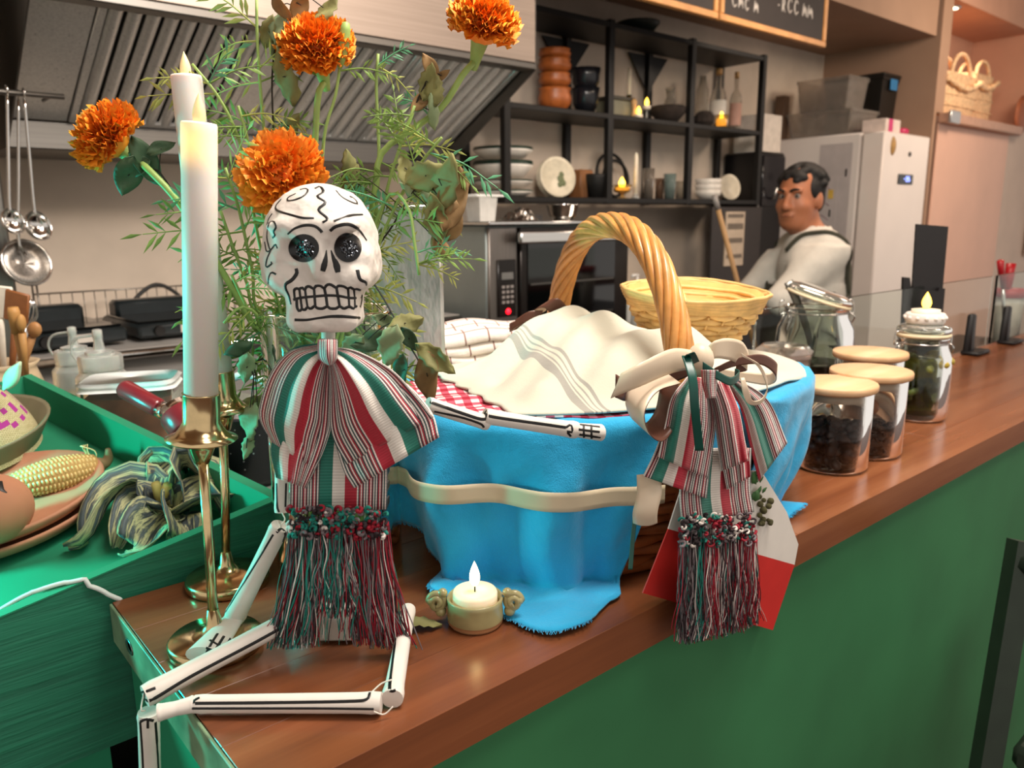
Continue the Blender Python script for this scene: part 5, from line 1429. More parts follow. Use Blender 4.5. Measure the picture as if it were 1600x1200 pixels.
lines = [
 ([(445, 70), (480, 55), (505, 95), (460, 130), (520, 175), (470, 230), (535, 295), (500, 325)], 2.6),
 ([(190, 150), (150, 200), (160, 235), (270, 270), (350, 290), (435, 292)], (1.6, 2.6, 2.2)),
 ([(300, 108), (245, 135), (235, 160), (290, 155), (360, 125), (390, 85), (370, 70), (330, 80)], (1.2, 2.2, 1.4)),
 ([(600, 85), (640, 130), (700, 165), (760, 185), (740, 150), (700, 125), (715, 140)], (1.2, 2.2, 1.4)),
 ([(585, 315), (650, 290), (720, 270), (800, 265)], (2.4, 2.6, 1.6)),
 ([(238, 412), (290, 370), (370, 345), (440, 352), (480, 380), (495, 400)], (1.6, 2.6, 2.8)),
 ([(555, 388), (600, 355), (690, 338), (760, 370), (800, 415), (830, 460)], (2.8, 3.2, 2.0)),
 ([(125, 440), (142, 420), (130, 392), (150, 360), (130, 315), (95, 340), (82, 430), (95, 500), (110, 530), (145, 490), (160, 520)], 1.8),
 ([(112, 530), (82, 600), (76, 660), (120, 632), (112, 620)], 1.8), ([(152, 715), (115, 700), (95, 740), (92, 785)], 1.8),
 ([(66, 470), (76, 535), (90, 545), (105, 532)], 1.4), ([(122, 258), (95, 300), (82, 345)], 1.2),
 ([(300, 670), (306, 705), (270, 755), (225, 785), (222, 820), (245, 870), (262, 940)], (3.4, 3.2, 2.4, 1.8)),
 ([(760, 680), (780, 750), (825, 775), (828, 810)], (3.6, 3.0, 2.0)),
 ([(280, 905), (330, 890), (430, 880), (530, 872), (620, 875), (700, 890), (795, 890)], 2.4),
 ([(285, 835), (300, 818), (325, 824), (345, 813), (366, 830), (378, 808), (402, 805), (434, 822), (446, 803), (480, 798), (511, 817), (530, 794), (560, 790), (602, 814), (618, 800), (660, 805), (690, 822), (705, 810), (735, 827), (755, 824), (785, 838), (795, 890), (785, 950)], 2.6),
 ([(305, 900), (308, 960), (325, 990), (345, 973), (365, 982), (386, 960), (410, 972), (441, 950), (457, 966), (500, 970), (536, 953), (552, 968), (600, 970), (627, 954), (660, 970), (700, 955), (730, 972), (745, 955), (785, 955)], 2.6),
 ([(285, 832), (288, 870), (292, 905)], 2.2), ([(325, 824), (335, 900), (345, 973)], 2.2), ([(368, 828), (376, 890), (387, 960)], 2.2), ([(435, 818), (440, 885), (444, 950)], 2.4), ([(512, 815), (525, 880), (535, 953)], 2.6), ([(603, 812), (615, 880), (628, 955)], 2.6), ([(690, 820), (695, 885), (700, 957)], 2.2), ([(735, 826), (740, 890), (742, 957)], 2.2),
 ([(290, 1055), (380, 1055), (480, 1040), (560, 1030), (660, 1030), (780, 1040)], (2.6, 2.0, 3.0, 2.4)),
 ([(528, 532), (522, 600), (508, 660), (500, 690)], (1.5, 5, 9, 10.5, 8)), ([(562, 532), (580, 590), (605, 650), (615, 700)], (1.5, 5, 9, 11, 8)),
]
for i, (L, w) in enumerate(lines):
    mb = MB(); paint(mb, bv, K(L), np.array(w)*(1.0 if np.ndim(w) and max(w) > 7 else 1.75))
    if mb.n: mb.build('painted_line', black_paint, skull)
# neck, torso, base block
MB().tube([Hp(513, 500, SK+.004), Hp(513, 560, SK+.004)], 12*kk, 14, flat=.9).build('neck', bone_m, skel)
tc = Hp(527, 690, .640)
tor = MB().box(tc, (150*kk, .04, 205*kk), SB[:, [0, 2, 1]]*np.array([1, 1, 1]), .010); tor = tor.build('torso', bone_m, skel, angle=50)
bt = bvh_of(tor)
for y in (620, 650, 680, 710, 740, 765, 790):
    mb = MB(); paint(mb, bt, [(452, y), (520, y+3), (603, y-1)], 14); mb.n and mb.build('painted_line', black_paint, tor)
    # stripes wrap round the right side
    s_ = Hp(603, y, .640); MB().box(s_+FH*.0, (.0012, .034, 13*kk), SB[:, [0, 2, 1]]).build('painted_line', black_paint, tor, smooth=False)
bb_ = Zp(526, 1006, ZT+.001)
blk = MB().box(bb_+FH*.022+ZU*.0165, (70*kk, .044, .031), np.stack([RH, FH, ZU], 1), .003).build('base_block', bone_m, skel, angle=50)

def bone(pts, wid, name='bone', flat=.85, lines=(), flare=1.12):
    P = spline(np.array(pts), 22); q = np.linspace(0, 1, 22); r0 = np.interp(q, np.linspace(0, 1, len(np.atleast_1d(wid))), np.atleast_1d(wid)) if np.ndim(wid) else np.full(22, wid)
    r_ = r0*(1+(flare-1)*np.clip(1-np.minimum(q, 1-q)*9, 0, 1))
    r_[0] *= .88; r_[-1] *= .88
    o = MB().tube(P, r_, 16, up=ZU if abs(unit(P[-1]-P[0])[2]) < .8 else RH).build(name, bone_m, skel, angle=60)
    b_ = bvh_of(o)
    for L, w in lines:
        mb = MB(); paint(mb, b_, L, w*1.5, lift=.0003); mb.n and mb.build('painted_line', black_paint, o)
    return o
string_m = mat('string', '#d9d2c6', .8)
def tie(pts): MB().tube(spline(np.array(pts), 14), .0006, 5).build('string', string_m, skel)
# viewer-left arm: upper arm behind the bow, forearm and hand resting by the candlestick
bone([Hp(442, 640, .625), Hp(440, 800, .612)], .0058, 'upper_arm', lines=[([(432, 755), (433, 790), (436, 800)], 2.5), ([(447, 755), (446, 792)], 2.5)])
e0 = Hp(438, 822, .600); e1 = Zp(366, 965, ZT+.018); e2 = Zp(318, 1024, ZT+.016)
fo = bone([e0, e0*.5+e1*.5, e1], (.0078, .0076, .0088), 'forearm', lines=[([(450, 838), (420, 900), (392, 955), (378, 985)], 4.0), ([(427, 835), (400, 880), (350, 960)], 2.2), ([(338, 968), (344, 982), (352, 978), (352, 963)], 3), ([(352, 978), (362, 987), (376, 984)], 3), ([(432, 832), (440, 826), (446, 834), (442, 846)], 3)])
P = [e1-unit(e2-e1)*.004, e1*.6+e2*.4, e2]
hnd = MB().tube(spline(np.array(P), 12), np.linspace(.0085, .0150, 12), 16, flat=.5, up=ZU).build('hand', bone_m, skel, angle=60)
bh = bvh_of(hnd)
for L in ([(340, 990), (330, 1006), (322, 1022)], [(350, 994), (340, 1010), (332, 1024)], [(360, 998), (352, 1010), (345, 1020)], [(328, 1000), (342, 1008), (356, 1012)], [(322, 1012), (336, 1018)]):
    mb = MB(); paint(mb, bh, L, 4.5); mb.n and mb.build('painted_line', black_paint, hnd)
tie([Hp(441, 802, .606), Hp(445, 812, .600), Hp(438, 822, .594)])
# viewer-right arm reaching over the blue cloth
r0 = Hp(668, 632, .600); r1 = Hp(762, 661, .625); r2 = Hp(900, 672, .655); r3 = Hp(938, 676, .665)
RZ = lambda p, dz: p+ZU*dz
bone([r0, r1], .0062, 'upper_arm', lines=[([(672, 628), (720, 645), (752, 655), (764, 652)], 3.4), ([(678, 643), (720, 652), (750, 662), (756, 668)], 2.6)])
bone([Hp(757, 650, .622), Hp(830, 662, .638), r2], (.0066, .0064, .0075), 'forearm', lines=[([(757, 645), (764, 650), (800, 656), (850, 663), (884, 668)], 3.2), ([(884, 668), (892, 664), (894, 675), (886, 674), (892, 682)], 2.6), ([(762, 640), (756, 647), (760, 653)], 2.4)])
hnd = MB().tube(spline(np.array([r2-unit(r3-r2)*.003, r2*.5+r3*.5, r3]), 10), np.linspace(.0076, .0095, 10), 16, flat=.8, up=ZU).build('hand', bone_m, skel, angle=60)
bh = bvh_of(hnd)
for L in ([(904, 663), (920, 665), (937, 667)], [(904, 671), (920, 673), (937, 675)], [(905, 679), (920, 681), (938, 684)], [(906, 687), (920, 689), (937, 691)], [(912, 660), (912, 675), (913, 690)], [(924, 661), (924, 676), (925, 692)]):
    mb = MB(); paint(mb, bh, L, 3.8); mb.n and mb.build('painted_line', black_paint, hnd)
# legs
zb = ZT+.0085
t0 = Zp(484, 952, ZT+.030); t1 = Zp(226, 1088, ZT+.0095)
bone([t0, t0*.5+t1*.5, t1], (.0080, .0078, .0084), 'thigh', lines=[([(466, 966), (400, 1003), (300, 1056), (240, 1092), (228, 1094)], 3.6), ([(470, 952), (476, 958), (474, 966)], 3), ([(446, 972), (452, 962), (462, 964)], 3), ([(219, 1076), (222, 1082), (243, 1075)], 3.2), ([(226, 1094), (226, 1082)], 2.6)])
t1v = t1+np.array((.0, 0, -.012))
s0 = Hp(232, 1112, hd(t1)); s1 = Hp(236, 1250, hd(t1)+.004); s2 = Hp(238, 1300, hd(t1)-.02)
bone([s0, s1], .0076, 'shin', lines=[([(219, 1128), (228, 1124), (240, 1126)], 3), ([(231, 1126), (231, 1138)], 2.6), ([(219, 1128), (222, 1170), (224, 1210)], 2.6), ([(243, 1128), (246, 1170), (248, 1210)], 2.8)])
bone([s1+ZU*.002, s2], (.0076, .006), 'foot')
tie([t1+ZU*.004, t1-ZU*.006-FH*.007, s0+ZU*.004-FH*.004])
# right leg
k0 = Zp(638, 952, ZT+.020); k1 = Zp(613, 1092, zb)
bone([k0, k0*.5+k1*.5, k1], (.0060, .0068, .0076), 'thigh', lines=[([(626, 955), (618, 1000), (609, 1070), (612, 1080), (618, 1078)], 3.4)], flare=1.2)
q0 = Zp(596, 1098, zb); q1 = Zp(304, 1100, zb); q2 = Zp(246, 1114, zb-.001)
bone([q0, q0*.5+q1*.5, q1], (.0076, .0070, .0064), 'shin', lines=[([(578, 1082), (572, 1093), (540, 1096), (420, 1098), (305, 1099)], 3.2), ([(584, 1108), (500, 1107), (400, 1107), (300, 1107)], 2.6), ([(303, 1099), (304, 1094), (312, 1090)], 3)])
bone([q1, q1*.55+q2*.45, q2], (.0062, .0052, .0062), 'foot')
tie([Zp(580, 1082, zb+.006), Zp(596, 1068, zb+.010), Zp(612, 1062, zb+.012)]); tie([Zp(584, 1112, zb), Zp(600, 1116, zb-.004), Zp(614, 1104, zb)])

# ================================================================ striped ribbon material and bow builders
def stripes_mat(name, dark='#4a2a2e'):
    m = bpy.data.materials.new(name); t = NT(m); u, v, uvv = t.uv()
    fr_ = t.math('FRACT', t.math('MULTIPLY', u, 10.0))
    wht, red, grn, gry = lin('#e6dcd5'), lin('#a81a32'), lin('#12705f'), lin('#3b3338')
    fine = t.ramp(fr_, [(0, wht), (.14, gry), (.26, red), (.40, wht), (.52, red), (.60, gry), (.74, wht), (.86, lin('#2c5c58')), (.94, gry)], 'CONSTANT')
    broad = t.ramp(u, [(0, grn), (.43, lin('#e2dad0')), (.57, lin('#b01730'))], 'CONSTANT')
    isb = t.math('MULTIPLY', t.math('GREATER_THAN', u, .30), t.math('LESS_THAN', u, .70))
    rib = t.math('SINE', t.math('MULTIPLY', v, 2100.0))
    c_ = t.mix(isb, fine, broad)
    dk = t.math('MULTIPLY_ADD', rib, .08, .92)
    hs = t.n('ShaderNodeHueSaturation'); t.l(dk, hs.inputs['Value']); t.l(c_, hs.inputs['Color'])
    t.l(hs.outputs[0], t.p.inputs['Base Color']); t.p.inputs['Roughness'].default_value = .6
    t.p.inputs['Sheen Weight'].default_value = .15
    t.bump(rib, .2, .0004)
    MATS[name] = m; return m
striped = stripes_mat('striped_sash')
def patch(lp, rp, hf_, u0, u1, n=26, m=30, v0=0.0, vl=.12):
    Lq, Rq = spline(np.asarray(lp, float), n), spline(np.asarray(rp, float), n)
    P = np.zeros((n, m, 3)); uv = np.zeros((n, m, 2))
    for i in range(n):
        for j in range(m):
            u = j/(m-1); v = i/(n-1)
            x, y = Lq[i]*(1-u)+Rq[i]*u
            P[i, j] = Hp(x, y, hf_(u, v)); uv[i, j] = (u0+(u1-u0)*u, v0+vl*v)
    return MB().grid(P, uv=uv)
yarn = [mat('yarn_teal', '#17776a', .8), mat('yarn_red', '#8f1428', .8), mat('yarn_white', '#cfc6bf', .8), mat('yarn_grey', '#6d6266', .8), mat('yarn_dark', '#2b2024', .8)]
def thread(mb, P, r, mi): mb.tube(P, r, 4, cap=False, mi=mi)
def pick(w): 
    x = rnd.random()*sum(w)
    for i, a_ in enumerate(w):
        x -= a_
        if x <= 0: return i
    return 0
# ================================================================ striped bow at the skeleton's neck
BH = .592
bow = thing('striped_bow', 'striped red white and green ribbon bow at skeleton neck', 'ribbon bow', Hp(527, 1000, BH), 'striped ribbon bows')
pl = lambda u, k, ph=0: .0022*math.sin(u*k*math.pi+ph)
# tail hanging down the middle
patch([(468, 640), (455, 720), (452, 800)], [(600, 640), (605, 720), (604, 796)], lambda u, v: BH+.004+pl(u, 5)*.7, -.02, 1.02, 20, 40, vl=.10).build('tail', striped, bow, solid=.0008)
# lower layers, then upper layers
patch([(505, 560), (455, 600), (424, 690), (431, 746)], [(514, 560), (514, 660), (502, 712), (478, 763)], lambda u, v: BH-.004-.010*math.sin(math.pi*u)*v+pl(u, 6), .30, 1.0, 24, 30, vl=.15).build('loop_back', striped, bow, solid=.0008)
patch([(516, 560), (518, 660), (535, 730), (553, 763)], [(522, 560), (620, 590), (672, 640), (686, 683)], lambda u, v: BH-.003-.010*math.sin(math.pi*u)*v+pl(u, 6), 1.02, .10, 24, 34, vl=.15).build('loop_back', striped, bow, solid=.0008)
patch([(500, 542), (455, 548), (425, 580), (408, 625), (406, 655), (424, 690)], [(514, 556), (517, 600), (517, 650), (516, 672), (503, 710), (491, 732)], lambda u, v: BH-.006-.020*math.sin(math.pi*min(1, u*1.1))*math.sin(math.pi*min(1, .15+.8*v))+pl(u, 7, .5), .08, 1.0, 28, 36, vl=.14).build('loop_front', striped, bow, solid=.0008)
patch([(514, 556), (517, 600), (516, 660), (522, 690), (541, 726)], [(520, 542), (560, 550), (612, 578), (650, 618), (677, 652)], lambda u, v: BH-.007-.020*math.sin(math.pi*min(1, u*1.05))*math.sin(math.pi*min(1, .15+.8*v))+pl(u, 7, .2), 1.0, .10, 28, 38, vl=.14).build('loop_front', striped, bow, solid=.0008)
# collar bands going round the neck and the knot
patch([(497, 536), (460, 543), (432, 565)], [(500, 548), (468, 556), (440, 580)], lambda u, v: BH+.012-.010*v, .36, .0, 14, 10, vl=.06).build('neck_band', striped, bow, solid=.0008)
kn = [(497, 534), (498, 548), (500, 562), (508, 570)]
patch([(497, 531), (497, 548), (500, 562), (512, 570)], [(527, 531), (527, 548), (525, 562), (518, 570)], lambda u, v: BH-.022-.010*math.sin(math.pi*u)-.005*math.sin(math.pi*v), .66, 1.0, 14, 16, vl=.05).build('knot', striped, bow, solid=.001)
patch([(498, 532), (498, 531), (500, 530)], [(527, 532), (527, 531), (524, 530)], lambda u, v: BH-.022+.03*v-.010*math.sin(math.pi*u), .66, 1.0, 8, 12, vl=.03).build('knot', striped, bow, solid=.001)

def fringe(owner, xa, xb, ytop, ybot, h0, weights, nb, per, spread, zmin=None, knots=True, seed=1, fall=0.0, part=None, jit=9.0, clump=2.0):
    rr = random.Random(seed)
    # knotted heading
    kn_ = MB()
    if knots:
        for i in range(nb*14):
            u = rr.random(); x = xa+(xb-xa)*u; y = ytop+rr.uniform(-2, 46); a_ = rr.uniform(0, 6.28); rad = rr.uniform(3, 6.5)
            h_ = h0-rr.uniform(.001, .008)
            P = [Hp(x+rad*math.cos(a_+q)*(1-.1*q), y+rad*.7*math.sin(a_+q), h_-.0012*q) for q in np.linspace(0, 4.6, 9)]
            kn_.tube(P, rr.uniform(.0010, .0016), 5, mi=pick(weights(u)))
        kn_.build('knotted_heading', yarn, owner)['kind'] = 'stuff'
    mb = MB()
    for b_ in range(nb):
        u0 = (b_+.5)/nb
        for i in range(per):
            u = u0+rr.gauss(0, .30/nb)
            x = xa+(xb-xa)*u
            ys = ytop+rr.uniform(18, 40); ye = ybot(u)+rr.uniform(-20, 8)
            if part is not None and part[0] < u < part[1] and rr.random() < part[2]: ye = 945+rr.uniform(-25, 22)
            dx = spread*(u-.5)+rr.gauss(0, jit)
            h_ = h0+rr.gauss(0, .0022)
            mid = u0+(u-u0)*clump
            xm = xa+(xb-xa)*mid
            ph = rr.uniform(0, 6.28); am = rr.uniform(1.5, 6.5)
            pts = []
            n_ = 14
            for j, q in enumerate(np.linspace(0, 1, n_)):
                xx = x+(xm-x)*min(1, q*1.8)+dx*q*q+am*math.sin(ph+q*9)*(.25+.75*q)
                yy = ys+(ye-ys)*q
                p_ = Hp(xx, yy, h_-fall*q-.004*math.sin(math.pi*q))
                if zmin is not None and p_[2] < zmin:
                    p_ = Zp(xx, yy, zmin+rr.random()*.002)
                pts.append(p_)
            thread(mb, np.array(pts), rr.uniform(.00032, .00062), pick(weights(mid)))
    o = mb.build('fringe', yarn, owner); o['kind'] = 'stuff'
def w_sk(u):
    if u < .3: return (3, 1, 1.2, 2, 1.5)
    if u < .55: return (2, 1.4, 1.6, 2.2, 1)
    if u < .68: return (1.6, 1.6, 1, 1.5, 1)
    return (.6, 3.2, .8, 1.4, 1.2)
fringe(bow, 452, 604, 795, lambda u: 1008-26*math.sin(math.pi*u)**2*.3, BH-.004, w_sk, 11, 85, 52, ZT+.002, True, 5, .010, (.30, .66, .90))
# ================================================================ the big wicker basket
BC, BA, BB_, BP, RZ0 = np.array((.665, .603)), .260, .168, math.radians(-10), 1.205
B2, A2, BB2 = np.array((.640, .600)), .200, .135
def ell_pt(th, q, off=0.0):
    """point on the basket wall: q=1 rim, q=0 base; off = outwards"""
    c_ = B2*(1-q)+BC*q; a_ = A2*(1-q)+BA*q; b_ = BB2*(1-q)+BB_*q
    n_ = unit((math.cos(th)/a_, math.sin(th)/b_)); x = a_*math.cos(th)+off*n_[0]; y = b_*math.sin(th)+off*n_[1]
    cs, sn_ = math.cos(BP), math.sin(BP)
    return np.array((c_[0]+x*cs-y*sn_, c_[1]+x*sn_+y*cs))
def outn(th):
    p = ell_pt(th, 1, .01)-ell_pt(th, 1, 0); return np.append(unit(p), 0)
bsk = thing('wicker_basket', 'large brown wicker basket with arched twisted handle', 'basket', (*B2, ZT))
wick = mat('wicker_brown', '#9a552a', .45, var=.25, ns=40, rv=.2)
nst = 34
for i in range(13):
    q = (i+.5)/13; th = np.linspace(0, 2*np.pi, nst*6, endpoint=False)
    P = np.array([np.append(ell_pt(t_, q, .0035*math.cos(t_*nst/2+(math.pi if i % 2 else 0))), ZT+.006+q*(RZ0-ZT-.012)) for t_ in th])
    MB().tube(P, .0062, 6, closed=True).build('weave_row', wick, bsk)
for i in range(nst):
    t_ = 2*np.pi*(i+.0)/nst
    MB().tube([np.append(ell_pt(t_, 0), ZT+.004), np.append(ell_pt(t_, .5), ZT+.078), np.append(ell_pt(t_, 1), RZ0-.002)], .003, 5).build('stake', wick, bsk)
MB().prism([np.append(ell_pt(t_, 0, -.004), ZT+.001) for t_ in np.linspace(0, 2*np.pi, 40, endpoint=False)], ZU, .006).build('bottom', wick, bsk, smooth=False, fix=True)
MB().tube([np.append(ell_pt(t_, 0, .004), ZT+.0062) for t_ in np.linspace(0, 2*np.pi, 120, endpoint=False)], .006, 8, closed=True).build('foot_ring', wick, bsk)
# handle: twisted strands
HF, HB_ = np.array((.607, .449, 1.15)), np.array((.742, .778, 1.15))
ang = np.linspace(0, np.pi, 120); mid = (HF+HB_)/2; hlf = (HF-HB_)/2
core = np.array([mid+hlf*math.copysign(abs(math.cos(a_))**.86, math.cos(a_))+ZU*(.243*math.sin(a_)**.86) for a_ in ang])
T = np.gradient(core, axis=0); T /= np.linalg.norm(T, axis=1)[:, None]
sidev = unit(np.cross(hlf, ZU)); hm = mat('handle_cane', '#c98d4b', .38, var=.22, ns=45, rv=.18, coat=.15)
tt = np.r_[0, np.cumsum(np.linalg.norm(np.diff(core, axis=0), axis=1))]; tt /= tt[-1]
MB().tube(core, .0085, 10).build('handle_core', mat('handle_core', '#7d4d22', .6), bsk)
for k in range(9):
    ph = 2*np.pi*k/9+tt*2*np.pi*2.3
    P = core+.0108*(np.cos(ph)[:, None]*sidev+np.sin(ph)[:, None]*np.cross(T, sidev))
    MB().tube(P, .0044, 8).build('handle_strand', hm, bsk)

# ---------------------------------------------------------------- cloths
def cloth_mat(name, col, sheen=.3, weave=900, var=.08, ns=9, bump=.25):
    m = bpy.data.materials.new(name); t = NT(m); v = t.obj(); n_ = t.noise(v, ns, 4)
    t.l(t.ramp(n_, [(.3, sc(lin(col), 1-var)), (.7, sc(lin(col), 1+var))]), t.p.inputs['Base Color'])
    t.p.inputs['Roughness'].default_value = .85; t.p.inputs['Sheen Weight'].default_value = sheen
    w = t.n('ShaderNodeTexNoise'); w.inputs['Scale'].default_value = weave; t.l(v, w.inputs['Vector'])
    t.bump(t.math('MULTIPLY_ADD', w.outputs[0], .35, t.math('MULTIPLY', t.noise(v, 40, 4), 1.6)), bump*2, .003)
    MATS[name] = m; return m
blue = cloth_mat('blue_linen', '#14a0d2')
Lk = [(0, .12), (60, .06), (120, .06), (150, .105), (170, .118), (185, .135), (198, .185), (212, .225), (226, .25), (238, .232), (246, .19), (251, .13), (255, .045), (284, .045), (292, .14), (318, .20), (335, .19), (348, .15), (360, .12)]
Ld, Lv = zip(*Lk)
def hang(deg): return float(np.interp(deg % 360, Ld, Lv))
nth, ns_ = 300, 34
P = np.zeros((nth, ns_, 3))
wall = np.array([RZ0-ZT])
for i in range(nth):
    th = 2*np.pi*i/nth; deg = math.degrees(th); L = hang(deg)
    on = outn(th)
    fold = .5*math.sin(th*11+.6)+.35*math.sin(th*23+2.0)+.3*math.sin(th*6.0)+.25*math.sin(th*37+1)
    deep = sum(math.exp(-((deg-d0)/4.0)**2)*a0 for d0, a0 in ((200, .9), (216, -.9), (229, 1.1), (240, -.7), (186, -.6), (330, 1.0), (345, -.8), (318, -.5)))
    for j in range(ns_):
        if j < 6:          # inside the rim, then over it
            s_ = j/5.0; off = -.05+.062*s_; z = RZ0+.004+.010*math.sin(s_*math.pi/2*1.0)
            p = np.append(ell_pt(th, 1, off), z+.002*fold*s_)
        else:
            s_ = (j-5)/(ns_-6)*L
            zz = RZ0+.014-.004*(min(1, s_/.02))-s_*.985
            q = np.clip((zz-ZT)/(RZ0-ZT), 0, 1.05)
            am = .0135*min(1, s_/.07)
            bulge = .012+.010*math.sin(min(1, s_/.10)*math.pi*.5)
            off = max(.0135, bulge+am*(fold+1.9*deep)*.55)+.001+max(-.002, .003*math.sin(s_*60+th*21)*min(1, s_/.04))
            if zz > ZT+.0045: p = np.append(ell_pt(th, q, off), zz)
            else:
                ex = (ZT+.0045-zz); p = np.append(ell_pt(th, 0, off+ex*.95), 0)
                p[2] = ZT+.0045+max(0, .004*(fold+deep*1.2))*math.exp(-ex*9)
        P[i, j] = p
cl = MB().grid(P, cu=True)
blue_o = one(cl, 'blue_cloth', blue, 'bright blue cloth lining the basket and draping over', 'cloth', solid=.0016)
# frayed hem
fr = MB(); r_ = random.Random(4)
for i in range(nth):
    deg = 360*i/nth
    if not (148 < deg < 236 or 306 < deg < 350): continue
    for k in range(5):
        p = P[i, -1]*(1-k/5)+P[(i+1) % nth, -1]*(k/5); d_ = unit(P[i, -1]-P[i, -3]); s_ = unit(P[(i+1) % nth, -1]-P[i, -1])
        e = p+d_*r_.uniform(.002, .006)+s_*r_.uniform(-.003, .003); e[2] = max(e[2], ZT+.001)
        fr.tube([p, p*.5+e*.5+ZU*.0006, e], .0004, 3, cap=False)
fo_ = MB(); fo_ = fr; b0 = ORG[blue_o.name]
ORG[blue_o.name] = b0; fro = fr.build('frayed_hem', blue, blue_o); fro['kind'] = 'stuff'

# cream ribbon band tied round the basket
cream_rib = mat('cream_ribbon', '#cdbd9f', .45, var=.05, ns=20)
beige = mat('beige_satin', '#d8c6ad', .38, var=.05, ns=12); brown = mat('brown_satin', '#5a372a', .4, var=.08, ns=12)
Pb = []
degs = np.linspace(150, 256, 80); offs = []
def cloth_at(deg, z):
    i = deg/360*nth; a_ = P[int(i) % nth, 6:]; b_ = P[(int(i)+1) % nth, 6:]; L = a_*(1-i % 1)+b_*(i % 1)
    return L[np.argmin(np.abs(L[:, 2]-z))]
for deg in degs:
    th = math.radians(deg); zc_ = ZT+(.60+.06*math.sin(math.radians(deg-150)*1.6))*(RZ0-ZT)
    q = (zc_-ZT)/(RZ0-ZT); b0 = ell_pt(th, q)
    offs.append(max(float((cloth_at(deg, zc_+e)[:2]-b0) @ outn(th)[:2]) for e in (-.009, 0, .009)))
offs = np.array(offs); offs = np.array([offs[max(0, i-3):i+4].max() for i in range(len(offs))]); offs = np.convolve(np.pad(offs, 3, 'edge'), np.ones(7)/7, 'valid')
for deg, of_ in zip(degs, offs):
    th = math.radians(deg); q = .60+.06*math.sin(math.radians(deg-150)*1.6)
    Pb.append([np.append(ell_pt(th, q, of_+.0016), ZT+q*(RZ0-ZT)+e*.0092) for e in np.linspace(-1, 1, 5)])
one(MB().grid(np.array(Pb)), 'ribbon_band', cream_rib, 'cream ribbon band tied around the blue cloth', 'ribbon', solid=.0008)

# ---------------------------------------------------------------- gingham and cream cloths in the basket
def planar_uv(P, sx, rot): 
    c_, s_ = math.cos(rot), math.sin(rot); X, Y = P[..., 0]-BC[0], P[..., 1]-BC[1]
    return np.stack([(X*c_-Y*s_)*sx, (X*s_+Y*c_)*sx], -1)
gm_ = bpy.data.materials.new('red_gingham'); t = NT(gm_); u, v, _ = t.uv()
a_ = t.math('GREATER_THAN', t.math('FRACT', u), .5); b_ = t.math('GREATER_THAN', t.math('FRACT', v), .5)
k_ = t.math('MULTIPLY', t.math('ADD', a_, b_), .5)
t.l(t.ramp(k_, [(0, lin('#e4d8d2')), (.5, lin('#c2566a')), (1, lin('#a3142f'))]), t.p.inputs['Base Color']); t.p.inputs['Roughness'].default_value = .85
t.bump(t.noise(t.obj(), 60), .3, .003)
def mound(name, m, lab, rmax, hfun, sx, rot, d0, d1, nr=26, nt=120, closed=False, rmin=0.0, uvm=True):
    ths = np.linspace(math.radians(d0), math.radians(d1), nt, endpoint=not closed)
    P = np.zeros((nt, nr, 3))
    for i, th in enumerate(ths):
        for j in range(nr):
            r_ = rmin+(rmax(math.degrees(th) % 360)-rmin)*j/(nr-1)
            xy = BC+(ell_pt(th, 1)-BC)*r_
            P[i, j] = (*xy, hfun(r_, th, xy))
    return one(MB().grid(P, uv=planar_uv(P, sx, rot), cu=closed), name, m, lab, 'cloth', solid=.0022)
g_h = lambda r, th, xy: RZ0+.0155+.0016*math.sin(th*14+r*8)+.001*math.sin(r*19)
mound('gingham_cloth', gm_, 'red and white gingham cloth at the basket left', lambda d: 1.0, g_h, 62, .5, 118, 250, 14, 70, rmin=.35)
cm = bpy.data.materials.new('cream_linen'); t = NT(cm); u, v, _ = t.uv()
st_ = t.ramp(u, [(0, lin('#c6c4b2')), (.466, lin('#95938a')), (.476, lin('#c6c4b2')), (.482, lin('#95938a')), (.486, lin('#c6c4b2')), (.494, lin('#95938a')), (.498, lin('#c6c4b2')), (.503, lin('#95938a')), (.520, lin('#c6c4b2'))], 'CONSTANT')
n_ = t.noise(t.obj(), 7, 4)
hs = t.n('ShaderNodeHueSaturation'); t.l(t.math('MULTIPLY_ADD', n_, .16, .92), hs.inputs['Value']); t.l(st_, hs.inputs['Color']); t.l(hs.outputs[0], t.p.inputs['Base Color'])
t.p.inputs['Roughness'].default_value = .9; t.p.inputs['Sheen Weight'].default_value = .3
t.bump(t.math('ADD', t.noise(t.obj(), 30, 3), t.math('MULTIPLY', t.noise(t.obj(), 700, 1), .25)), .35, .003)
rk = [(0, 1.07), (60, 1.03), (120, 1.0), (250, 1.0), (300, .995), (325, 1.06), (360, 1.07)]
rd, rv_ = zip(*rk)
LA, LB = Zp(676, 578, 1.228)[:2], Zp(806, 646, 1.226)[:2]
ln_ = unit(np.array((-(LB-LA)[1], (LB-LA)[0]))); ln_ = ln_ if (BC-LA) @ ln_ > 0 else -ln_      # points into the cream side
def c_rmax(deg):
    th = math.radians(deg); e = ell_pt(th, 1)-BC; r0 = float(np.interp(deg, rd, rv_))
    den = float(e @ ln_)
    if den < 0:
        r0 = min(r0, float((LA-BC) @ ln_)/den+.012*math.sin(deg*.35))
    return r0
sm = lambda x: (lambda t: t*t*(3-2*t))(float(np.clip(x, 0, 1)))
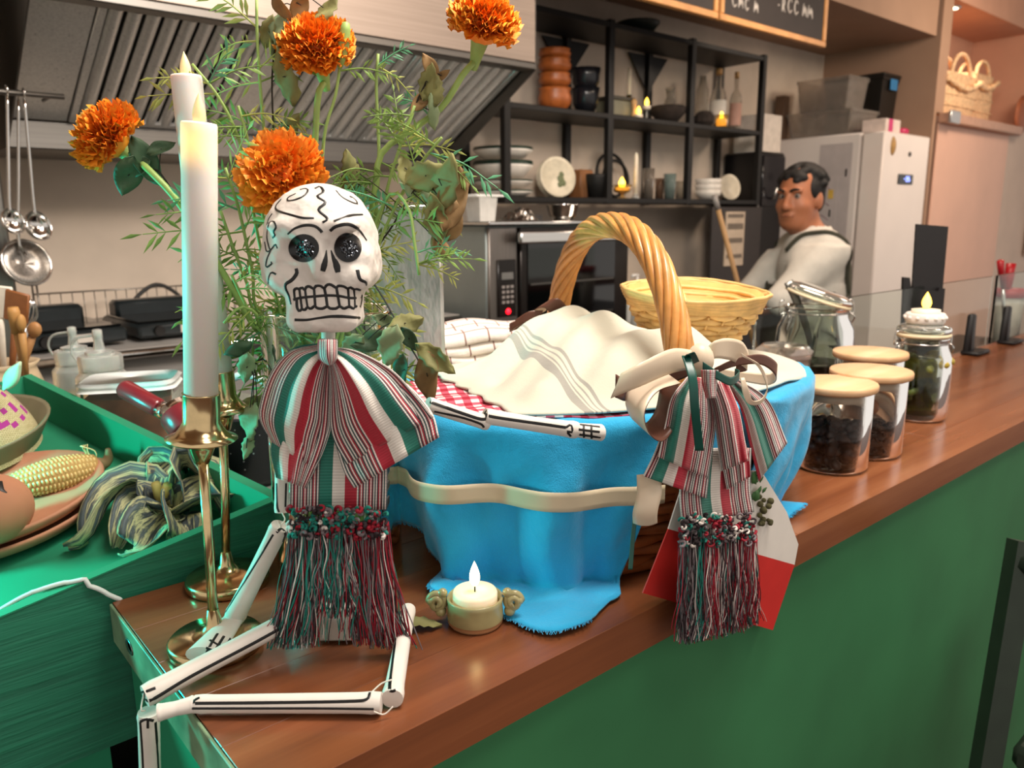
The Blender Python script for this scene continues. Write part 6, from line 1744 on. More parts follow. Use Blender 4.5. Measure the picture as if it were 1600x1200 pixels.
def c_h(r, th, xy):
    x, y = xy-BC
    dl = float((xy-LA) @ ln_)
    lift = sm(dl/.15)*sm((1.0-r)/.55)
    right = sm((.16-x)/.16)
    h = .0195+lift*(.012+.040*right)
    h += .022*math.exp(-((x-.03)**2/.0035+(y-.075)**2/.0022))*sm((1-r)/.2)        # peak of the heap
    u1 = x*math.cos(.55)+y*math.sin(.55); u2 = -x*math.sin(.55)+y*math.cos(.55)
    wv = sm(dl/.05)*sm((1.0-r)/.25)
    h += wv*(.0050*math.sin(u2*60+2.2*math.sin(u1*14)+.6)+.0028*math.sin(u2*125+u1*18)+.0022*math.sin(u1*75+u2*40))
    h += .004*math.sin(u1*33+1.5)*wv
    return RZ0+h-(.016*max(0, r-1.0)/.07)
_a, _b = Zp(845, 560, 1.25), Zp(955, 655, 1.225); SROT = math.atan2(_b[0]-_a[0], _b[1]-_a[1])
mound('cream_cloth', cm, 'rumpled cream linen cloth heaped in the basket', c_rmax, c_h, 2.2, SROT, 0, 360, 40, 150, True)
# uv offset so the woven stripes run over the front of the heap
me = bpy.data.objects['cream_cloth'].data
UOFF = .495-((_a[0]-BC[0])*math.cos(SROT)-(_a[1]-BC[1])*math.sin(SROT))*2.2
for l_ in me.uv_layers[0].data: l_.uv.x += UOFF

# ---------------------------------------------------------------- bread basket resting on the cloth
rc = Hp(1079, 508, 1.02); zc = RZ0+.029
RB = np.array((rc[0], rc[1], zc)); RX = (np.stack([RH, FH, ZU], 1)@rotx(math.radians(4))@roty(math.radians(2)))
rb = thing('bread_basket', 'small round pale woven bread basket on top of cloth', 'basket', RB, None)
pale = mat('pale_cane', '#d6ae6e', .5, var=.18, ns=50, rv=.12)
loc = lambda p: RB+RX@np.asarray(p, float)
an = np.linspace(0, 2*np.pi, 24*6, endpoint=False)
for i in range(8):
    q = i/7; rr = .047+.033*q**.75; z = .004+.050*q
    w = .0034*np.cos(an*12+(math.pi if i % 2 else 0))
    P = np.stack([(rr+w)*np.cos(an), (rr+w)*np.sin(an)*.98, z+.0009*np.cos(an*12)], 1)@RX.T+RB
    MB().tube(P, .0046, 6, closed=True).build('weave_row', pale, rb)
for i in range(9):
    q = i/8; rr = .083+.011*q; z = .057+.018*q
    w = .0007*np.sin(an*17+i)
    P = np.stack([(rr+w)*np.cos(an), (rr+w)*np.sin(an), z+.0015*np.sin(an*3+i*.5)], 1)@RX.T+RB
    MB().tube(P, .0026, 6, closed=True).build('rim_coil', pale, rb)
MB().lathe([(0, .010), (.040, .010), (.072, .054), (.086, .074)], 48, RB, RX, cap=False).build('lining', mat('pale_cane_in', '#caa05c', .6, var=.15), rb, solid=.002)
for i in range(7):
    q = i/6; rr = .050+.030*q; z = .018+.048*q
    P = np.stack([(rr+.0005*np.sin(an*13+i))*np.cos(an), rr*np.sin(an), z+.0008*np.sin(an*5+i)], 1)@RX.T+RB
    MB().tube(P, .0030, 5, closed=True).build('inner_coil', pale, rb)
for i in range(24):
    a_ = 2*np.pi*i/24
    MB().tube([loc((.049*math.cos(a_), .049*math.sin(a_), .004)), loc((.082*math.cos(a_), .082*math.sin(a_), .054))], .0018, 5).build('stake', pale, rb)
t = thing('tealight', 'small lit candle glowing inside the bread basket', 'candle', loc((-.012, .02, .008)))
MB().lathe([(0, 0), (.018, 0), (.019, .03), (0, .032)], 18, loc((-.012, .02, .008)), RX).build('wax', cream, t)
flame(MB(), loc((-.012, .02, .038)), .034, .009, RX).build('flame', flame_m, t)

# ---------------------------------------------------------------- folded towel on a board behind the basket
tw = Hp(757, 545, 1.05); tX = rotz(YAW-math.pi/2+.28)
bz = 1.071
bw = np.array((tw[0], tw[1], 0))
zbrd = Zp(760, 548, 1.03)
hb = Hp(757, 549, 1.05)[2]
one(MB().box(bw+ZU*((bz+hb)/2), (.20, .16, hb-bz), tX, .003), 'cutting_board', wood('board_wood', '#b48a58', '#cfa874', '#dcbb8c', .5, 1), 'thick pale wooden block under the folded towel', 'board', angle=40)
tm = bpy.data.materials.new('grid_towel'); t = NT(tm); u, v, _ = t.uv()
g1 = t.math('LESS_THAN', t.math('FRACT', u), .07); g2 = t.math('LESS_THAN', t.math('FRACT', v), .07)
t.l(t.mix(t.math('MAXIMUM', g1, g2), lin('#ddd3ca'), lin('#8d6f66')), t.p.inputs['Base Color']); t.p.inputs['Roughness'].default_value = .9
t.bump(t.noise(t.obj(), 80), .4, .004)
towel = thing('folded_towel', 'folded white towel with thin brown grid lines', 'towel', bw+ZU*(hb+.0005))
for i in range(3):
    n = 20; gx, gy = np.meshgrid(np.linspace(-1, 1, n), np.linspace(-1, 1, n), indexing='ij')
    sx, sy = .100-.003*i, .078-.004*i
    z0 = hb+.008+.011*i
    edge = np.maximum(np.abs(gx), np.abs(gy)); zz = z0+.003*np.sin(gx*5+i)+.0025*np.sin(gy*7)-.008*np.clip((edge-.88)/.12, 0, 1)**2+(.0012*i)*(1-gx**2)
    P = np.stack([gx*sx, gy*sy, 0*gx], -1)@tX.T+bw; P[..., 2] = zz
    MB().grid(P, uv=np.stack([gx*3.1+.2*i, gy*2.4], -1)).build('fold', tm, towel, solid=.007)
# ================================================================ ribbons on the basket handle
YB_ = .402
def patchY(lp, rp, yf, u0, u1, n=24, m=30, vl=.12):
    Lq, Rq = spline(np.asarray(lp, float), n), spline(np.asarray(rp, float), n)
    P = np.zeros((n, m, 3)); uv = np.zeros((n, m, 2))
    for i in range(n):
        for j in range(m):
            u = j/(m-1); v = i/(n-1); x, y = Lq[i]*(1-u)+Rq[i]*u
            P[i, j] = Yp(x, y, yf(u, v)); uv[i, j] = (u0+(u1-u0)*u, vl*v)
    return MB().grid(P, uv=uv)
b2 = thing('striped_bow', 'striped red white and green ribbon bow hanging from basket', 'ribbon bow', Yp(1140, 1005, YB_), 'striped ribbon bows')
S2 = striped
patchY([(1068, 700), (1062, 770), (1066, 822)], [(1174, 700), (1172, 760), (1178, 800)], lambda u, v: YB_+.003+pl(u, 6)*.6, 0, 1, 20, 40, .09).build('tail', S2, b2, solid=.0008)
patchY([(1072, 590), (1046, 640), (1026, 700), (1005, 744)], [(1102, 592), (1114, 650), (1110, 720), (1104, 779)], lambda u, v: YB_+.000-.006*math.sin(math.pi*u)*v+pl(u, 6), .20, 1.0, 24, 30, .14).build('loop_back', S2, b2, solid=.0008)
patchY([(1122, 680), (1130, 730), (1136, 765)], [(1160, 675), (1170, 715), (1172, 745)], lambda u, v: YB_-.002+pl(u, 5), 1.0, .62, 16, 20, .07).build('loop_back', S2, b2, solid=.0008)
patchY([(1136, 600), (1158, 640), (1174, 705), (1186, 752)], [(1152, 592), (1200, 625), (1230, 692)], lambda u, v: YB_+.006-.008*math.sin(math.pi*u)*v+pl(u, 5), .62, .0, 24, 26, .13).build('loop_back', S2, b2, solid=.0008)
patchY([(1075, 588), (1050, 620), (1040, 660), (1029, 714)], [(1106, 592), (1118, 650), (1114, 700), (1106, 748)], lambda u, v: YB_-.010-.016*math.sin(math.pi*min(1, u*1.1))*math.sin(math.pi*min(1, .2+.75*v))+pl(u, 7), .20, 1.0, 26, 34, .13).build('loop_front', S2, b2, solid=.0008)
patchY([(1102, 596), (1114, 640), (1121, 690), (1127, 736)], [(1136, 596), (1154, 640), (1162, 680), (1169, 720)], lambda u, v: YB_-.010-.014*math.sin(math.pi*min(1, u*1.05))*math.sin(math.pi*min(1, .2+.75*v))+pl(u, 6), 1.0, .56, 26, 26, .13).build('loop_front', S2, b2, solid=.0008)
patchY([(1096, 578), (1098, 600), (1104, 622)], [(1122, 578), (1120, 600), (1118, 622)], lambda u, v: YB_-.028-.010*math.sin(math.pi*u), .66, 1.0, 14, 14, .04).build('knot', S2, b2, solid=.001)
def w_b2(u):
    if u < .2: return (1, .8, 1.6, 3, 3)
    if u < .32: return (3.5, .6, 1, 1.5, 2)
    if u < .5: return (.6, 3.5, 1.6, 1, .8)
    if u < .75: return (.8, 1.4, 1.4, 2.4, 3)
    return (.6, 2.6, 1.6, 1.8, 1.4)
_Hp = Hp
def Hp(x, y, h): return Yp(x, y, YB_+(h-.592))       # the same fringe, laid out along the bar front
fringe(b2, 1064, 1180, 806, lambda u: 1000-12*u-18*u*u, .586, w_b2, 10, 95, 4, None, True, 9, .004, None, 4.0, 1.25)
Hp = _Hp

# ---- red and white card behind the bow
t = thing('flag_card', 'white and red pointed card hanging behind the basket bow', 'card', Yp(1110, 960, .412))
cY = .4165
def cardp(L): return [Yp(x, y, cY) for x, y in L]
wht_c = mat('card_white', '#d9d4cc', .45, var=.04); red_c = mat('card_red', '#c02a26', .4, var=.06)
MB().prism(cardp([(1072, 735), (1188, 735), (1228, 800), (1246, 850), (1240, 882), (1043, 826)]), (0, -1, 0), .0012).build('white_panel', wht_c, t, smooth=False, fix=True)
MB().prism(cardp([(1043, 826), (1240, 882), (1206, 984), (1095, 952), (1003, 926)]), (0, -1, 0), .0012).build('red_panel', red_c, t, smooth=False, fix=True)
herb = mat('herb_green', '#3f6b3a', .6, var=.3); moss = mat('moss_brown', '#4d4a2e', .9, var=.4)
rr = random.Random(5)
for i in range(9):
    x, y = 1178+rr.uniform(-8, 14), 748+rr.uniform(0, 34)
    a_ = Yp(x, y, cY-.004); b_ = Yp(x+rr.uniform(-8, 8), y-rr.uniform(8, 14), cY-.006)
    ax = b_-a_; s_ = unit(np.cross(ax, (0, 1, 0)))*float(np.linalg.norm(ax))*.38
    q = np.linspace(0, 1, 6)
    MB().grid(np.array([[a_+ax*k+s_*math.sin(math.pi*k)*e-np.array((0, .001, 0))*(1-e*e) for e in (-1, 0, 1)] for k in q])).build('leaf', herb, t, solid=.0005)
for i in range(14): MB().ball(Yp(1196+rr.uniform(-9, 9), 800+rr.uniform(-26, 20), cY-.004), .0032*rr.uniform(.7, 1.3), 8, 6).build('moss_tuft', moss, t)

# ---- beige / brown satin bow
def ribbon(name, pts, wv, m, owner, n=30, curl=.0, two=None):
    P = spline(np.asarray(pts, float), n); wv = np.asarray(wv, float)
    Wd = spline(wv, n) if wv.ndim == 2 else np.repeat(wv[None], n, 0)
    T = np.gradient(P, axis=0)
    G = np.zeros((n, 7, 3)); uv = np.zeros((n, 7, 2))
    for i in range(n):
        nn = unit(np.cross(T[i], Wd[i]))
        for j, e in enumerate(np.linspace(-1, 1, 7)):
            G[i, j] = P[i]+Wd[i]*e/2+nn*curl*(1-e*e); uv[i, j] = (e, i/n)
    o = MB().grid(G, uv=uv).build(name, m, owner)
    if two is not None:     # satin with a differently coloured back
        md = o.modifiers.new('thickness', 'SOLIDIFY'); md.thickness = .0008; md.offset = 0; o.data.materials.append(two); md.material_offset = 1; md.use_rim_only = False
    return o
Y3 = .412
sb = thing('satin_bow', 'wide beige and brown satin ribbon bow at handle foot', 'ribbon bow', Yp(1090, 600, Y3))
P3 = lambda x, y, dy=0.0: Yp(x, y, Y3+dy)
pxm = mpp(P3(1050, 580))
up = ZU*30*pxm
ribbon('loop', [P3(1092, 562, -.006), P3(1050, 564, -.018), P3(1000, 585, -.022), P3(962, 603, -.010)], [ZU*26*pxm, ZU*36*pxm, ZU*40*pxm+RH*8*pxm, ZU*36*pxm+RH*14*pxm], brown, sb, curl=-.002, two=beige)
ribbon('loop', [P3(962, 603, -.010), P3(985, 612, .006), P3(1030, 596, .014), P3(1090, 574, .004)], [ZU*34*pxm, ZU*26*pxm, ZU*22*pxm, ZU*18*pxm], brown, sb, two=beige)
dW = np.array((.012, .030, .006))
ribbon('tail_curl', [P3(1048, 588, -.01), P3(1012, 600, -.012), P3(992, 632, -.016), P3(1000, 664, -.018), P3(1020, 676, -.016), P3(1038, 655, -.012), P3(1046, 620, -.008), P3(1052, 596, -.004)], dW, brown, sb, 40, two=beige)
ribbon('loop', [P3(1098, 560, -.006), P3(1118, 546, -.016), P3(1150, 548, -.018), P3(1168, 566, -.012), P3(1150, 574, .0)], [ZU*22*pxm, ZU*34*pxm, ZU*34*pxm+RH*10*pxm, ZU*26*pxm, ZU*20*pxm], beige, sb, two=brown)
ribbon('loop', [P3(1116, 580, -.006), P3(1150, 566, -.016), P3(1190, 562, -.018), P3(1213, 578, -.010), P3(1205, 592, .004), P3(1170, 590, .010), P3(1120, 580, .006)], [ZU*10*pxm, ZU*24*pxm, ZU*22*pxm, ZU*22*pxm, ZU*18*pxm, ZU*14*pxm, ZU*10*pxm], brown, sb, 40, two=beige)
ribbon('tail_curl', [P3(1158, 554, -.022), P3(1186, 572, -.026), P3(1199, 604, -.028), P3(1190, 626, -.026), P3(1172, 628, -.024), P3(1164, 606, -.022), P3(1160, 590, -.018)], [ZU*5*pxm, RH*5*pxm, RH*6*pxm, ZU*10*pxm, ZU*14*pxm, RH*12*pxm, RH*6*pxm], beige, sb, 36, two=beige)
MB().ball(P3(1094, 563, -.014), (.012, .012, .015), 16, 10).build('knot', beige, sb)
ribbon('tail', [P3(1014, 742, .000), P3(1014, 772, -.006), P3(1008, 800, -.006), P3(1008, 817, .0)], RH*38*pxm, beige, sb, curl=.003, two=beige)
# ---- dark green satin ribbon
grn = mat('green_satin', '#0d4a40', .35, var=.1, ns=14)
gr_ = thing('green_ribbon', 'narrow dark green satin ribbon over the striped bow', 'ribbon', Yp(1086, 704, .38))
P4 = lambda x, y, dy=0.0: Yp(x, y, .374+dy)
ribbon('tail', [P4(1072, 556, .010), P4(1082, 590, -.004), P4(1086, 640, -.008), P4(1093, 704, -.006)], RH*13*pxm, grn, gr_, two=grn)
ribbon('loop', [P4(1072, 558, .010), P4(1080, 552, .004), P4(1088, 566, .012)], RH*9*pxm+ZU*4*pxm, grn, gr_, 14, two=grn)
ribbon('loop', [P4(1098, 572, .0), P4(1120, 586, -.006), P4(1142, 596, -.004), P4(1155, 586, .006), P4(1148, 582, .012)], ZU*13*pxm, grn, gr_, two=grn)
# dark tie end against the wicker
drk = thing('dark_tie', 'thin dark ribbon hanging down along the wicker', 'ribbon', Yp(986, 900, .42))
ribbon('strip', [Yp(992, 810, .426), Yp(988, 850, .424), Yp(985, 890, .421)], RH*7*pxm, grn, drk, two=grn)
# ---- brown ribbon round the far foot of the handle
fb = thing('brown_bow', 'brown satin ribbon bow at the far handle foot', 'ribbon bow', Hp(850, 500, .95))
P5 = lambda x, y, dh=0.0: Hp(x, y, .985+dh)
k5 = mpp(P5(850, 490))
ribbon('loop', [P5(842, 492), P5(845, 478, -.012), P5(862, 474, -.02), P5(878, 490, -.006)], ZU*14*k5+RH*22*k5, brown, fb, two=beige)
ribbon('tail', [P5(845, 494, -.012), P5(822, 496, -.014), P5(802, 508, -.010)], ZU*18*k5+RH*8*k5, beige, fb, two=brown)
ribbon('tail', [P5(838, 500, -.005), P5(812, 506, -.002), P5(796, 512, .0)], ZU*14*k5, brown, fb, two=brown)
# ================================================================ marigolds and branches in the vase
petal_m = bpy.data.materials.new('marigold_petal'); t = NT(petal_m); u, v, _ = t.uv()
n_ = t.noise(t.obj(), 90, 2)
t.l(t.ramp(t.math('MULTIPLY_ADD', n_, .5, t.math('MULTIPLY', v, .6)), [(.15, lin('#d8560a')), (.45, lin('#f2780e')), (.85, lin('#ff9d26'))]), t.p.inputs['Base Color'])
t.p.inputs['Roughness'].default_value = .6; t.p.inputs['Subsurface Weight'].default_value = .08; t.p.inputs['Subsurface Scale'].default_value = .004
leafm = [mat('frond_green', '#7d9c4c', .55, var=.25, ns=50), mat('frond_yellow', '#abb05c', .55, var=.25, ns=50), mat('frond_led_lit', '#5fa579', .55, var=.2, ns=50)]  # third tone puts the teal led light into the leaf colour
stem_m = mat('stem_green', '#93ad5e', .5, var=.15, ns=40)
dry = [mat('dry_leaf_olive', '#7a7848', .7, var=.3, ns=30), mat('dry_leaf_brown', '#8a6c44', .75, var=.3, ns=30), mat('dry_leaf_grey', '#87966f', .7, var=.2, ns=30), mat('dark_leaf', '#3e563c', .6, var=.25, ns=30)]
twig_m = mat('twig', '#2c231c', .7)
def bloom(owner, c, n, Rr, seed, squash=.75):
    rr = random.Random(seed); Fm = frame(n); mb = MB()
    lay = [(7, 8), (17, 15), (28, 22), (39, 29), (50, 35), (61, 40), (72, 44), (83, 46), (94, 46), (105, 42), (115, 32)]
    for li, (ph0, cnt) in enumerate(lay):
        for k in range(cnt):
            ph = math.radians(ph0+rr.uniform(-8, 8)); th = 2*np.pi*(k+rr.uniform(-.3, .3))/cnt+li*.4
            d = np.array((math.sin(ph)*math.cos(th), math.sin(ph)*math.sin(th), math.cos(ph)*squash))
            tang = np.array((-math.sin(th), math.cos(th), 0)); upv = np.cross(d, tang)
            L = Rr*rr.uniform(.84, 1.08); w = Rr*rr.uniform(.15, .24); a0 = rr.uniform(0, 6.28); cu = rr.uniform(-.1, .25); tw = rr.uniform(-.9, .9)
            rows = []
            for i, s in enumerate((.35, .62, .85, 1.0)):
                row = []
                for j, e in enumerate(np.linspace(-1, 1, 6)):
                    ww = w*(.35, .75, 1.0, .95)[i]
                    ruf = Rr*.075*(s**3)*math.sin(a0+j*2.3)
                    tip = -.10*Rr*(e*e)*(s > .95)
                    tg = tang*math.cos(tw*s)+upv*math.sin(tw*s)
                    row.append(c+Fm@(d*(L*s+tip+ruf*.5)+tg*ww*e*.75+upv*(ruf+cu*Rr*s*s*.3)))
                rows.append(row)
            uv = np.stack(np.meshgrid(np.linspace(0, 1, 4), np.linspace(0, 1, 6), indexing='ij')[::-1], -1)
            mb.grid(np.array(rows), uv=uv)
    mb.ball(c, Rr*.55, 12, 8)
    o = mb.build('bloom', petal_m, owner); o['kind'] = 'stuff'; return o
VB = VC+np.array((0, 0, .02))
def into_vase(i, n_=5): a_ = i*2.4; return VC+np.array((.03*math.cos(a_), .03*math.sin(a_), .012)), VC+np.array((.035*math.cos(a_+.6), .035*math.sin(a_+.6), .22))
def frond(owner, a, dirv, L, m, droop=.3, seed=0, pairs=6, wid=.30):
    """feathery marigold leaf: rachis with slender leaflets"""
    rr = random.Random(seed); d = unit(dirv); P = [a]
    side = unit(np.cross(d, FH+RH*rr.uniform(-.4, .4))); mb = MB()
    pts = spline([a, a+d*L*.5-ZU*droop*L*.12, a+d*L-ZU*droop*L*.5], 12)
    mb.tube(pts, np.linspace(.0009, .0004, 12), 4, cap=False)
    T = np.gradient(pts, axis=0)
    for k in range(pairs*2+1):
        if rr.random() < .18: continue
        q = .22+.78*(k//2)/pairs if k < pairs*2 else 1.0
        i = min(11, int(q*11)); b = pts[i]; tdir = unit(T[i]); sg = (1 if k % 2 else -1)
        ld = unit(tdir*.75+side*sg*.75+np.cross(tdir, side)*rr.uniform(-.35, .35)) if k < pairs*2 else tdir
        ll = L*wid*(1.05-.35*abs(q-.5))*rr.uniform(.8, 1.15); w = ll*.10
        nrm_ = unit(np.cross(ld, side+FH*.3)); sv = np.cross(nrm_, ld)
        c1 = b+ld*ll*.5-ZU*ll*.04; c2 = b+ld*ll-ZU*ll*.14
        mb.add([b, c1+sv*w, c2, c1-sv*w, c1+nrm_*w*.5], [(0, 1, 4), (1, 2, 4), (2, 3, 4), (3, 0, 4)])
    return mb.build('leaf', m, owner)
def flower(px_, py_, R_px, h, n, stem_px, lab, seed, calyx=True, fr=10):
    c = Hp(px_, py_, h); Rr = R_px*1.08*mpp(c)
    t = thing('marigold', lab, 'flower', VC+np.array((0, 0, .01)), 'orange marigolds in the vase')
    n = unit(n); bloom(t, c, n, Rr, seed)
    j = c-n*Rr*.42
    MB().lathe([(0, -.005), (.0035, -.004), (.0060, .010), (.0085, .022), (.006, .026), (0, .026)], 14, j-n*.022, frame(n)).build('calyx', stem_m, t)
    lo_, hi_ = into_vase(seed)
    P = [j-n*.018]+[Hp(x, y, hh) for x, y, hh in stem_px]+[hi_, lo_]
    P = spline(P, 50)
    MB().tube(P, np.linspace(.0030, .0026, 50), 8).build('stem', stem_m, t)
    rr = random.Random(seed+50)
    for k in range(fr):
        i = int(rr.uniform(6, 32)); d = unit(P[i-1]-P[i+1]); s = unit(np.cross(d, FH))*rr.choice((-1, 1))
        frond(t, P[i], d*rr.uniform(-.1, .5)+s+FH*rr.uniform(-.5, .3), rr.uniform(.035, .065), leafm[rr.choice((0, 0, 0, 1, 1, 2))], rr.uniform(.1, .8), seed*31+k)
    return t, P
up3 = lambda a, b, c_: RH*a+ZU*b-FH*c_
flower(168, 214, 56, .70, up3(-.62, .62, .35), [(235, 268, .70), (280, 318, .70), (345, 420, .71), (405, 520, .73)], 'orange marigold at far left leaning past the candles', 1, fr=9)
flower(494, 72, 58, .745, up3(-.05, .8, .55), [(497, 150, .745), (492, 230, .75), (485, 330, .75), (478, 450, .75)], 'orange marigold standing upright above the skull', 2, fr=9)
flower(440, 272, 66, .695, up3(-.1, .45, .9), [(446, 340, .73), (455, 420, .74), (465, 500, .745)], 'large orange marigold just behind the skull top left', 3, fr=6)
t4, P4_ = flower(756, 36, 55, .735, up3(.25, .85, .3), [(722, 118, .735), (690, 168, .735), (640, 205, .735), (596, 240, .735), (585, 300, .735), (570, 390, .74), (540, 480, .745)], 'orange marigold at the top right on long stem', 4, fr=9)
# side shoot, bud and other green stems
def shoot(pts, lab, nfr, seed, bud=False, r0=.0022, L=(.03, .06), name='marigold_shoot'):
    lo_, hi_ = into_vase(seed)
    t = thing(name, lab, 'stem', VC+np.array((0, 0, .01)), 'green marigold shoots')
    P = spline([Hp(*p) for p in pts]+[hi_, lo_], 50)
    MB().tube(P, np.linspace(r0*.6, r0, 50), 7).build('stem', stem_m, t)
    rr = random.Random(seed)
    for k in range(nfr):
        i = int(1+rr.random()**1.3*30); d = unit(P[max(0, i-1)]-P[i+1]); s = unit(np.cross(d, FH))*rr.choice((-1, 1))
        frond(t, P[i], d*rr.uniform(-.3, .8)+s*rr.uniform(.5, 1)+FH*rr.uniform(-.5, .4), rr.uniform(*L), leafm[rr.choice((0, 0, 0, 1, 1, 2))], rr.uniform(.1, .9), seed*17+k)
    if bud:
        n = unit(P[0]-P[2])
        MB().lathe([(0, -.004), (.002, -.004), (.0042, .004), (.0055, .016), (.0048, .028), (.003, .034), (0, .035)], 12, P[0]-n*.004, frame(n)).build('bud', stem_m, t)
    return t, P
shoot([(533, 92, .735), (524, 150, .738), (508, 205, .74), (500, 300, .745), (490, 420, .75)], 'thin shoot ending in a closed green bud', 7, 11, True)
shoot([(591, 84, .730), (588, 130, .732), (590, 185, .734), (592, 240, .735), (588, 320, .737), (570, 420, .74)], 'leafy shoot rising beside the top right marigold', 12, 12)
shoot([(401, 0, .74), (402, 60, .74), (408, 150, .745), (418, 260, .75), (432, 380, .75)], 'tall pale shoot running up out of the frame', 14, 13, L=(.04, .07))
shoot([(300, 100, .715), (340, 150, .72), (372, 215, .73), (390, 300, .74), (410, 400, .745)], 'leafy shoot arching left beside the candle tips', 16, 14, L=(.035, .065))
shoot([(345, 330, .70), (362, 380, .71), (385, 440, .72), (412, 500, .735)], 'bushy shoot left of the skull', 16, 15, L=(.04, .07))
shoot([(690, 215, .70), (665, 245, .71), (635, 290, .715), (605, 350, .72), (570, 430, .735)], 'bushy shoot spreading right of the skull', 18, 16, L=(.04, .07))
shoot([(655, 430, .685), (648, 380, .69), (640, 330, .70), (615, 300, .71), (590, 340, .72), (560, 430, .735)], 'drooping shoot hanging over the grey block vase', 14, 17, L=(.035, .06))
shoot([(350, 505, .69), (375, 480, .70), (400, 490, .71), (425, 530, .735)], 'low shoot spilling over the vase rim at left', 12, 18, L=(.035, .06))
shoot([(372, 165, .725), (385, 210, .73), (400, 280, .74), (420, 380, .745)], 'yellowish shoot between candle and upper marigold', 13, 19, L=(.03, .055))

shoot([(352, 262, .705), (374, 330, .712), (394, 420, .722), (416, 500, .737)], 'shoot with feathery leaves just right of the candle', 18, 31, L=(.04, .07))
shoot([(362, 430, .695), (384, 476, .705), (404, 515, .72)], 'short dense shoot at the vase rim beside the candle', 16, 32, L=(.035, .06))
shoot([(648, 165, .72), (630, 215, .722), (612, 270, .725), (590, 350, .73)], 'fine leaved shoot below the top right marigold', 15, 33, L=(.03, .055))
# dried leafy branches
def bleaf(owner, x, y, L_px, ang, ratio, h, m, seed, tilt=0.0, spiky=.0):
    """broad leaf: centre pixel, length, direction (deg, screen), curled"""
    rr = random.Random(seed); c = Hp(x, y, h); k = mpp(c); L = L_px*1.3*k
    a = math.radians(ang); d = RH*math.cos(a)+ZU*math.sin(a); s = -RH*math.sin(a)+ZU*math.cos(a)
    nrm_ = -FH*math.cos(tilt)+s*math.sin(tilt); s2 = np.cross(nrm_, d)
    rows = []; cu = rr.uniform(-.5, .6); wv = rr.uniform(0, 6)
    for i, q in enumerate(np.linspace(0, 1, 10)):
        w = L*ratio*.5*math.sin(math.pi*(q**.85))**.8*(1+spiky*math.cos(i*math.pi))
        row = [c+d*L*(q-.5)+s2*w*e+nrm_*(L*.16*math.sin(q*3+wv)+cu*w*abs(e)**1.5+.05*L*math.sin(q*9+e*3)) for e in np.linspace(-1, 1, 7)]
        rows.append(row)
    return MB().grid(np.array(rows)).build('leaf', m, owner, solid=.0005)
def branch(name, lab, twig, leaves, seed):
    lo_, hi_ = into_vase(seed)
    t = thing(name, lab, 'branch', VC+np.array((0, 0, .01)), 'dried leafy branches')
    P = spline([Hp(*p) for p in twig]+[hi_, lo_], 50)
    MB().tube(P, np.linspace(.0008, .0014, 50), 6).build('twig', twig_m, t)
    for i, (x, y, L, an_, ra, h, mi, *r_) in enumerate(leaves):
        bleaf(t, x, y, L, an_, ra, h, dry[mi], seed*13+i, random.Random(seed+i).uniform(-.6, .6), .12 if mi in (0, 2) else 0)
        b = Hp(x, y, h); j = P[np.argmin(np.linalg.norm(P-b, axis=1))]
        MB().tube(spline([j, j*.5+b*.5+ZU*.002, b], 6), .0005, 5).build('leaf_stalk', twig_m, t)
branch('dried_branch', 'dried branch with brown leaves at the top left of bouquet', [(462, -12, .74), (445, 40, .742), (430, 75, .744), (425, 140, .746), (432, 260, .75), (450, 400, .75)],
  [(470, 8, 40, 70, .55, .735, 1), (505, 12, 42, 60, .6, .735, 0), (440, 10, 36, 110, .5, .737, 1), (437, 40, 46, 85, .5, .74, 2), (420, 50, 40, 70, .45, .744, 0), (430, 78, 44, 110, .35, .74, 2), (446, 120, 66, 95, .42, .735, 0), (455, 200, 40, 60, .5, .74, 0)], 21)
branch('dried_branch', 'branch with dark leaves below the far left marigold', [(205, 278, .71), (240, 262, .712), (270, 300, .715), (330, 400, .72), (395, 500, .735)],
  [(200, 275, 52, 250, .62, .705, 3), (228, 252, 60, 300, .5, .708, 3), (252, 232, 34, 30, .5, .71, 3), (216, 262, 40, 200, .6, .712, 3)], 22)
branch('dried_branch', 'branch with large curled brown leaves right of the skull', [(700, 250, .70), (672, 275, .705), (645, 300, .71), (615, 350, .72), (570, 430, .735)],
  [(690, 290, 78, 60, .55, .69, 0), (706, 310, 80, 80, .5, .695, 1), (665, 275, 60, 20, .6, .70, 0), (680, 340, 60, 100, .5, .692, 0), (706, 345, 50, 75, .6, .695, 1), (690, 385, 36, 120, .6, .70, 1), (650, 300, 46, 150, .5, .705, 2), (715, 275, 40, 130, .55, .70, 1), (632, 262, 42, 80, .5, .71, 0), (545, 260, 40, 100, .5, .73, 0), (548, 280, 40, 60, .5, .73, 0)], 23)
branch('dried_branch', 'dried flower head with papery leaves at upper right', [(672, 118, .73), (655, 150, .732), (640, 190, .734), (615, 260, .737), (580, 380, .742)],
  [(668, 128, 44, 70, .55, .725, 0), (672, 105, 34, 120, .5, .73, 1), (680, 140, 40, 95, .6, .728, 0), (658, 155, 36, 50, .5, .73, 1), (676, 175, 42, 100, .35, .728, 2), (690, 118, 24, 30, .4, .73, 1)], 24)
branch('dried_branch', 'drooping branch of toothed leaves over the basket edge', [(672, 600, .655), (655, 565, .66), (640, 540, .665), (618, 500, .67), (592, 455, .69), (575, 440, .71), (550, 470, .735)],
  [(612, 540, 56, 250, .55, .655, 2), (634, 505, 44, 20, .6, .66, 0), (680, 560, 60, 322, .42, .65, 0), (668, 588, 64, 285, .55, .648, 1), (640, 530, 36, 300, .5, .66, 3), (600, 500, 30, 160, .55, .675, 2), (628, 580, 46, 250, .5, .66, 3), (575, 530, 46, 200, .6, .675, 3), (550, 540, 40, 220, .6, .68, 2)], 25)
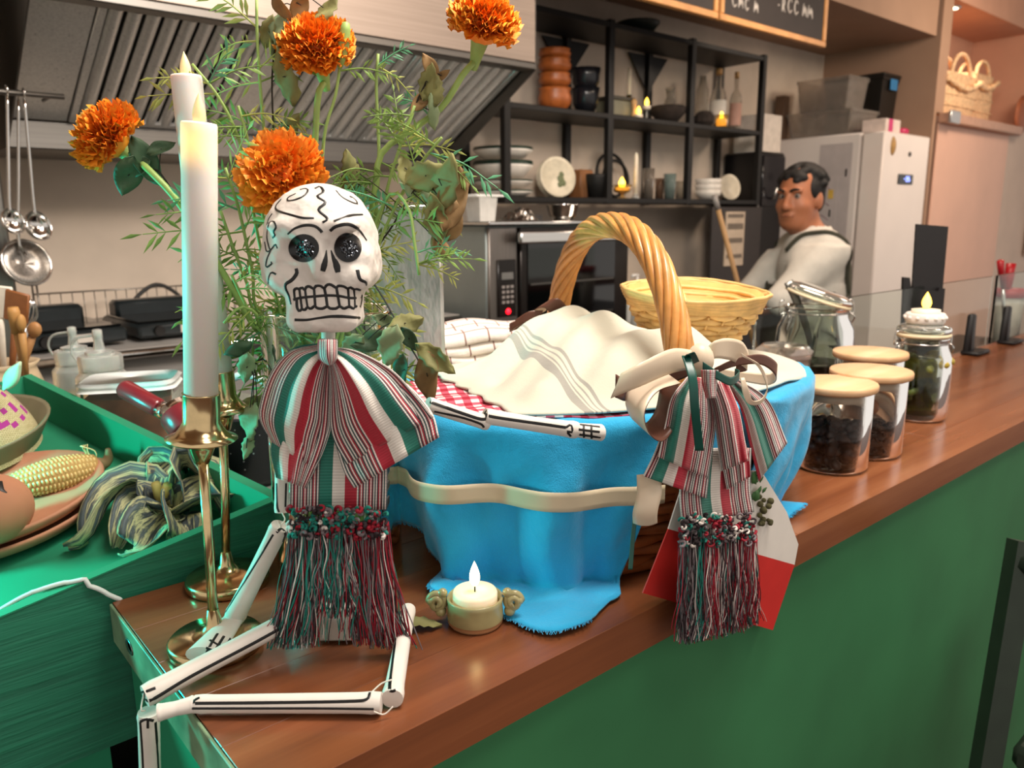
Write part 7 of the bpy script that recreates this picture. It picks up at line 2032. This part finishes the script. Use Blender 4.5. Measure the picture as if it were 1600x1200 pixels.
branch('dried_branch', 'low branch with green leaves below the skull jaw', [(372, 540, .70), (385, 560, .70), (400, 590, .70), (412, 560, .72)],
  [(385, 575, 42, 260, .5, .695, 2), (372, 545, 36, 200, .5, .70, 3), (395, 660, 52, 250, .55, .705, 2), (402, 630, 36, 170, .5, .705, 0), (385, 700, 30, 255, .5, .705, 2)], 26)
# fallen leaf on the counter
lp = Zp(663, 978, ZT+.003)
mb = MB(); rows = []
for i, q in enumerate(np.linspace(0, 1, 9)):
    w = .0095*math.sin(math.pi*q**.8)**.7*(1+.2*math.cos(i*math.pi)); c_ = lp+np.array((.7, -.5, 0))*(q-.5)*.036
    rows.append([c_+np.array((.5, .7, 0))*w*e+ZU*(.003*abs(e)+.002*math.sin(q*5)) for e in np.linspace(-1, 1, 5)])
one(mb.grid(np.array(rows)), 'fallen_leaf', dry[0], 'single dried leaf lying on the counter near candle holder', 'leaf', solid=.0005)
# ================================================================ clay tealight holder in front
tb = Zp(743, 972, ZT); k = mpp(tb); rr_ = 44*k
zt_ = Hp(743, 931, hd(tb))[2]-ZT
hol = thing('tealight_holder', 'small olive glazed clay holder with curled side knobs', 'candle holder', (tb[0], tb[1], ZT))
olive = mat('olive_glaze', '#a0976a', .3, var=.18, ns=30, coat=.3); bare = mat('bare_clay', '#b98a5f', .7)
o_ = (tb[0], tb[1], ZT)
MB().lathe([(0, 0), (rr_*.90, 0), (rr_*.98, .003), (rr_*.985, .0055)], 40, o_).build('foot', bare, hol)
MB().lathe([(rr_*.985, .0055), (rr_, .009), (rr_*.97, zt_*.8), (rr_*1.0, zt_*.97), (rr_*.97, zt_), (rr_*.90, zt_*.97), (rr_*.88, .008), (0, .007)], 40, o_, cap=False).build('body', olive, hol)
for sg in (-1, 1):
    kc = np.array(o_)+RH*sg*rr_*1.10+ZU*zt_*.80
    a = np.linspace(0, 3.6*np.pi, 40); q = np.linspace(1, .25, 40)
    P = kc+RH*sg*.006+np.stack([RH*sg*(math.cos(x)*.0075*s)+ZU*(math.sin(x)*.0085*s)-FH*(.004*(1-s)) for x, s in zip(a, q)])
    MB().tube(P, .0032, 8).build('curl', olive, hol)
    MB().ball(kc+RH*sg*.003-ZU*.009, .0052, 12, 8).build('knob', olive, hol); MB().ball(kc+RH*sg*.011+ZU*.001, .0048, 12, 8).build('knob', olive, hol)
    MB().ball(kc+RH*sg*.001+ZU*.008, .0045, 12, 8).build('knob', olive, hol)
tl = thing('tealight', 'lit white tealight in the olive clay holder', 'candle', np.array(o_)+ZU*.009)
rw = 35*k
MB().lathe([(0, .009), (rw, .009), (rw, zt_+.003), (rw*.94, zt_+.0055), (rw*.5, zt_+.0045), (0, zt_+.004)], 32, o_).build('wax', mat('tealight_wax', '#ece0c6', .45, emit='#ffdc9a', es=.12, sss=.3), tl)
MB().tube([np.array(o_)+ZU*(zt_+.003), np.array(o_)+ZU*(zt_+.011)], .0007, 6).build('wick', black_paint, tl)
flame(MB(), np.array(o_)+ZU*(zt_+.009), .024, .0052).build('flame', mat('bright_flame', '#fff3c8', .4, emit='#ffe39a', es=7), tl)

# ================================================================ glass storage jars with wooden lids
gl2 = mat('jar_glass', '#f4f2ee', .01, trans=1.0, ior=1.25, var=0)
lidw = wood('lid_wood', '#c99a6b', '#dfb68a', '#ecc9a2', .5, 1.0, 0, .05)
def canister(bx, by, wpx, lx, ly, lab, fill, fm, seed, lw=1.10):
    B = Zp(bx, by, ZT); k = mpp(B); r = wpx*k/2
    H_ = Hp(lx, ly, hd(B))[2]-ZT
    o = np.array((B[0], B[1], ZT+.0005))
    t = thing('storage_jar', lab, 'jar', o, 'glass jars with wooden lids')
    hb = H_-.012
    MB().lathe([(0, 0), (r*.93, 0), (r, .006), (r, hb), (r-.0012, hb+.001), (r-.0025, hb), (r-.0025, .008), (r*.9, .006), (0, .006)], 44, o).build('glass', gl2, t)
    MB().lathe([(0, H_-.010), (r*lw*.97, H_-.010), (r*lw, H_-.008), (r*lw, H_-.002), (r*lw*.98, H_), (0, H_)], 44, o).build('lid', lidw, t)
    MB().lathe([(0, hb-.010), (r*.92, hb-.010), (r*.94, hb-.004), (r*.92, hb+.001), (0, hb+.001)], 36, o).build('lid_plug', mat('plug_seal', '#cdbba6', .5), t)
    rr = random.Random(seed); mb = MB()
    if fm == 'chili':
        for i in range(150):
            a = rr.uniform(0, 6.28); q = math.sqrt(rr.random())*.80; z = .012+rr.random()*fill*H_
            mb.ball(o+np.array((r*q*math.cos(a), r*q*math.sin(a), z)), (.014*rr.uniform(.6, 1.1), .007, .009), 8, 6, frame((rr.gauss(0, 1), rr.gauss(0, 1), rr.gauss(0, 1)+.1)))
        mb.build('dried_chilies', mat('chili_dark', '#241a19', .4, var=.4, ns=40), t)['kind'] = 'stuff'
    else:
        for i in range(620):
            a = rr.uniform(0, 6.28); q = min(.90, .55+.4*rr.random()) if rr.random() < .8 else rr.random()*.8; z = .010+rr.random()*fill*H_
            mb.ball(o+np.array((r*q*math.cos(a), r*q*math.sin(a), z)), (.0042, .0026, .0022), 6, 4, frame((rr.gauss(0, 1), rr.gauss(0, 1), rr.gauss(0, 1)+.1)))
        mb.lathe([(0, .007), (r*.8, .007), (r*.82, fill*H_), (0, fill*H_+.002)], 20, o)
        mb.build('beans', mat('bean_brown', '#33211a', .5, var=.5, ns=120), t)['kind'] = 'stuff'
        if fm == 'nibs': MB().ball(o+np.array((-.012, -.01, H_*.62)), (.016, .010, .013), 12, 8).build('dried_slice', mat('dry_slice', '#8a4f1f', .6), t)
    return t
canister(1296, 728, 110, 1312, 597, 'nearest jar with pale wooden lid and dark chilies', .5, 'chili', 1)
canister(1350, 706, 106, 1363, 578, 'second jar with wooden lid, half full of brown nibs', .36, 'nibs', 2, 1.12)
canister(1350, 664, 98, 1361, 549, 'farthest jar with wooden lid behind the other two', .4, 'nibs', 3, 1.10)

# ================================================================ clip-top jars
wire = steel('clip_wire', '#c9c7c4', .2, 2); gasket = mat('rubber_seal', '#d9c9a8', .6)
liq_g = mat('brine', '#8a8a3a', .05, trans=.85, ior=1.2)
def cliptop(o, r, H_, t, openlid=False, body=1.0):
    prof = [(0, 0), (r*.9, 0), (r*.98, .006), (r*1.0, H_*.12), (r*body, H_*.45), (r*.98, H_*.68), (r*.82, H_*.80), (r*.80, H_*.86), (r*.84, H_*.88), (r*.84, H_*.90), (r*.77, H_*.90), (r*.75, H_*.80), (r*(body-.05), H_*.45), (r*.92, .012), (0, .010)]
    MB().lathe(prof, 40, o).build('glass', mat('clip_glass', '#c6ccc4', .02, trans=1.0, ior=1.38, var=0), t)
    lidp = [(0, .0), (r*.80, 0), (r*.88, .004), (r*.88, .010), (r*.80, .014), (r*.55, .018), (0, .018)]
    gp = [(r*.78, -.004), (r*.87, -.004), (r*.89, -.001), (r*.87, .002), (r*.78, .002)]
    if openlid:
        X = np.stack([RH, FH, ZU], 1)@roty(math.radians(17))@rotx(math.radians(6)); c_ = o+ZU*(H_*.985)+RH*r*.03
    else: X = np.eye(3); c_ = o+ZU*(H_*.90+.005)
    ld = MB().lathe(lidp, 36, c_, X).build('lid', mat('lid_glass', '#dfeae0', .02, trans=.9, ior=1.3, var=0), t)
    MB().lathe(gp, 36, c_, X, cap=False).build('seal', gasket, ld)
    a = np.linspace(0, 2*np.pi, 50, endpoint=False)
    MB().tube(np.stack([r*.825*np.cos(a), r*.825*np.sin(a), 0*a+H_*.84], 1)+o, .0014, 6, closed=True).build('neck_wire', wire, t)
    for sg in (-1, 1):
        b = o+RH*sg*r*.84+ZU*H_*.84
        topw = b+RH*sg*r*.14+ZU*H_*.10
        MB().tube(spline([b, b+RH*sg*r*.16-ZU*.004, topw, topw-RH*sg*r*.12+ZU*.004], 12), .0015, 6).build('bail', wire, t)
        MB().tube(spline([b+RH*sg*r*.02-FH*.006, b+RH*sg*r*.14-FH*.012-ZU*.01, b+RH*sg*r*.10-ZU*.028], 10), .0015, 6).build('clasp', wire, t)
B = Zp(1430, 652, ZT); k = mpp(B); r = 42*k*1.03; H_ = Hp(1440, 512, hd(B))[2]-ZT
o = np.array((B[0], B[1], ZT+.0005))
pj = thing('clip_jar', 'clip-top glass jar of yellow green pickles, lid shut', 'jar', o, 'clip-top glass jars')
cliptop(o, r, H_, pj, False)
MB().lathe([(0, .013), (r*.86, .013), (r*.93, H_*.14), (r*.92, H_*.6), (r*.86, H_*.70), (0, H_*.71)], 36, o).build('brine', liq_g, pj)
rr = random.Random(8)
for i in range(34):
    a = rr.uniform(0, 6.28); q = .35+.45*rr.random(); z = .022+rr.random()*H_*.58
    MB().ball(o+np.array((r*q*math.cos(a), r*q*math.sin(a), z)), (.016*rr.uniform(.7, 1.2), .008, .009), 10, 7, frame((rr.gauss(0, 1), rr.gauss(0, 1), rr.gauss(0, .6)))).build('pickle', mat('pickle%d' % (i % 3), ('#6f7030', '#a08a2c', '#4c5a26')[i % 3], .35, var=.25), pj)
# ornate white candle on the pickle jar
cb = o+ZU*(H_*.90+.023+.0005)
oc_ = thing('ornate_candle', 'white ornate tealight holder with lit flame on pickle jar', 'candle', cb)
wr_ = 28*k
MB().lathe([(0, 0), (wr_*.92, 0), (wr_, .003), (wr_, .016), (wr_*.92, .018), (wr_*.80, .018), (wr_*.76, .010), (0, .010)], 30, cb).build('holder', mat('white_ceramic', '#e6ded5', .4), oc_)
for i in range(14):
    a = 2*np.pi*i/14; MB().ball(cb+np.array((wr_*1.0*math.cos(a), wr_*1.0*math.sin(a), .0105)), (.0035, .0035, .0035), 8, 6).build('bead', MATS['white_ceramic'], oc_)
MB().lathe([(0, .011), (wr_*.72, .011), (wr_*.72, .024), (0, .025)], 24, cb).build('wax', cream, oc_)
flame(MB(), cb+ZU*.024, .030, .0085).build('flame', flame_m, oc_)
# open jar with a spoon
B = Zp(1266, 612, ZT); k = mpp(B); r = 57*k; H_ = Hp(1280, 478, hd(B))[2]-ZT
o = np.array((B[0], B[1], ZT+.0005))
oj = thing('clip_jar', 'round clip-top jar with raised lid and spoon inside', 'jar', o, 'clip-top glass jars')
cliptop(o, r, H_/.90, oj, True, 1.04)
MB().lathe([(0, .014), (r*.88, .014), (r*.93, H_*.16), (r*.94, H_*.34), (0, H_*.35)], 32, o).build('dark_preserve', mat('dark_preserve', '#2a0f10', .3), oj)
sp_ = thing('serving_spoon', 'dull metal spoon handle sticking out of open jar', 'spoon', o+ZU*.03)
s0, s1 = Hp(1232, 440, hd(B)), Hp(1262, 520, hd(B)+.0)
P = spline([s0, s0*.6+s1*.4+RH*.002, s1, o+ZU*H_*.3], 14)
MB().tube(P, np.linspace(.0095, .005, 14), 10, flat=.25, up=FH).build('handle', steel('spoon_steel', '#77756f', .35, 2), sp_)
MB().ball(o+ZU*H_*.28, (.017, .008, .024), 14, 8, frame(unit(o+ZU*H_*.3-s1), RH)).build('bowl', MATS['spoon_steel'], sp_)
# clear deli tub
B = Zp(1215, 640, ZT); hT = hd(B); kq = mpp(B)
B = Zp(1218, 625, ZT); k = mpp(B); o = np.array((B[0], B[1], ZT+.0005)); r = 46*k; H_ = Hp(1218, 545, hd(B))[2]-ZT
t = thing('deli_tub', 'clear plastic tub of grains behind the basket cloth', 'tub', o)
MB().lathe([(0, 0), (r*.8, 0), (r*.95, H_*.85), (r, H_*.86), (r, H_*.92), (r*.93, H_*.92), (r*.78, .005), (0, .004)], 8, o).build('tub', mat('tub_plastic', '#e3d6d0', .08, trans=.8, ior=1.15), t, smooth=False)
MB().lathe([(0, .005), (r*.76, .005), (r*.88, H_*.66), (0, H_*.68)], 16, o).build('grains', mat('grain', '#b98a5c', .7, var=.4, ns=200, bump=.8), t)
MB().lathe([(r*1.0, H_*.90), (r*1.02, H_*.95), (r*.80, H_*1.05), (r*.7, H_*1.08), (0, H_*1.1)], 8, o, cap=False).build('lid', MATS['tub_plastic'], t, smooth=False)

# ================================================================ black sign stand, glass guard, clips
sb_ = mat('sign_black', '#171516', .5, var=.1)
p = np.array((1.90, .70, ZT)); 
q0 = Hp(1440, 560, hd(Zp(1442, 575, ZT))); hS = hd(Zp(1442, 575, ZT))
sg_ = thing('sign_stand', 'plain black upright sign standing behind the pickle jar', 'sign', Zp(1442, 575, ZT))
MB().prism([Hp(x, y, hS) for x, y in ((1432, 350), (1482, 354), (1462, 575), (1418, 573))], FH, .006).build('board', sb_, sg_, smooth=False, fix=True)
MB().prism([Hp(x, y, hS-.012) for x, y in ((1412, 433), (1422, 434), (1424, 450), (1466, 455), (1468, 450), (1477, 451), (1465, 578), (1405, 573))], FH, .010).build('pocket', sb_, sg_, smooth=False, fix=True)
bz_ = Zp(1436, 577, ZT); MB().box(bz_+ZU*.004, (.07, .05, .007), np.stack([RH, FH, ZU], 1), .002).build('foot', sb_, sg_, angle=40)
gg = mat('guard_glass', '#e9efe9', .01, trans=1.0, ior=1.12, var=0)
gz = Yp(1545, 432, .75)[2]
for (a, b, lab) in ((1.20, 2.33, 'clear glass guard panel behind the jars'), (2.36, 3.4, 'clear glass guard panel at the far right end')):
    one(MB().bb((a, .747, ZT+.006), (b, .753, gz), .001), 'glass_guard', gg, lab, 'glass panel', 'glass guard panels', smooth=False)
for (x, y, lab) in ((1517, 553, 'black plastic clip foot nearer along glass guard'), (1573, 530, 'black plastic clip foot farther along glass guard')):
    q_ = Zp(x, y, ZT); kk_ = mpp(q_); yy = .733
    X_ = Yp(x, y, yy)[0]
    t = thing('guard_clip', lab, 'clip', (X_, yy, ZT), 'black clip feet of the glass guard')
    MB().box((X_+.01, yy-.006, ZT+.006), (.085, .045, .011), None, .004).build('foot', sb_, t, angle=40)
    MB().box((X_-.012, yy+.003, ZT+.055), (.030, .020, .10), None, .005, taper=.8).build('upright', sb_, t, angle=40)
# red utensils in a pot beyond the glass
pp = np.array((3.05, .95)); zq = .93
c_ = Yp(1572, 505, .95); c_ = np.array((c_[0], .95, .93))
pt = thing('utensil_pot', 'white pot with a red rim at the far right', 'pot', c_)
kz = mpp(c_); zr = Yp(1572, 452, .95)[2]-.93
MB().lathe([(0, 0), (17*kz, 0), (19*kz, zr-.05), (18*kz, zr-.03)], 24, c_).build('body', mat('pot_white', '#d8d3c9', .4), pt)
MB().lathe([(18*kz, zr-.032), (20*kz, zr-.03), (20.5*kz, zr), (18*kz, zr), (16*kz, zr-.03)], 24, c_, cap=False).build('rim', mat('rim_red', '#9c1a22', .4), pt)
for (x0, y0, x1, y1, w, lab) in ((1566, 450, 1563, 408, 9, 'red handled utensil at left in the white pot'), (1573, 450, 1580, 412, 13, 'thick red handled utensil at right in white pot')):
    a, b = Yp(x0, y0, .95), Yp(x1, y1, .95)
    t = thing('red_utensil', lab, 'utensil', c_+ZU*.02, 'red handled utensils')
    MB().tube([c_+ZU*.02, a], .006, 8).build('shaft', st_b, t)
    MB().tube([a, a*.4+b*.6, b], (w*kz*.4, w*kz*.5, w*kz*.55), 12).build('grip', mat('grip_red', '#a51720', .35), t)

# ================================================================ dark bar chair at the lower right
ch = mat('chair_dark', '#1f2a20', .5, var=.15)
bc_ = thing('bar_chair', 'dark wooden bar chair at the lower right corner', 'chair', (1.25, .12, 0))
t0, t1 = np.array((1.20, .310, .955)), np.array((1.05, .285, .44))
dv = unit(t1-t0)
def post(a, b, w=.04): MB().tube([a, a*.5+b*.5, b], w/2, 4, up=(0, 1, 0)).build('leg', ch, bc_, smooth=False)
foot1 = t0+dv*((t0[2]-.0)/-dv[2])
post(t0, foot1); post(t0+np.array((.03, -.36, 0)), foot1+np.array((.03, -.36, 0)))
post(np.array((1.42, .31, .72)), np.array((1.48, .31, 0))); post(np.array((1.44, -.04, .72)), np.array((1.50, -.04, 0)))
MB().bb((1.12, -.08, .66), (1.48, .27, .695), .008).build('seat', ch, bc_, angle=40)
MB().tube([t0+dv*.03+np.array((0, 0, 0)), t0+dv*.03+np.array((.03, -.36, 0))], .018, 8).build('back_rail', ch, bc_)
MB().tube([np.array((.99, .30, .30)), np.array((1.46, .31, .30))], .009, 8).build('foot_rail', mat('rail_olive', '#4b553c', .35), bc_)
MB().tube([np.array((.99, .30, .30)), np.array((1.02, -.05, .30))], .009, 8).build('foot_rail', MATS['rail_olive'], bc_)
